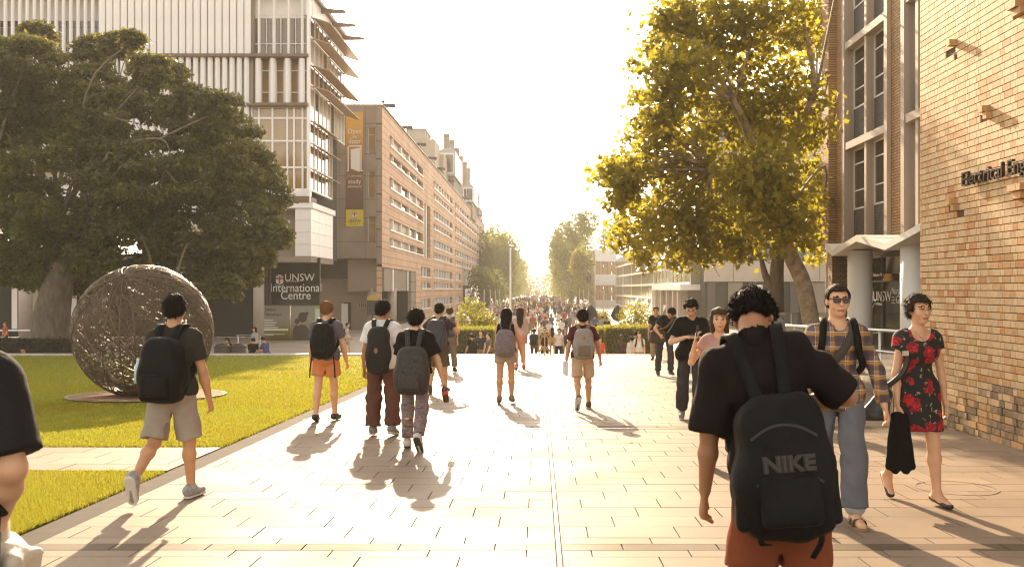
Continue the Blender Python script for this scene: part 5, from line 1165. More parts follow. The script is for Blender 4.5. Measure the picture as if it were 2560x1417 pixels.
def body_ops(s, bare_legs=True):
    k, w = s.k, s.w; ops = torso(s) + glutes(s); H = s.H
    ops += [cone(s.neck - s.u * .02, s.hc - H[2] * .07 - H[1] * .018, (.047 if s.fem else .056) * k, (.045 if s.fem else .053) * k, .035)]
    g = s.hs; e_ = lambda c, r, kk=.02: ell(Hp(s, *c), A(*r) * g, H, kk)
    ops += [e_((0, -.012, .028), (.074, .092, .088), .02), e_((0, .024, -.035), (.058, .064, .078), .03), e_((0, .058, -.088), (.026, .022, .020), .03)]
    ops += [cone(Hp(s, 0, .086, .018), Hp(s, 0, .108, -.022), .009 * g, .0135 * g, .012), cone(Hp(s, -.030, .078, .036), Hp(s, .030, .078, .036), .011 * g, .011 * g, .02), cone(Hp(s, -.014, .083, -.060), Hp(s, .014, .083, -.060), .0095 * g, .0095 * g, .012)]
    for q in (-1, 1): ops += [e_((q * .077, -.002, -.002), (.011, .023, .034), .008), cone(Hp(s, q * .045, .055, -.012), Hp(s, q * .04, .06, -.03), .022 * g, .02 * g, .025), ('sub', ell(Hp(s, q * .031, .099, .014), A(.020, .016, .012) * g, H))]
    for q in (-1, 1):
        S_, E, Wr, hd = s.sh[q], s.el[q], s.wr[q], s.hd[q]; aw = k * w ** .5 * (.86 if s.fem else 1.0)
        ops += [cone(S_, E, .051 * aw, .040 * aw, .03), cone(E, E + (Wr - E) * .35, .041 * aw, .043 * aw, .02), cone(E + (Wr - E) * .35, Wr, .043 * aw, .027 * aw, .02)]
        fw = s.f if abs(hd @ s.f) < .75 else s.u; lat = nrm(fw - hd * (fw @ hd)); cn = np.cross(hd, lat) * (1 if q < 0 else -1); cn = nrm(cn)
        if cn @ (-s.r * q) < 0 and abs(hd @ s.f) < .75: cn = -cn
        pe = Wr + hd * .085 * k; ops += [cone(Wr + hd * .015 * k, pe, .030 * k, .040 * k, .015, (cn, .5))]
        for i in range(4):
            ln = (.9, 1.05, 1.0, .8)[i]; b0 = pe + lat * (1.5 - i) * .0195 * k - hd * .006; b1 = b0 + (hd * .036 + cn * .012) * k * ln; b2 = b1 + (hd * .016 + cn * .028) * k * ln; ops += [cone(b0, b1, .0098 * k, .0092 * k, .006), cone(b1, b2, .0092 * k, .0082 * k, .004)]
        t0 = Wr + hd * .035 * k + lat * .026 * k; t1 = t0 + (hd * .03 + lat * .022 + cn * .012) * k; t2 = t1 + (hd * .028 + cn * .012) * k; ops += [cone(t0, t1, .0135 * k, .0115 * k, .012), cone(t1, t2, .0112 * k, .0095 * k, .004)]
    for q in (-1, 1):
        h, K, N = s.hip[q], s.kn[q], s.an[q]; f, up = s.fu[q]; lw = k * w ** .4 * (1.04 if s.fem else 1.0); d = nrm(N - K)
        bk = nrm(-s.f + d * (s.f @ d))
        ops += [cone(h - A(0, 0, .02), K, .086 * lw, .053 * lw, .04), cone(K, K + (N - K) * .3 + bk * .012 * k, .051 * lw, .055 * lw, .03), cone(K + (N - K) * .3 + bk * .012 * k, N, .054 * lw, .034 * lw, .03), cone(N, s.heel[q] + up * .01, .036 * k, .033 * k, .02), cone(s.heel[q] + up * .012 * k, s.toe[q] + up * .004 * k, .034 * k, .030 * k, .02, None), cone(N, s.heel[q] * .4 + s.toe[q] * .6 + up * .02 * k, .034 * k, .032 * k, .03)]
    return ops
def top_ops(s, o, hem, sleeve, k=.04, neck=True, flare=.012):
    ops = torso(s, o) + [cone(s.pel + s.u * .05 * s.k, s.pel + s.u * (hem - .12) * s.k, .135 * s.k * s.w + o, .140 * s.k * s.w + o + .01, .05, (s.f, .80)), cone(s.pel - s.r * .07 * s.k, s.pel + s.r * .07 * s.k, .112 * s.k + o, .112 * s.k + o, .05)] + ([g for g in glutes(s, o * .9)] if hem < .03 else [])
    ops.append(('cut', s.pel + s.u * hem * s.k, -s.u))
    if neck: ops.append(('sub', cone(s.neck + s.u * .012 * s.k + s.f * .02, s.neck + s.u * .2, .058 * s.k, .09 * s.k)))
    aw = s.k * s.w ** .5
    for q in (-1, 1):
        if sleeve <= 0:
            ops.append(('sub', ell(s.sh[q] + s.r * q * .045 * s.k, A(.06, .085, .085) * s.k, None))); continue
        if sleeve <= 1: ops.append(limbp(s.sh[q], s.el[q], .056 * aw + o, .050 * aw + o * .9, sleeve, .025, flare))
        else: ops += [cone(s.sh[q], s.el[q], .055 * aw + o * .9, .045 * aw + o * .7, .022), limbp(s.el[q], s.wr[q], .046 * aw + o * .7, .032 * aw + o * .7, sleeve - 1, .02, flare)]
    return ops
def bottom_ops(s, o, length, flare=.0, waist=.11, loose=.0):
    """length <=1: fraction of thigh; >1: 1 + fraction of shin"""
    k, w = s.k, s.w; lw = k * w ** .4
    ops = [cone(s.pel - s.r * .07 * k * w, s.pel + s.r * .07 * k * w, .106 * k + o, .106 * k + o, .05), cone(s.pel, s.waist, .133 * k * w + o, .122 * k * w + o, .05, (s.f, .76))] + glutes(s, o) + [('cut', s.pel + s.u * waist * k, s.u)]
    for q in (-1, 1):
        if length <= 1: ops.append(limbp(s.hip[q] - A(0, 0, .0), s.kn[q], .086 * lw + o * .8, .060 * lw + o * .7 + loose, length, .02, flare))
        else: ops += [cone(s.hip[q], s.kn[q], .086 * lw + o * .8, .058 * lw + o + loose, .02), limbp(s.kn[q], s.an[q], .058 * lw + o + loose, .044 * lw + o + loose, length - 1, .03, flare)]
    m0 = (s.hip[-1] + s.hip[1]) / 2; m1 = (s.kn[-1] + s.kn[1]) / 2; dd = nrm(m1 - m0)
    ops.append(('sub', cone(m0 + dd * .10 * k, m0 + dd * .52 * k, .006, .026, .01, (s.f, 7.0))))
    return ops
def shoe_ops(s, q, kind):
    f, up = s.fu[q]; k = s.k; he, to, N = s.heel[q], s.toe[q], s.an[q]
    if kind == 'flat': return [cone(he + up * .012, to + up * .0, .040 * k, .037 * k, .02, (up, .7)), ('cut', he + up * .035 * k + f * .0, nrm(up - f * -.10)), ('sub', ell((he + to) / 2 + up * .038 * k, A(.033, .075, .025) * k, np.stack([np.cross(f, up), f, up])))]
    ops = [cone(he + up * .014, to + up * .006, .045 * k, .040 * k, .02), cone(N + up * .0, he + up * .03, .043 * k, .045 * k, .02), cone(N, (he + to) / 2 + up * .015, .042 * k, .040 * k, .03), ('cut', N + up * (.012 if kind == 'low' else .04), up)]
    return ops
def sole_ops(s, q):
    f, up = s.fu[q]; k = s.k; he, to = s.heel[q], s.toe[q]; return [cone(he - up * .012 * k, to - up * .012 * k, .047 * k, .043 * k, .01), ('cut', he * .5 + to * .5 - up * .012 * k, up), ('cut', he * .5 + to * .5 - up * .034 * k, -up)]
def hair_ops(s, kind):
    g = s.hs; H = s.H; e_ = lambda c, r, kk=.02: ell(Hp(s, *c), A(*r) * g, H, kk); t = {'crop': .008, 'short': .016, 'thick': .023, 'long': .018, 'bun': .014}[kind]
    ops = [e_((0, -.012, .030), (.076 + t, .094 + t, .088 + t))]
    if kind != 'long': ops.append(('cut', Hp(s, 0, 0, .012), nrm(-H[2] + H[1] * .45)))
    if kind == 'thick': ops.append(e_((0, .055, .088), (.055, .03, .026), .03))
    ops += [e_((0, -.012, .028), (.0785 + t * .2, .0965 + t * .35, .09), .03), e_((0, -.045, -.02), (.066 + t * .35, .055 + t * .5, .07), .03)]
    ops.append(('sub', rbox(Hp(s, 0, .118, -.060), A(.062, .062, .105) * g, H, .03))); ops.append(('sub', rbox(Hp(s, 0, .09, -.13), A(.10, .075, .10) * g, H, .02)))
    if kind not in ('long',): ops += [('cut', Hp(s, 0, 0, -.014), nrm(-H[2] + H[1] * .75)), ('cut', Hp(s, 0, 0, -.078), -H[2])]
    if kind == 'long': ops += [cone(Hp(s, 0, -.055, .03), s.neck - s.f * .085 - s.u * .10 * s.k, .082 * g, .088, .04, (s.f, .62)), cone(s.neck - s.f * .085 - s.u * .10 * s.k, s.neck - s.f * .115 - s.u * .20 * s.k, .085, .05, .04, (s.f, .5))] + [cone(Hp(s, q * .07, .01, .0), s.sh[q] * .45 + s.neck * .55 + s.u * .03 - s.f * .03, .03 * g, .028, .03) for q in (-1, 1)]
    if kind == 'bun': ops += [e_((0, -.115, .055), (.048, .042, .045), .02)]
    return ops
def tufts(s, V, Fs, kind, n=2200):
    """loose strands standing off the hair surface"""
    r = np.random.default_rng(len(V)); f = Fs[r.integers(0, len(Fs), n)]; a, b, c = V[f[:, 0]], V[f[:, 1]], V[f[:, 2]]; N = np.cross(b - a, c - a); N /= np.linalg.norm(N, axis=1)[:, None] + 1e-12
    o = V[f].mean(1) - s.hc; N[(N * o).sum(1) < 0] *= -1
    dn = -s.H[2] * (1.0 if kind == 'long' else .55) - s.H[1] * .15; L_ = (.045 if kind == 'long' else {'crop': .008, 'bun': .03}.get(kind, .022)) * r.uniform(.4, 1.3, n)
    d = N * (.22 if kind == 'long' else .5) + dn + r.normal(size=(n, 3)) * .35; d /= np.linalg.norm(d, axis=1)[:, None]; w = np.cross(d, N); w /= np.linalg.norm(w, axis=1)[:, None] + 1e-9
    p = V[f].mean(1) - N * .002; T = np.stack([p - w * .0028, p + w * .0028, p + d * L_[:, None] + N * .002], 1).reshape(-1, 3); k = len(V)
    return np.concatenate([V, T]), [tuple(q) for q in Fs] + [(k + 3 * i, k + 3 * i + 1, k + 3 * i + 2) for i in range(n)]
SKIN = {'fair': (.66, .37, .21), 'tan': (.54, .28, .14), 'brown': (.36, .17, .08), 'light': (.68, .41, .25)}
def skinm(t): return mat('skin_' + t, SKIN[t], .5, var=.06, scale=14, bump=.03, bscale=60)
HAIRC = {'black': (.010, .007, .005), 'dark': (.035, .022, .014), 'brown': (.075, .042, .022), 'ginger': (.22, .105, .04)}
def hairm(c): return mat('hair_' + c, HAIRC[c], .6, spec=.08, var=.3, scale=30, bump=.8, bscale=70, stretch=(1, 1, .25))
def clothm(name, col, rough=.85, var=.12): return mat('cloth_' + name, col, rough, var=var, scale=5, bump=.6, bscale=13, spec=.12)
M_lip = mat('lips', (.36, .13, .09), .45); M_eye = mat('eye_dark', (.03, .02, .015), .25)
def person(label, X, Y, zb, rz, Ht, pose, skin, hair, clothes, group=None, v=.0095, wide=1.0, female=False, face=True):
    t = thing('person', label, 'person', (X, Y, zb), rz, group); s = skeleton(Ht, pose, wide, female); t_ = t
    V, Fs = field_mesh(body_ops(s), v)
    midx = None; mats = [skinm(skin)]
    if face and v < .016:
        c = V[Fs].mean(1); q = (c - s.hc) @ s.H.T / s.hs; midx = np.zeros(len(Fs), int); fr = q[:, 1] > .05
        lip = fr & (np.abs(q[:, 0]) < .024) & (np.abs(q[:, 2] + .061) < .0085); midx[lip] = 1
        for e in (-1, 1):
            midx[fr & (((q[:, 0] - e * .031) / .016) ** 2 + ((q[:, 2] - .013) / .0075) ** 2 < 1)] = 2
            midx[fr & (np.abs(q[:, 0] - e * .031) < .019) & (np.abs(q[:, 2] - .0375 + .25 * np.abs(q[:, 0] - e * .028)) < .0045)] = 3
        mats += [M_lip, M_eye, hairm(hair[1])]
    mobj('body', V, Fs, mats, t, True, midx)
    vc = max(v * 1.25, .011) if v < .016 else v
    if hair: V, Fs = field_mesh(hair_ops(s, hair[0]), max(v, .009), ({'crop': .0025, 'bun': .0075}.get(hair[0], .0055), 130, (1, 1, .6))); V, Fs = tufts(s, V, Fs, hair[0]) if v < .0125 else (V, [tuple(f_) for f_ in Fs]); mobj('hair', V, Fs, hairm(hair[1]), t, True)
    for g in clothes:
        kind, m = g[0], g[1]; kw = g[2] if len(g) > 2 else {}
        if kind == 'top': nm = kw.get('name', 'shirt'); V, Fs = field_mesh(top_ops(s, kw.get('o', .016), kw.get('hem', -.02), kw.get('sleeve', .62), flare=kw.get('flare', .010)), vc, (kw.get('fold', .0045), 26, (1.2, 1, .7), int(X * 37) % 97 + 3)); mobj(nm, V, Fs, m, t, True)
        elif kind == 'bottom': nm = kw.get('name', 'shorts'); V, Fs = field_mesh(bottom_ops(s, kw.get('o', .012), kw.get('len', .8), kw.get('flare', .012), kw.get('waist', .10), kw.get('loose', .008)), vc, (kw.get('fold', .005), 24, (1, 1, 1.1), int(Y * 31) % 91 + 5)); mobj(nm, V, Fs, m, t, True)
        elif kind == 'skirt':
            zt = s.pel + s.u * .10 * s.k; zb_ = s.pel - A(0, 0, kw.get('len', .33) * s.k); ops = [cone(zt, zb_, .125 * s.k * s.w, kw.get('r', .185) * s.k, .04, (s.f, .80), (zb_ + A(0, 0, .10 * s.k), A(0, 0, -1)))] + glutes(s, .02) + [('cut', zt, s.u), ('cut', zb_ + A(0, 0, .10 * s.k), A(0, 0, -1))]
            V, Fs = field_mesh(ops, vc, (.004, 30, (1.4, 1.4, .4))); mobj(kw.get('name', 'skirt'), V, Fs, m, t, True)
        elif kind == 'shoes':
            for q in (-1, 1):
                V, Fs = field_mesh(shoe_ops(s, q, kw.get('kind', 'sneaker')), min(vc, .011)); o = mobj('shoe', V, Fs, m, t, True)
                if kw.get('sole'): V, Fs = field_mesh(sole_ops(s, q), min(vc, .009)); mobj('sole', V, Fs, kw['sole'], o, True)
    return t, s
def world_thing(name, label, cat, t): return thing(name, label, cat, t.location, t.rotation_euler[2])
def backpack(label, t, s, m, w=.29, h=.44, d=.15, drop=.06, pocket=True, m2=None, v=.0105, strap_w=.055, out=.0, tilt=0.0, sag=.006, rot=0.0, straps=True):
    b = world_thing('backpack', label, 'backpack', t); k = s.k; m2 = m2 or m
    u, f, r = s.u, s.f, s.r
    if rot: r2 = nrm(r * math.cos(rot) + u * math.sin(rot)); u = nrm(u * math.cos(rot) - r * math.sin(rot)); r = r2
    Rm = np.stack([r, f, u]); top = s.neck - s.u * drop * k; c = top - u * h * .5 - f * (.098 * k + d * .5 + out)
    ops = [rbox(c - u * h * .20, (w / 2 - .06, d / 2 - .05, h * .28 - .05), Rm, .06), rbox(c + u * h * .10, (w * .44 - .06, d * .42 - .05, h * .30 - .06), Rm, .065, .10), rbox(c + u * h * .32, (w * .33 - .05, d * .32 - .03, h * .16 - .04), Rm, .06, .10), ell(c - u * h * .15 - f * d * .2, (w * .42, d * .46, h * .34), Rm, .08)]
    V, Fs = field_mesh(ops, v, (sag, 17, (1, 1, 1), int(w * 1000) % 50)); mobj('body', V, Fs, m, b, True)
    if pocket:
        V, Fs = field_mesh([rbox(c - u * h * .23 - f * (d * .5 + .012), (w * .33 - .03, .035, h * .18 - .03), Rm, .03, .03)], v, (.0025, 25, (1, 1, 1), 4)); pk = mobj('pocket', V, Fs, m2, b, True)
        zf = [c - u * h * .06 - f * (d * .5 + .052) + r * a * w * .28 - u * .012 * a * a for a in (-1, -.5, 0, .5, 1)]; Vr, Fr = ribbon(zf, .008, .006, u); mobj('zipper', Vr, Fr, M_black, pk)
    if straps:
        for q in (-1, 1):
            cc = s.neck + s.r * q * 0; L_ = lambda a, bb, e: cc + s.r * q * a * k + s.f * bb * k + s.u * e * k
            pts = [c + u * h * .40 + f * d * .2 + r * q * .05, L_(.085, -.105, .0), L_(.098, -.03, .052), L_(.105, .055, .025), L_(.118, .118, -.07), L_(.135, .115, -.19), L_(.165, .06, -.28), c - u * h * .36 + f * d * .3 + r * q * w * .42]
            Vr, Fr = ribbon(pts, strap_w, .014, s.r); mobj('strap', Vr, Fr, m2, b, True)
    Vr, Fr = ribbon([c + u * h * .46 - r * .035 - f * .0, c + u * h * .53 - f * .01, c + u * h * .46 + r * .035], .02, .008, f); mobj('handle', Vr, Fr, m2, b)
    b['c'] = 0; del b['c']; b_ = (b, c, Rm, h, w, d); return b_
# ---------------------------------------------------------------- the people on the plaza
M_sole = mat('sole_white', (.6, .57, .52), .6); M_sole_d = mat('sole_dark', (.05, .045, .04), .7); M_pack = clothm('black_nylon', (.007, .0065, .006), .6); M_blk = clothm('black_cotton', (.007, .006, .0055))
M_jean = clothm('dark_denim', (.045, .042, .045)); M_blkshoe = mat('shoe_black', (.02, .018, .017), .5); M_greyshoe = mat('shoe_grey', (.22, .20, .18), .7, var=.2, scale=20)
WALK = lambda a, b, fp=-25: (a, b, fp)
def at(px, py): Y = YG(py); return W(px, Y), Y, gz(Y)
# 1 left walker with black backpack
t, s = person('person in charcoal tee and grey shorts walking away beside the wire sphere', *at(432, 1250), R(-4), 1.72, dict(rl=(12, 8, 0), ll=(-16, 38, -62), la=(6, 10, 8), ra=(8, 14, 10), lean=3, head=(2, 6)), 'tan', ('short', 'black'),
    [('top', clothm('charcoal', (.035, .033, .026)), dict(hem=-.06, o=.020, sleeve=.66)), ('bottom', clothm('khaki_grey', (.33, .275, .225)), dict(len=.93, o=.020, flare=.02, loose=.02)), ('shoes', mat('shoe_silver', (.30, .29, .28), .6, var=.4, scale=25), dict(sole=M_sole))], v=.0085)
b, c, Rm, h, w, d = backpack('big black backpack with bottle pocket worn by the person beside the sphere', t, s, M_pack, .34, .50, .19, .075)
bt = world_thing('water_bottle', 'clear bluish water bottle in the side pocket of the black backpack', 'bottle', t); bp_ = c - Rm[0] * (w * .5 + .03) - Rm[2] * .10
MB().tube([bp_, bp_ + Rm[2] * .13, bp_ + Rm[2] * .16, bp_ + Rm[2] * .18], [.033, .033, .018, .014], 12).build('bottle_body', mat('bottle_plastic', (.45, .60, .68), .15), bt, True); MB().tube([bp_ + Rm[2] * .18, bp_ + Rm[2] * .20], .016, 10).build('cap', M_white2, bt)
mobj('logo', [c - Rm[1] * (d * .5 + .062) + Rm[0] * a + Rm[2] * e for a, e in ((-.02, -.085), (.0, -.092), (.05, -.07), (.004, -.086))], [(0, 1, 2, 3)], M_letter, b)
# 2 orange shorts
t, s = person('ginger person in blue grey tee and orange shorts walking away along the grass', *at(815, 1052), R(-3), 1.72, dict(rl=(8, 4, 0), ll=(-6, 10, -6), la=(4, 12, 8), ra=(6, 16, 14), lean=2, head=(8, -8)), 'fair', ('short', 'ginger'),
    [('top', clothm('blue_grey', (.115, .105, .125)), dict(hem=-.07, o=.018)), ('bottom', clothm('orange', (.62, .235, .085)), dict(len=.62, o=.02, flare=.02, loose=.015)), ('shoes', M_blkshoe, dict(kind='low'))])
b, c, Rm, h, w, d = backpack('rounded black daypack worn by the person in orange shorts', t, s, M_pack, .31, .46, .16, .03)
mobj('logo', [c - Rm[1] * (d * .5 + .058) + Rm[0] * a + Rm[2] * e for a, e in ((-.04, -.06), (.05, -.05), (.01, -.04))], [(0, 1, 2)], M_letter, b)
for q in (-1, 1): V, Fs = ribbon([c + Rm[0] * q * w * .45 - Rm[2] * .15, c + Rm[0] * q * w * .55 - Rm[2] * .35, c + Rm[0] * q * w * .58 - Rm[2] * .52], .018, .005, Rm[0]); mobj('loose_strap', V, Fs, M_pack, b)
# 3 white tee
t, s = person('person in white tee and maroon trousers walking away with black backpack', *at(955, 1089), R(-6), 1.69, dict(ll=(-2, 3, 0), rl=(4, 14, -12, 6), la=(0, 14, 10), ra=(2, 16, 14), lean=2, head=(4, -14)), 'brown', ('short', 'black'),
    [('top', clothm('white', (.70, .68, .66)), dict(hem=-.10, o=.028, flare=.025, sleeve=.66)), ('bottom', clothm('maroon_drill', (.12, .052, .038)), dict(len=1.93, o=.018, loose=.022, name='trousers', fold=.008)), ('shoes', M_greyshoe, dict(sole=M_sole))])
b, c, Rm, h, w, d = backpack('slim charcoal backpack with small tan emblem on the white tee', t, s, clothm('charcoal_nylon', (.022, .020, .018), .6), .27, .56, .14, .05, False)
mobj('emblem', [c - Rm[1] * (d * .5 + .055) + Rm[0] * .024 * math.cos(a) + Rm[2] * (.036 * math.sin(a) + .0) for a in np.linspace(0, 6.28, 13)[:-1]], [tuple(range(12))], mat('tan_leather', (.25, .13, .04), .6), b)
# 4 camo trousers with bottle
def camo(name, c1, c2, c3, sc):
    m = mat(name, c1, .85, bump=.2, bscale=18); nt = m.node_tree; L = nt.links.new; tc = nt.nodes.new('ShaderNodeTexCoord'); n = nt.nodes.new('ShaderNodeTexNoise'); n.inputs['Scale'].default_value = sc; n.inputs['Detail'].default_value = 2; mp = nt.nodes.new('ShaderNodeMapping'); mp.inputs['Scale'].default_value = (1, 1, 1.8)
    L(tc.outputs['Object'], mp.inputs[0]); L(mp.outputs[0], n.inputs[0]); cr = nt.nodes.new('ShaderNodeValToRGB'); cr.color_ramp.interpolation = 'CONSTANT'; e = cr.color_ramp.elements; e[0].position = 0; e[0].color = (*c1, 1); e[1].position = .47; e[1].color = (*c2, 1); x = e.new(.58); x.color = (*c3, 1); L(n.outputs['Fac'], cr.inputs[0]); L(cr.outputs[0], nt.nodes['Principled BSDF'].inputs['Base Color']); return m
t, s = person('short person in black tee and camouflage trousers carrying a cola bottle', *at(1038, 1121), R(-4), 1.585, dict(ll=(4, 4, 0), rl=(-14, 22, -52), la=(4, 8, 10), ra=(10, 22, 12), lean=3, head=(4, 0)), 'light', ('thick', 'black'),
    [('top', M_blk, dict(hem=-.02, o=.026, sleeve=.74, flare=.02)), ('bottom', camo('camo_cloth', (.17, .125, .13), (.25, .185, .18), (.115, .085, .09), 13), dict(len=1.9, o=.010, loose=.012, name='trousers', flare=.002)), ('shoes', mat('shoe_white', (.55, .52, .48), .6), dict(kind='low', sole=M_sole_d))])
def crackle(name, c1, c2, sc):
    m = mat(name, c1, .65); nt = m.node_tree; L = nt.links.new; tc = nt.nodes.new('ShaderNodeTexCoord'); vo = nt.nodes.new('ShaderNodeTexVoronoi'); vo.feature = 'DISTANCE_TO_EDGE'; vo.inputs['Scale'].default_value = sc; L(tc.outputs['Object'], vo.inputs['Vector']); cr = nt.nodes.new('ShaderNodeValToRGB'); e = cr.color_ramp.elements; e[0].position = .03; e[0].color = (*c2, 1); e[1].position = .06; e[1].color = (*c1, 1); L(vo.outputs['Distance'], cr.inputs[0]); L(cr.outputs[0], nt.nodes['Principled BSDF'].inputs['Base Color']); return m
backpack('brown patterned low slung backpack over camouflage trousers', t, s, crackle('cracked_print', (.034, .027, .022), (.010, .008, .007), 22), .36, .52, .18, .17)
def bottle(label, t, s, q, m_liq):
    b = world_thing('drink_bottle', label, 'bottle', t); p = s.wr[q] + s.hd[q] * .10 * s.k; dn = A(.18, .05, -1); dn = nrm(dn)
    MB().tube([p, p + dn * .03, p + dn * .07, p + dn * .20, p + dn * .215], [.013, .014, .036, .036, .03], 14).build('bottle_body', m_liq, b, True); MB().tube([p + dn * .085, p + dn * .125], .0372, 14).build('wrapper', mat('cola_red', (.55, .05, .03), .4), b, True); MB().tube([p - dn * .016, p + dn * .002], .016, 12).build('cap', mat('cola_red', (.5, .04, .03), .4), b)
bottle('cola bottle with red wrapper held by the person in camouflage trousers', t, s, 1, mat('cola', (.06, .018, .008), .08, spec=.7))
# 5 dark tee with blue grey pack, arms akimbo
t, s = person('person in dark tee and brown shorts with elbows held out, walking away', *at(1097, 982), R(-8), 1.73, dict(rl=(10, 6, 0), ll=(-10, 20, -25), la=((.72, -.15, -.65), (-.35, .85, -.15)), ra=((.75, -.1, -.62), (-.3, .85, -.05)), lean=4, head=(2, -4)), 'tan', ('short', 'black'),
    [('top', clothm('aubergine', (.055, .035, .04)), dict(hem=-.04)), ('bottom', clothm('brown_short', (.10, .07, .045)), dict(len=.95, o=.022, loose=.02)), ('shoes', mat('sandal_brown', (.08, .05, .03), .6), dict(kind='low'))], v=.0105)
b, c, Rm, h, w, d = backpack('large dark hiking backpack with white luggage tag', t, s, clothm('slate_nylon', (.055, .052, .062), .55), .36, .54, .2, .03)
mobj('luggage_tag', [c - Rm[1] * (d * .5 + .075) + Rm[0] * a + Rm[2] * e for a, e in ((-.02, -.17), (.02, -.17), (.02, -.09), (-.02, -.09))], [(0, 1, 2, 3)], M_letter, b)
# 6 walker ahead with hair bun
t, s = person('person with hair bun and sleeveless top walking ahead, half hidden', W(1124, 24.5), 24.5, gz(24.5), R(-4), 1.70, dict(rl=(14, 8, 0), ll=(-14, 24, -30), lean=2), 'fair', ('bun', 'brown'), [('top', clothm('faded_olive', (.16, .14, .10)), dict(sleeve=0)), ('bottom', clothm('patterned_leg', (.20, .16, .12)), dict(len=1.85, name='trousers')), ('shoes', M_blkshoe, {})], v=.014, female=True)
backpack('grey blue backpack on the person with the hair bun', t, s, clothm('faded_navy', (.09, .09, .105)), .28, .40, .14, .05, v=.014)
# 7 long haired woman with lavender backpack
t, s = person('person with long black hair in black sleeveless top and beige shorts', *at(1264, 1009), R(-2), 1.59, dict(ll=(-3, 6, -14), rl=(6, 8, -6), la=(2, 7, 6), ra=(0, 22, 6), lean=2, side=1), 'tan', ('long', 'black'),
    [('top', M_blk, dict(sleeve=0, hem=-.03, o=.012)), ('bottom', clothm('beige_linen', (.38, .30, .21)), dict(len=.45, o=.020, flare=.02, loose=.01)), ('shoes', mat('tan_boot', (.24, .15, .085), .6), {})], female=True, wide=1.06)
backpack('faded lavender grey backpack worn by the person with long black hair', t, s, camo('faded_floral', (.16, .125, .135), (.21, .165, .17), (.12, .095, .11), 26), .31, .42, .15, .105, strap_w=.03)
# 8 pink top, red hair
t, s = person('person with dark red long hair in pale pink top and salmon shorts', *at(1300, 923), R(4), 1.68, dict(rl=(6, 6, 0), ll=(-10, 18, -22), la=((.35, .2, -.9), (.1, .9, .2)), ra=(4, 8, 10), lean=2), 'fair', ('long', 'dark'),
    [('top', clothm('pale_pink', (.52, .36, .29)), dict(sleeve=1.5, hem=-.17, o=.022)), ('bottom', clothm('salmon', (.66, .25, .17)), dict(len=.40, o=.028, flare=.02)), ('shoes', mat('shoe_pink', (.60, .07, .12), .5), dict(sole=M_sole))], v=.012, female=True)
# 9 maroon tee, grey backpack
t, s = person('person in maroon tee and beige shorts walking away right of the centre line', *at(1457, 1022), R(2), 1.60, dict(rl=(8, 6, 0), ll=(-12, 34, -60), la=(4, 18, 6), ra=(6, 24, 10), lean=3), 'tan', ('thick', 'black'),
    [('top', clothm('maroon', (.075, .018, .02)), dict(hem=-.06, o=.02)), ('bottom', clothm('sand', (.50, .35, .22)), dict(len=.86, o=.022, flare=.015, loose=.015)), ('shoes', mat('shoe_brown', (.10, .055, .04), .6), dict(sole=M_sole))])
b, c, Rm, h, w, d = backpack('light grey teardrop backpack with darker lower pocket', t, s, clothm('grey_canvas', (.29, .255, .23)), .30, .46, .16, .04, True, clothm('taupe_canvas', (.19, .15, .115)))
mobj('emblem', [c - Rm[1] * (d * .5 + .04) + Rm[0] * a + Rm[2] * e for a, e in ((0, .05), (.018, .085), (0, .13), (-.018, .085))], [(0, 1, 2, 3)], mat('tan_leather', (.25, .13, .04), .6), b)
bk = world_thing('paper_folder', 'white papers held in the left hand by the person in maroon', 'papers', t); p = s.wr[-1] + s.hd[-1] * .09; Rb = rotz(.25)
mobj('papers', [p + Rb @ A(x, y, z) for x in (-.015, .012) for y, z in ((-.08, -.16), (.10, -.14), (.10, .08), (-.08, .06))], [(0, 1, 2, 3), (7, 6, 5, 4), (0, 4, 5, 1), (1, 5, 6, 2), (2, 6, 7, 3), (3, 7, 4, 0)], M_letter, bk)
# 10 black polo, khaki trousers, coming
t, s = person('person in black tee and khaki trousers walking towards us with papers', W(1640, 31), 31, gz(31), R(170), 1.74, dict(rl=(10, 6, 0), ll=(-10, 22, -20), la=(4, 8, 10), ra=(10, 10, 25), head=(6, 0)), 'tan', ('short', 'black'), [('top', M_blk, dict(sleeve=.7, hem=-.05)), ('bottom', clothm('khaki', (.36, .255, .13)), dict(len=1.93, name='trousers')), ('shoes', M_blkshoe, {})], v=.014)
pp_ = world_thing('paper_folder', 'pinkish papers held by the person in khaki trousers', 'papers', t); p = s.wr[1] + s.hd[1] * .09; mobj('papers', [p + A(x, y, z) for x in (-.008, .008) for y, z in ((-.10, -.14), (.10, -.14), (.10, .10), (-.10, .10))], [(0, 1, 2, 3), (7, 6, 5, 4), (0, 4, 5, 1), (1, 5, 6, 2), (2, 6, 7, 3), (3, 7, 4, 0)], mat('pink_paper', (.65, .48, .46), .6), pp_)
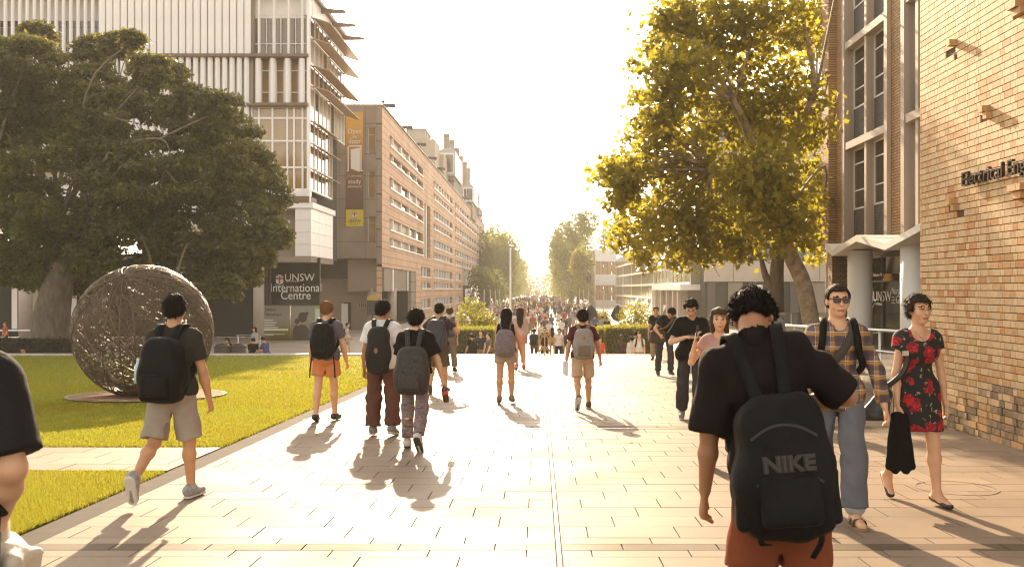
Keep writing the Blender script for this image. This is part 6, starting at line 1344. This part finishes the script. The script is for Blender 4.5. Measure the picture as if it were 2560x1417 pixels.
# 11 bending man with messenger bag
t, s = person('person in black tee bending over a brown messenger bag', *at(1662, 939), R(184), 1.80, dict(ll=(24, 24, 0), rl=(-6, 4, -4, 6), la=((.55, .35, -.75), (-.5, .55, -.65)), ra=((.55, .0, -.8), (-.25, .75, -.5)), lean=22, side=-8, head=(42, 4)), 'tan', ('short', 'black'),
    [('top', M_blk, dict(sleeve=.62, hem=-.04)), ('bottom', M_jean, dict(len=1.94, name='jeans', fold=.007)), ('shoes', M_blkshoe, dict(sole=M_sole))], v=.0115)
mbg = world_thing('messenger_bag', 'dark brown messenger bag on the hip of the bending person', 'bag', t); cc = s.pel + s.r * .20 + s.f * .10 - A(0, 0, .02); V, Fs = field_mesh([rbox(cc, (.13, .04, .10), None, .05), ell(cc - A(0, 0, .05), (.19, .10, .10), None, .05)], .012, (.004, 20, (1, 1, 1), 2)); M_bag = clothm('bag_brown', (.075, .05, .035)); mobj('body', V, Fs, M_bag, mbg, True)
V, Fs = ribbon([cc + s.r * .10 + A(0, 0, .1), s.chest + s.f * .16 + s.r * .03, s.neck + s.f * .02 - s.r * .10 + s.u * .05, s.chest - s.f * .16], .05, .012, s.r); mobj('strap', V, Fs, mat('strap_tan', (.13, .065, .03), .7), mbg, True)
# 12 phone user
t, s = person('person in black tee and dark jeans looking down at a phone in both hands', *at(1727, 1051), R(176), 1.775, dict(ll=(6, 4, 0), rl=(-10, 14, -12), la=((.42, .10, -.9), (-.75, .60, .28)), ra=((.42, .12, -.9), (-.75, .60, .30)), lean=4, head=(28, -6)), 'light', ('thick', 'black'),
    [('top', M_blk, dict(hem=-.10, o=.03, sleeve=.70, flare=.03)), ('bottom', M_jean, dict(len=1.94, o=.016, loose=.02, name='jeans', fold=.007)), ('shoes', M_greyshoe, dict(sole=M_sole))], v=.009)
ph = world_thing('phone', 'phone held in both hands by the person in black tee', 'phone', t); p = (s.wr[-1] + s.wr[1]) / 2 + s.f * .08 + A(0, 0, .05); bo('phone_body', p - A(.07, .035, .006), p + A(.07, .035, .006), M_black, ph); bo('screen', p + A(-.06, -.03, .0062), p + A(.06, .03, .0075), M_glass_b, ph)
gls = MB()
for q in (-1, 1): gls.tube([Hp(s, q * .031 + .021 * math.cos(a), .103, .010 + .015 * math.sin(a)) for a in np.linspace(0, 6.28, 13)], .0022, 4, False)
gls.tube([Hp(s, -.011, .105, .012), Hp(s, .011, .105, .012)], .002, 4); gls.build('eyeglasses', M_black, t)
# 13 woman on the phone behind the near man
t, s = person('laughing person with wavy hair holding a phone to the ear, mostly hidden', W(1800, 9.6), 9.6, gz(9.6), R(158), 1.60, dict(rl=(8, 6, 0), ll=(-8, 14, -14), ra=((.55, .25, -.8), (-.25, .28, .92)), la=(4, 10, 10), head=(0, 14)), 'fair', ('long', 'brown'), [('top', clothm('dusty_pink', (.46, .27, .22)), dict(sleeve=.4, hem=-.06)), ('bottom', M_jean, dict(len=1.9, name='jeans')), ('shoes', mat('shoe_navy', (.03, .035, .06), .6), dict(sole=M_sole))], v=.0105, female=True)
ph = world_thing('phone', 'black phone at the ear of the wavy haired person', 'phone', t); p = s.wr[1] + s.hd[1] * .10; bo('phone_body', p - A(.006, .035, .07), p + A(.006, .035, .07), M_black, ph)
# 14 near man, back view
t, s = person('near person in dark shirt and rust shorts, seen from behind with head bowed', W(1950, 3.95), 3.95, gz(3.95), R(-4), 1.755, dict(side=-12, ll=(2, 2, 0), rl=(-2, 4, 0), la=(-2, 9, 10), ra=((.76, -.12, -.66), (-.92, .34, -.20)), lean=8, head=(56, -22)), 'brown', ('thick', 'black'),
    [('top', clothm('black_plum', (.013, .008, .007)), dict(hem=-.12, o=.022, sleeve=.98, flare=.022, fold=.010, name='shirt')), ('bottom', clothm('rust', (.20, .055, .022)), dict(len=.98, o=.026, loose=.03, fold=.007)), ('shoes', M_blkshoe, {})], v=.0075, wide=.95)
V, Fs = field_mesh([cone(s.neck + s.u * .005 - s.f * .01, s.neck + s.u * .05, .068 * s.k, .066 * s.k, .02), ('cut', s.neck + s.u * .052, nrm(s.u + s.f * .35)), ('sub', cone(s.neck + s.u * .03, s.neck + s.u * .2, .058, .066))], .008); mobj('collar', V, Fs, MATS['cloth_black_plum'], t, True)
b, c, Rm, h, w, d = backpack('worn black backpack with brand lettering hanging low on the near person', t, s, clothm('worn_black_nylon', (.010, .0085, .007), .65, .25), .35, .54, .18, .235, True, None, .009, rot=R(-7), strap_w=.05, sag=.011)
for q in (-1, 1): V, Fs = ribbon([c - Rm[2] * h * .40 + Rm[0] * q * w * .30, c - Rm[2] * h * .52 - Rm[1] * .03 + Rm[0] * q * w * .33, c - Rm[2] * (h * .60 + .03 * q) + Rm[0] * q * w * .22], .022, .006, Rm[0]); mobj('loose_strap', V, Fs, M_pack, b, True)
for q in (-1, 1): V, Fs = field_mesh([rbox(c + Rm[0] * q * w * .47 - Rm[2] * h * .22, (.012, .05, h * .16), Rm, .025)], .009, (.004, 22, (1, 1, 1), 5)); mobj('side_pocket', V, Fs, MATS['cloth_worn_black_nylon'], b, True)
for yy_ in (.30, -.02): V, Fs = ribbon([c + Rm[2] * h * yy_ - Rm[1] * (d * (.36 if yy_ > 0 else .50) + .05) + Rm[0] * a * w * .36 - Rm[2] * .05 * a * a for a in (-1, -.5, 0, .5, 1)], .010, .006, Rm[2]); mobj('zipper', V, Fs, mat('zip_brown', (.016, .013, .011), .6), b)
nk = text('lettering', 'NIKE', M_black, .078, (0, 0, 0), (1, 0, 0), (0, 0, 1), b, ext=.003, align='CENTER', sx=1.15)
pf = c - Rm[1] * (d * .5 + .072) - Rm[2] * .010; Mx = Matrix([[*( [Rm[0][i], -Rm[1][i], Rm[2][i]]), 0] for i in range(3)] + [[0, 0, 0, 1]])
nk.data.transform(Mx @ Matrix(((1, 0, 0, 0), (0, 1, 0, 0), (0, 0, 1, 0), (0, 0, 0, 1)))); nk.location = pf
ol = text('lettering', 'NIKE', mat('letter_outline', (.055, .04, .027), .8), .078, (0, 0, 0), (1, 0, 0), (0, 0, 1), b, ext=.001, align='CENTER', sx=1.15, offset=.005); ol.data.transform(Mx); ol.location = pf + Rm[1] * .004
# 15 hidden head
t, s = person('person whose dark hair and eyes show over the near person shoulder', W(1921, 14), 14, gz(14), R(172), 1.76, dict(rl=(6, 4, 0), ll=(-6, 10, -8)), 'fair', ('short', 'dark'), [('top', clothm('grey_tee', (.2, .19, .18)), {}), ('bottom', M_jean, dict(len=1.94, name='jeans')), ('shoes', M_blkshoe, {})], v=.0125)
# 16 sunglasses, plaid shirt
def plaid(name):
    m = mat(name, (.3, .2, .1), .85, bump=.2, bscale=18); nt = m.node_tree; L = nt.links.new; tc = nt.nodes.new('ShaderNodeTexCoord'); sp = nt.nodes.new('ShaderNodeSeparateXYZ'); L(tc.outputs['Object'], sp.inputs[0]); res = None
    def band(sock, freq, ph, lo_, hi_):
        a = nt.nodes.new('ShaderNodeMath'); a.operation = 'MULTIPLY_ADD'; L(sock, a.inputs[0]); a.inputs[1].default_value = freq; a.inputs[2].default_value = ph; f = nt.nodes.new('ShaderNodeMath'); f.operation = 'FRACT'; L(a.outputs[0], f.inputs[0]); c = nt.nodes.new('ShaderNodeMath'); c.operation = 'COMPARE'; L(f.outputs[0], c.inputs[0]); c.inputs[1].default_value = (lo_ + hi_) / 2; c.inputs[2].default_value = (hi_ - lo_) / 2; return c.outputs[0]
    col = None
    def over(prev, fac, c, amt):
        mx = nt.nodes.new('ShaderNodeMix'); mx.data_type = 'RGBA'; mu = nt.nodes.new('ShaderNodeMath'); mu.operation = 'MULTIPLY'; L(fac, mu.inputs[0]); mu.inputs[1].default_value = amt; L(mu.outputs[0], mx.inputs[0])
        if prev is None: mx.inputs[6].default_value = (.125, .075, .065, 1)
        else: L(prev, mx.inputs[6])
        mx.inputs[7].default_value = (*c, 1); return mx.outputs[2]
    for sock, ph in ((sp.outputs[0], .1), (sp.outputs[2], .35)):
        col = over(col, band(sock, 9.5, ph, .05, .35), (.055, .035, .05), .55); col = over(col, band(sock, 9.5, ph, .45, .62), (.50, .24, .04), .75); col = over(col, band(sock, 9.5, ph, .66, .72), (.62, .52, .44), .8); col = over(col, band(sock, 9.5, ph, .82, .88), (.10, .11, .18), .6)
    L(col, nt.nodes['Principled BSDF'].inputs['Base Color']); return m
M_plaid = plaid('plaid_cloth')
t, s = person('person in sunglasses, plaid shirt and jeans walking towards us', *at(2092, 1302), R(172), 1.80, dict(ll=(12, 6, 4), rl=(-14, 22, -22), la=(4, 24, 10), ra=(4, 16, 12), lean=2, head=(0, 6)), 'fair', ('crop', 'dark'),
    [('top', M_plaid, dict(hem=-.12, o=.016, sleeve=1.9, flare=.008)), ('bottom', clothm('blue_denim', (.13, .135, .15)), dict(len=1.86, o=.018, loose=.022, name='jeans', fold=.008)), ], v=.0085, wide=.95)
M_sand = mat('sandal_leather', (.05, .032, .022), .5)
for q in (-1, 1):
    f, up = s.fu[q]; sd_ = nrm(np.cross(f, up)); V, Fs = field_mesh(sole_ops(s, q), .009); o = mobj('sandal', V, Fs, mat('cork', (.24, .15, .08), .8), t, True)
    for a in (.35, .68):
        pm = s.heel[q] * (1 - a) + s.toe[q] * a; V, Fs = ribbon([pm - sd_ * .05 - up * .01, pm - sd_ * .04 + up * .03, pm + up * .05 * (1.25 - a * .5), pm + sd_ * .04 + up * .03, pm + sd_ * .05 - up * .01], .032, .006, f); mobj('strap', V, Fs, M_sand, o, True)
    ck = s.an[q] + (s.kn[q] - s.an[q]) * .16; V, Fs = field_mesh([cone(ck, ck + (s.kn[q] - s.an[q]) * .09, .078, .076, .01)], .011); mobj('turned_up_cuff', V, Fs, clothm('pale_denim', (.36, .36, .36)), t, True)
sg = MB()
for q in (-1, 1): sg.prism([Hp(s, q * .033 + a, .100 - abs(a + q * .033) * .12, .012 + e) for a, e in ((-.028, .015), (.028, .017), (.026, -.012), (.014, -.021), (-.014, -.021), (-.026, -.012))], s.H[1] * .008)
sg.tube([Hp(s, -.012, .106, .020), Hp(s, .012, .106, .020)], .004, 6)
for q in (-1, 1): sg.tube([Hp(s, q * .060, .095, .022), Hp(s, q * .082, .0, .016)], .0035, 5)
sg.build('sunglasses', mat('sunglass_black', (.008, .008, .008), .08, spec=.8), t)
backpack('black backpack whose straps cross the plaid shirt', t, s, M_pack, .29, .42, .15, .05, v=.013, strap_w=.05)
cb_ = world_thing('shoulder_bag', 'grey cross body strap bag worn over the plaid shirt', 'bag', t); V, Fs = ribbon([s.neck - s.r * .12 - s.f * .02 + s.u * .045, s.neck - s.r * .10 + s.f * .09 - s.u * .02, s.chest + s.f * .145 - s.r * .02, s.waist + s.f * .13 + s.r * .12, s.pel + s.r * .20 + s.f * .02], .058, .012, nrm(s.r + s.u * .6)); mobj('strap', V, Fs, clothm('grey_web', (.06, .055, .05)), cb_, True)
V, Fs = field_mesh([rbox(s.pel + s.r * .235 - s.u * .10 - s.f * .06, (.04, .12, .10), None, .03)], .014); mobj('bag_body', V, Fs, clothm('grey_web', (.06, .055, .05)), cb_, True)
# 17 rose dress
def rosem():
    m = mat('rose_print', (.012, .010, .010), .8, bump=.1, bscale=14); nt = m.node_tree; L = nt.links.new; b = nt.nodes['Principled BSDF']; tc = nt.nodes.new('ShaderNodeTexCoord'); n = nt.nodes.new('ShaderNodeTexNoise'); n.inputs['Scale'].default_value = 34; n.inputs['Detail'].default_value = 1.5; L(tc.outputs['Object'], n.inputs['Vector'])
    ad = nt.nodes.new('ShaderNodeMix'); ad.data_type = 'RGBA'; ad.blend_type = 'LINEAR_LIGHT'; ad.inputs[0].default_value = .035; L(tc.outputs['Object'], ad.inputs[6]); L(n.outputs['Color'], ad.inputs[7])
    def vor(sc, off):
        mp = nt.nodes.new('ShaderNodeMapping'); mp.inputs['Location'].default_value = off; mp.inputs['Scale'].default_value = (1, .35, 1); L(ad.outputs[2], mp.inputs[0]); v = nt.nodes.new('ShaderNodeTexVoronoi'); v.inputs['Scale'].default_value = sc; v.inputs['Randomness'].default_value = .75; L(mp.outputs[0], v.inputs['Vector']); return v
    def ramp(sock, stops):
        cr = nt.nodes.new('ShaderNodeValToRGB'); e = cr.color_ramp.elements; e[0].position, e[0].color = stops[0][0], (*stops[0][1], 1); e[1].position, e[1].color = stops[-1][0], (*stops[-1][1], 1)
        for p_, c_ in stops[1:-1]: x = e.new(p_); x.color = (*c_, 1)
        L(sock, cr.inputs[0]); return cr.outputs[0]
    v1 = vor(8.6, (.3, .1, .2)); v2 = vor(19, (.7, .4, .1))
    v3 = vor(27, (.15, .6, .33)); sm = nt.nodes.new('ShaderNodeMath'); sm.operation = 'MULTIPLY_ADD'; L(v1.outputs['Distance'], sm.inputs[0]); sm.inputs[1].default_value = .9; L(v3.outputs['Distance'], sm.inputs[2])
    rc = ramp(sm.outputs[0], [(.15, (.72, .035, .05)), (.45, (.46, .010, .020)), (.75, (.12, .003, .006)), (.95, (.5, .012, .02))])
    mk1 = ramp(v1.outputs['Distance'], [(.40, (1, 1, 1)), (.44, (0, 0, 0))]); lf = ramp(v2.outputs['Distance'], [(.18, (.30, .29, .13)), (.20, (.30, .29, .13)), (.23, (.010, .009, .009))])
    mx = nt.nodes.new('ShaderNodeMix'); mx.data_type = 'RGBA'; L(mk1, mx.inputs[0]); L(lf, mx.inputs[6]); L(rc, mx.inputs[7]); L(mx.outputs[2], b.inputs['Base Color']); return m
M_rose = rosem()
t, s = person('person in black dress printed with red roses walking towards us', *at(2292, 1256), R(186), 1.71, dict(rl=(-10, 26, -34), ll=(12, 6, -2), ra=(4, 12, 10), la=(-2, 14, 6), lean=2, head=(0, 8)), 'fair', ('bun', 'dark'), [], v=.0085, female=True, wide=.97)
k = s.k; ops = torso(s, .013) + [cone(s.pel + s.u * .03, s.pel - A(0, 0, .38), .145 * k, .200 * k, .05, (s.f, .78), (s.pel - A(0, 0, .33), A(0, 0, -1)))] + glutes(s, .02) + [cone(s.hip[q], s.kn[q], .10 * k, .09 * k, .05, None, (s.pel - A(0, 0, .33), A(0, 0, -1))) for q in (-1, 1)] + [('cut', s.pel - A(0, 0, .33), A(0, 0, -1)), ('sub', cone(s.neck + s.f * .10 + s.u * .02, s.neck + s.f * .05 + s.u * .2, .095, .12)), ('sub', cone(s.neck + s.u * .0, s.neck + s.u * .2, .095, .13))] + [limbp(s.sh[q], s.el[q], .062 * k, .060 * k, .28, .03, .012) for q in (-1, 1)]
V, Fs = field_mesh(ops, .0095, (.003, 26, (1.2, 1.2, .6), 8)); mobj('dress', V, Fs, M_rose, t, True)
for q in (-1, 1): V, Fs = field_mesh(shoe_ops(s, q, 'flat'), .0075); mobj('shoe', V, Fs, M_blkshoe, t, True)
gls = MB()
for q in (-1, 1): gls.tube([Hp(s, q * .031 + .020 * math.cos(a), .103, .010 + .013 * math.sin(a)) for a in np.linspace(0, 6.28, 13)], .0016, 4, False)
gls.tube([Hp(s, -.011, .105, .012), Hp(s, .011, .105, .012)], .0015, 4); gls.build('eyeglasses', mat('thin_brass', (.3, .2, .1), .3, metal=.8), t)
hb = world_thing('handbag', 'black shoulder bag with long buckled strap hanging beside the rose dress', 'bag', t); sh_ = s.sh[1]; bc = s.pel + s.r * .33 + s.f * .06 - A(0, 0, .12)
V, Fs = ribbon([sh_ - s.f * .10 - s.u * .06 - s.r * .03, sh_ + s.u * .065 - s.r * .035, sh_ + s.f * .085 - s.r * .02 - s.u * .10, s.waist + s.r * .19 + s.f * .12, bc + A(0, 0, .12)], .042, .008, nrm(s.r + s.f * -.3)); mobj('strap', V, Fs, mat('black_leather', (.02, .018, .016), .4), hb, True)
pb = s.chest + s.r * .165 + s.f * .125 + s.u * .0; bo('buckle', pb - A(.025, .008, .02), pb + A(.025, .008, .02), mat('buckle_steel', (.6, .55, .45), .25, metal=1), hb)
V, Fs = field_mesh([cone(bc - s.r * .03 + A(0, 0, .08), bc - A(0, 0, .08) + s.r * .05, .06, .12, .03, (s.f, .6)), ('cut', bc - A(0, 0, .12), A(0, 0, -1))], .011, (.004, 24, (1, 1, 1), 6)); mobj('bag_body', V, Fs, mat('black_leather', (.02, .018, .016), .4), hb, True)
cd = world_thing('cardigan', 'folded black cardigan carried in the hand beside the rose dress', 'cardigan', t); hc_ = s.wr[1] + s.hd[1] * .09 + s.f * .03; ops = [cone(hc_ + s.r * (i - 2) * .022, hc_ + A(0, .02, -.40 - .03 * (i % 2)) + s.r * (i - 2) * .045, .026, .034, .018) for i in range(5)]
V, Fs = field_mesh(ops, .0095, (.004, 40, (1.5, 1.5, .4), 3)); mobj('cloth', V, Fs, M_blk, cd, True)
MB().tube([s.neck + s.f * .07 + s.r * .06 + s.u * .01, s.neck + s.f * .115 - s.u * .07, s.neck + s.f * .07 - s.r * .06 + s.u * .01], .002, 4).build('necklace', mat('silver', (.7, .7, .7), .2, metal=1), t)
# 18 left edge person with plastic bag
t, s = person('near person in dark tee cut by the picture edge, carrying a plastic bag', -1.85, 2.95, gz(2.95), R(-8), 1.725, dict(ll=(2, 2, 0), rl=(-2, 4, 0), ra=((.30, -.12, -.95), (-.50, .42, -.75)), la=(0, 10, 10)), 'fair', ('short', 'brown'), [('top', clothm('dark_grey_tee', (.02, .018, .016)), dict(o=.024, sleeve=.86, flare=.02)), ('bottom', M_jean, dict(len=1.94, name='jeans')), ('shoes', M_blkshoe, {})], v=.0085, wide=1.22)
pbg = world_thing('plastic_bag', 'cream plastic carrier bag with red print held by the edge person', 'bag', t); hc_ = s.wr[1] + s.hd[1] * .08
bc = hc_ - A(.03, -.02, .17); mm = mat('bag_plastic', (.60, .50, .38), .45, var=.10, scale=9, bump=.5, bscale=14)
V, Fs = field_mesh([rbox(bc - A(0, 0, .05), (.10, .05, .15), None, .03), cone(bc + A(-.08, 0, .10), bc + A(.08, 0, .10), .05, .05, .06, (s.f, .7)), cone(bc + A(-.03, 0, .12), bc + A(.03, 0, .12), .05, .05, .06)], .010, (.012, 24, (1.6, 1.6, .5), 12)); o = mobj('bag_body', V, Fs, mm, pbg, True)
for q in (-1, 1): V, Fs = ribbon([bc + A(.07 * q, -.02, .14), bc + A(.05 * q, .0, .24), hc_ + A(.006 * q, .0, .01)], .04, .004, A(0, 1, 0)); mobj('handle', V, Fs, mm, pbg, True)
V, Fs = field_mesh([rbox(bc + A(0, 0, -.02), (.085, .062, .018), None, .028)], .009, (.012, 24, (1.6, 1.6, .5), 12)); mobj('red_print', V, Fs, mat('print_red', (.50, .09, .04), .5), pbg, True)
# ---------------------------------------------------------------- people further off
rng = np.random.default_rng(77)
WK = dict(rl=(16, 6, 0), ll=(-14, 26, -26), la=(14, 8, 14), ra=(-8, 8, 14)); STAND = dict(rl=(2, 2, 0), ll=(-2, 4, 0), la=(6, 9, 30), ra=(2, 8, 16))
SIT = dict(rl=(86, 84, 0), ll=(84, 84, 0), la=(30, 8, 40), ra=(30, 8, 40), lean=14, head=(18, 0))
C_w, C_g, C_d = clothm('off_white', (.62, .58, .52)), clothm('taupe_tee', (.17, .13, .10)), clothm('navy_tee', (.04, .04, .055))
def mid(label, px, Y, rz, Ht, pose, skin, hair, top, bot, blen=1.92, fem=False, sleeve=.62, zb=LOW, pack=None, hem=-.04, v=.019):
    t, s = person(label, W(px, Y), Y, zb, R(rz), Ht, pose, skin, hair, [('top', top, dict(sleeve=sleeve, hem=hem)), ('bottom', bot, dict(len=blen, name='trousers' if blen > 1 else 'shorts')), ('shoes', M_blkshoe, dict(kind='low'))], v=v, female=fem, face=False)
    if pack: backpack(pack, t, s, M_pack, .28, .42, .15, .05, False, v=.019)
    return t, s
mid('person in black jacket with white shoulder panel below the left hedge', 1180, 41, 30, 1.66, STAND, 'tan', ('short', 'black'), M_blk, M_jean, pack='black backpack with its wearer below the left hedge')
mid('person in dark singlet and pale open shirt in front of the left hedge', 1203, 42, 160, 1.76, STAND, 'fair', ('short', 'dark'), C_d, clothm('khaki', (.36, .255, .13)), 1.9)
mid('person in taupe tee turned sideways in front of the left hedge', 1223, 41, 120, 1.70, WK, 'fair', ('short', 'dark'), C_g, M_jean)
mid('person in pale shirt bent behind the person in camouflage trousers', 1092, 40, 20, 1.60, STAND, 'tan', ('short', 'brown'), C_w, M_jean)
mid('person with dark backpack at the top of the steps left of the timber guard', 1335, 46, 0, 1.68, WK, 'brown', ('short', 'black'), C_d, clothm('brown_short', (.10, .07, .045)), .9, pack='dark backpack at the steps left of the timber guard')
mid('person in dark tee directly behind the timber tree guard', 1362, 47, 170, 1.72, WK, 'tan', ('short', 'black'), M_blk, M_jean)
mid('person in white singlet and black trousers right of the timber guard', 1397, 44.5, 176, 1.76, STAND, 'tan', ('short', 'black'), C_w, clothm('black_trouser', (.02, .02, .02)), 1.94, sleeve=.3)
mid('person in mustard top just right of the timber guard', 1381, 49, 0, 1.62, WK, 'tan', ('long', 'black'), clothm('mustard', (.45, .28, .03)), clothm('grey_blue_short', (.20, .20, .22)), .5, True)
mid('person with long hair and blue jeans on the steps right of the white singlet', 1413, 47, 180, 1.64, WK, 'fair', ('long', 'dark'), C_d, clothm('blue_denim', (.13, .135, .15)), 1.93, True)
mid('person in red shirt standing beside the hedge end', 1500, 40, 184, 1.56, STAND, 'tan', ('short', 'black'), clothm('red_shirt', (.58, .07, .03)), clothm('red_short', (.50, .08, .05)), .8)
mid('person with long brown hair in dark jacket before the right hedge', 1553, 41, -6, 1.62, WK, 'fair', ('long', 'brown'), clothm('dark_brown_jacket', (.05, .035, .025)), clothm('black_trouser', (.02, .02, .02)), .45, True, 1.8)
mid('person in white dress before the right hedge', 1579, 40.5, 10, 1.58, WK, 'fair', ('bun', 'black'), C_w, C_w, .42, True, 1.2, hem=-.15)
mid('person in white tee and khaki shorts with backpack before the right hedge', 1598, 40, 174, 1.78, STAND, 'fair', ('short', 'dark'), C_w, clothm('khaki', (.36, .255, .13)), .9, pack='black backpack on the person in khaki shorts')
mid('dark haired person half hidden behind the white tee before the right hedge', 1588, 42, 0, 1.74, WK, 'tan', ('short', 'black'), M_blk, M_jean)
mid('person in white tee with black backpack walking under the concrete building', 867, 52, -80, 1.76, WK, 'fair', ('short', 'dark'), C_w, clothm('pale_short', (.40, .33, .26)), .85, pack='black backpack on the person under the concrete building')
mid('person in pale blue top standing by the round concrete column', 638, 47, 150, 1.70, STAND, 'fair', ('long', 'dark'), clothm('pale_blue', (.35, .47, .52)), clothm('black_trouser', (.02, .02, .02)), .5, True, 0)
mid('small person in white in the dark undercroft of the terracotta building', 1142, 92, 170, 1.72, WK, 'fair', ('long', 'dark'), C_w, C_w, .5, True, v=.03)
mid('person resting in the shade beyond the umbrellas', 1518, 64, 180, 1.70, STAND, 'brown', ('short', 'black'), M_blk, M_jean, v=.03)
def seat(label, px, Y, w_, zt):
    b = thing('stone_bench', label, 'bench', (W(px, Y), Y, LOW)); bo('seat', (-w_, -.25, zt - .12), (w_, .25, zt), M_conc_l, b)
    for q in (-.8, .8): bo('leg', (q * w_ - .1, -.2, 0), (q * w_ + .1, .2, zt - .12), M_conc_l, b)
def sit(label, px, Y, rz, Ht, skin, hair, top, zt, fem=False):
    p = dict(SIT); p['hip_z'] = zt + .09; t, s = person(label, W(px, Y), Y, LOW, R(rz), Ht, p, skin, hair, [('top', top, {}), ('bottom', M_jean, dict(len=1.92, name='trousers')), ('shoes', M_blkshoe, dict(kind='low'))], v=.019, female=fem, face=False)
seat('long stone bench behind the lawn under the international centre sign', 620, 41.0, 2.4, .62)
sit('person in blue and navy striped top sitting beside the round column', 668, 41, 70, 1.80, 'tan', ('short', 'black'), camo('striped_blue', (.05, .05, .16), (.10, .10, .24), (.03, .03, .07), 4), .62)
sit('person in black with long hair sitting on the bench, middle one', 573, 41, 175, 1.74, 'tan', ('long', 'black'), M_blk, .62, True)
sit('person in black sitting with back turned next to the striped top', 632, 41, 10, 1.66, 'tan', ('short', 'black'), M_blk, .62)
for i, px in enumerate((556, 597)):
    o = cyl('litter_drum', (W(px, 39.5), 39.5, LOW), .34, 1.15, M_dark, None, 18); tag(o, ['left dark rounded drum behind the far lawn kerb', 'right dark rounded drum behind the far lawn kerb'][i], 'drum'); MB().tube([(W(px, 39.5), 39.5, LOW + 1.15), (W(px, 39.5), 39.5, LOW + 1.27), (W(px, 39.5), 39.5, LOW + 1.31)], [.34, .25, .05], 18).build('domed_top', M_dark, o, True)
seat('small stone bench in front of the dark hedge', 62, 36.2, .6, .55)
sit('person in black and white sitting in front of the dark hedge', 62, 36.2, 190, 1.70, 'tan', ('short', 'black'), M_blk, .55)
mid('person in red top leaning on the rail behind the fig tree', 14, 56, 150, 1.62, STAND, 'tan', ('short', 'ginger'), clothm('red_top', (.40, .10, .06)), M_jean)
# the far crowd: one mass filling the mall
def crowd_template(pose, fem):
    s = skeleton(1.72, pose, 1.0, fem); out = []
    for ops in (body_ops(s), top_ops(s, .02, -.03, .7), bottom_ops(s, .015, .9 if fem else 1.9), hair_ops(s, 'long' if fem else 'short')): out.append(field_mesh(ops, .05))
    return out
tpl = [crowd_template(WK, False), crowd_template(dict(WK, rl=(-14, 26, -26), ll=(16, 6, 0)), True), crowd_template(STAND, False)]
def randcol(name, cols, rough=.85):
    m = mat(name, (1, 1, 1), rough); nt = m.node_tree; g = nt.nodes.new('ShaderNodeNewGeometry'); cr = nt.nodes.new('ShaderNodeValToRGB'); cr.color_ramp.interpolation = 'CONSTANT'; e = cr.color_ramp.elements
    for i, c in enumerate(cols): x = e[i] if i < 2 else e.new(i / len(cols)); x.position = i / len(cols); x.color = (*c, 1)
    nt.links.new(g.outputs['Random Per Island'], cr.inputs[0]); nt.links.new(cr.outputs[0], nt.nodes['Principled BSDF'].inputs['Base Color']); return m
cm = [randcol('crowd_skin', [(.5, .3, .18), (.4, .22, .12), (.28, .14, .07), (.55, .34, .22)]), randcol('crowd_top', [(.6, .58, .55), (.02, .02, .02), (.12, .12, .16), (.35, .05, .04), (.25, .25, .26), (.55, .5, .42), (.05, .07, .15), (.5, .25, .2), (.08, .06, .05)]), randcol('crowd_bottom', [(.03, .03, .035), (.10, .11, .14), (.3, .22, .13), (.05, .04, .04), (.4, .32, .25)]), randcol('crowd_hair', [(.012, .01, .009), (.03, .02, .014), (.07, .04, .02)])]
acc = [([], [], 0) for _ in range(4)]; VV = [[] for _ in range(4)]; FF = [[] for _ in range(4)]; nn = [0] * 4
placed = []
for i in range(370):
    Y = 50 * (300 / 50) ** (rng.random() ** .8); X = rng.uniform(-5.6, 5.6) + .2
    if Y < 70 and any(abs(X - a) < .7 and abs(Y - b_) < 2.5 for a, b_ in placed): continue
    placed.append((X, Y)); tp_ = tpl[rng.integers(0, 3)]; a = rng.choice([0, math.pi]) + rng.normal() * .3; sc = rng.uniform(.92, 1.07); M_ = rotz(a) * sc
    for j, (V, Fs) in enumerate(tp_): VV[j].append(V @ M_.T + np.array((X, Y, LOW))); FF[j].append(Fs + nn[j]); nn[j] += len(V)
Vc = []; Fc = []; Mi = []; off = 0
for j in range(4): v_ = np.concatenate(VV[j]); f_ = np.concatenate(FF[j]) + off; Vc.append(v_); Fc.append(f_); Mi.append(np.full(len(f_), j)); off += len(v_)
tag(mobj('crowd', np.concatenate(Vc), np.concatenate(Fc), cm, None, True, np.concatenate(Mi)), 'dense far crowd of walkers filling the mall between the avenue trees', 'crowd', kind='stuff')
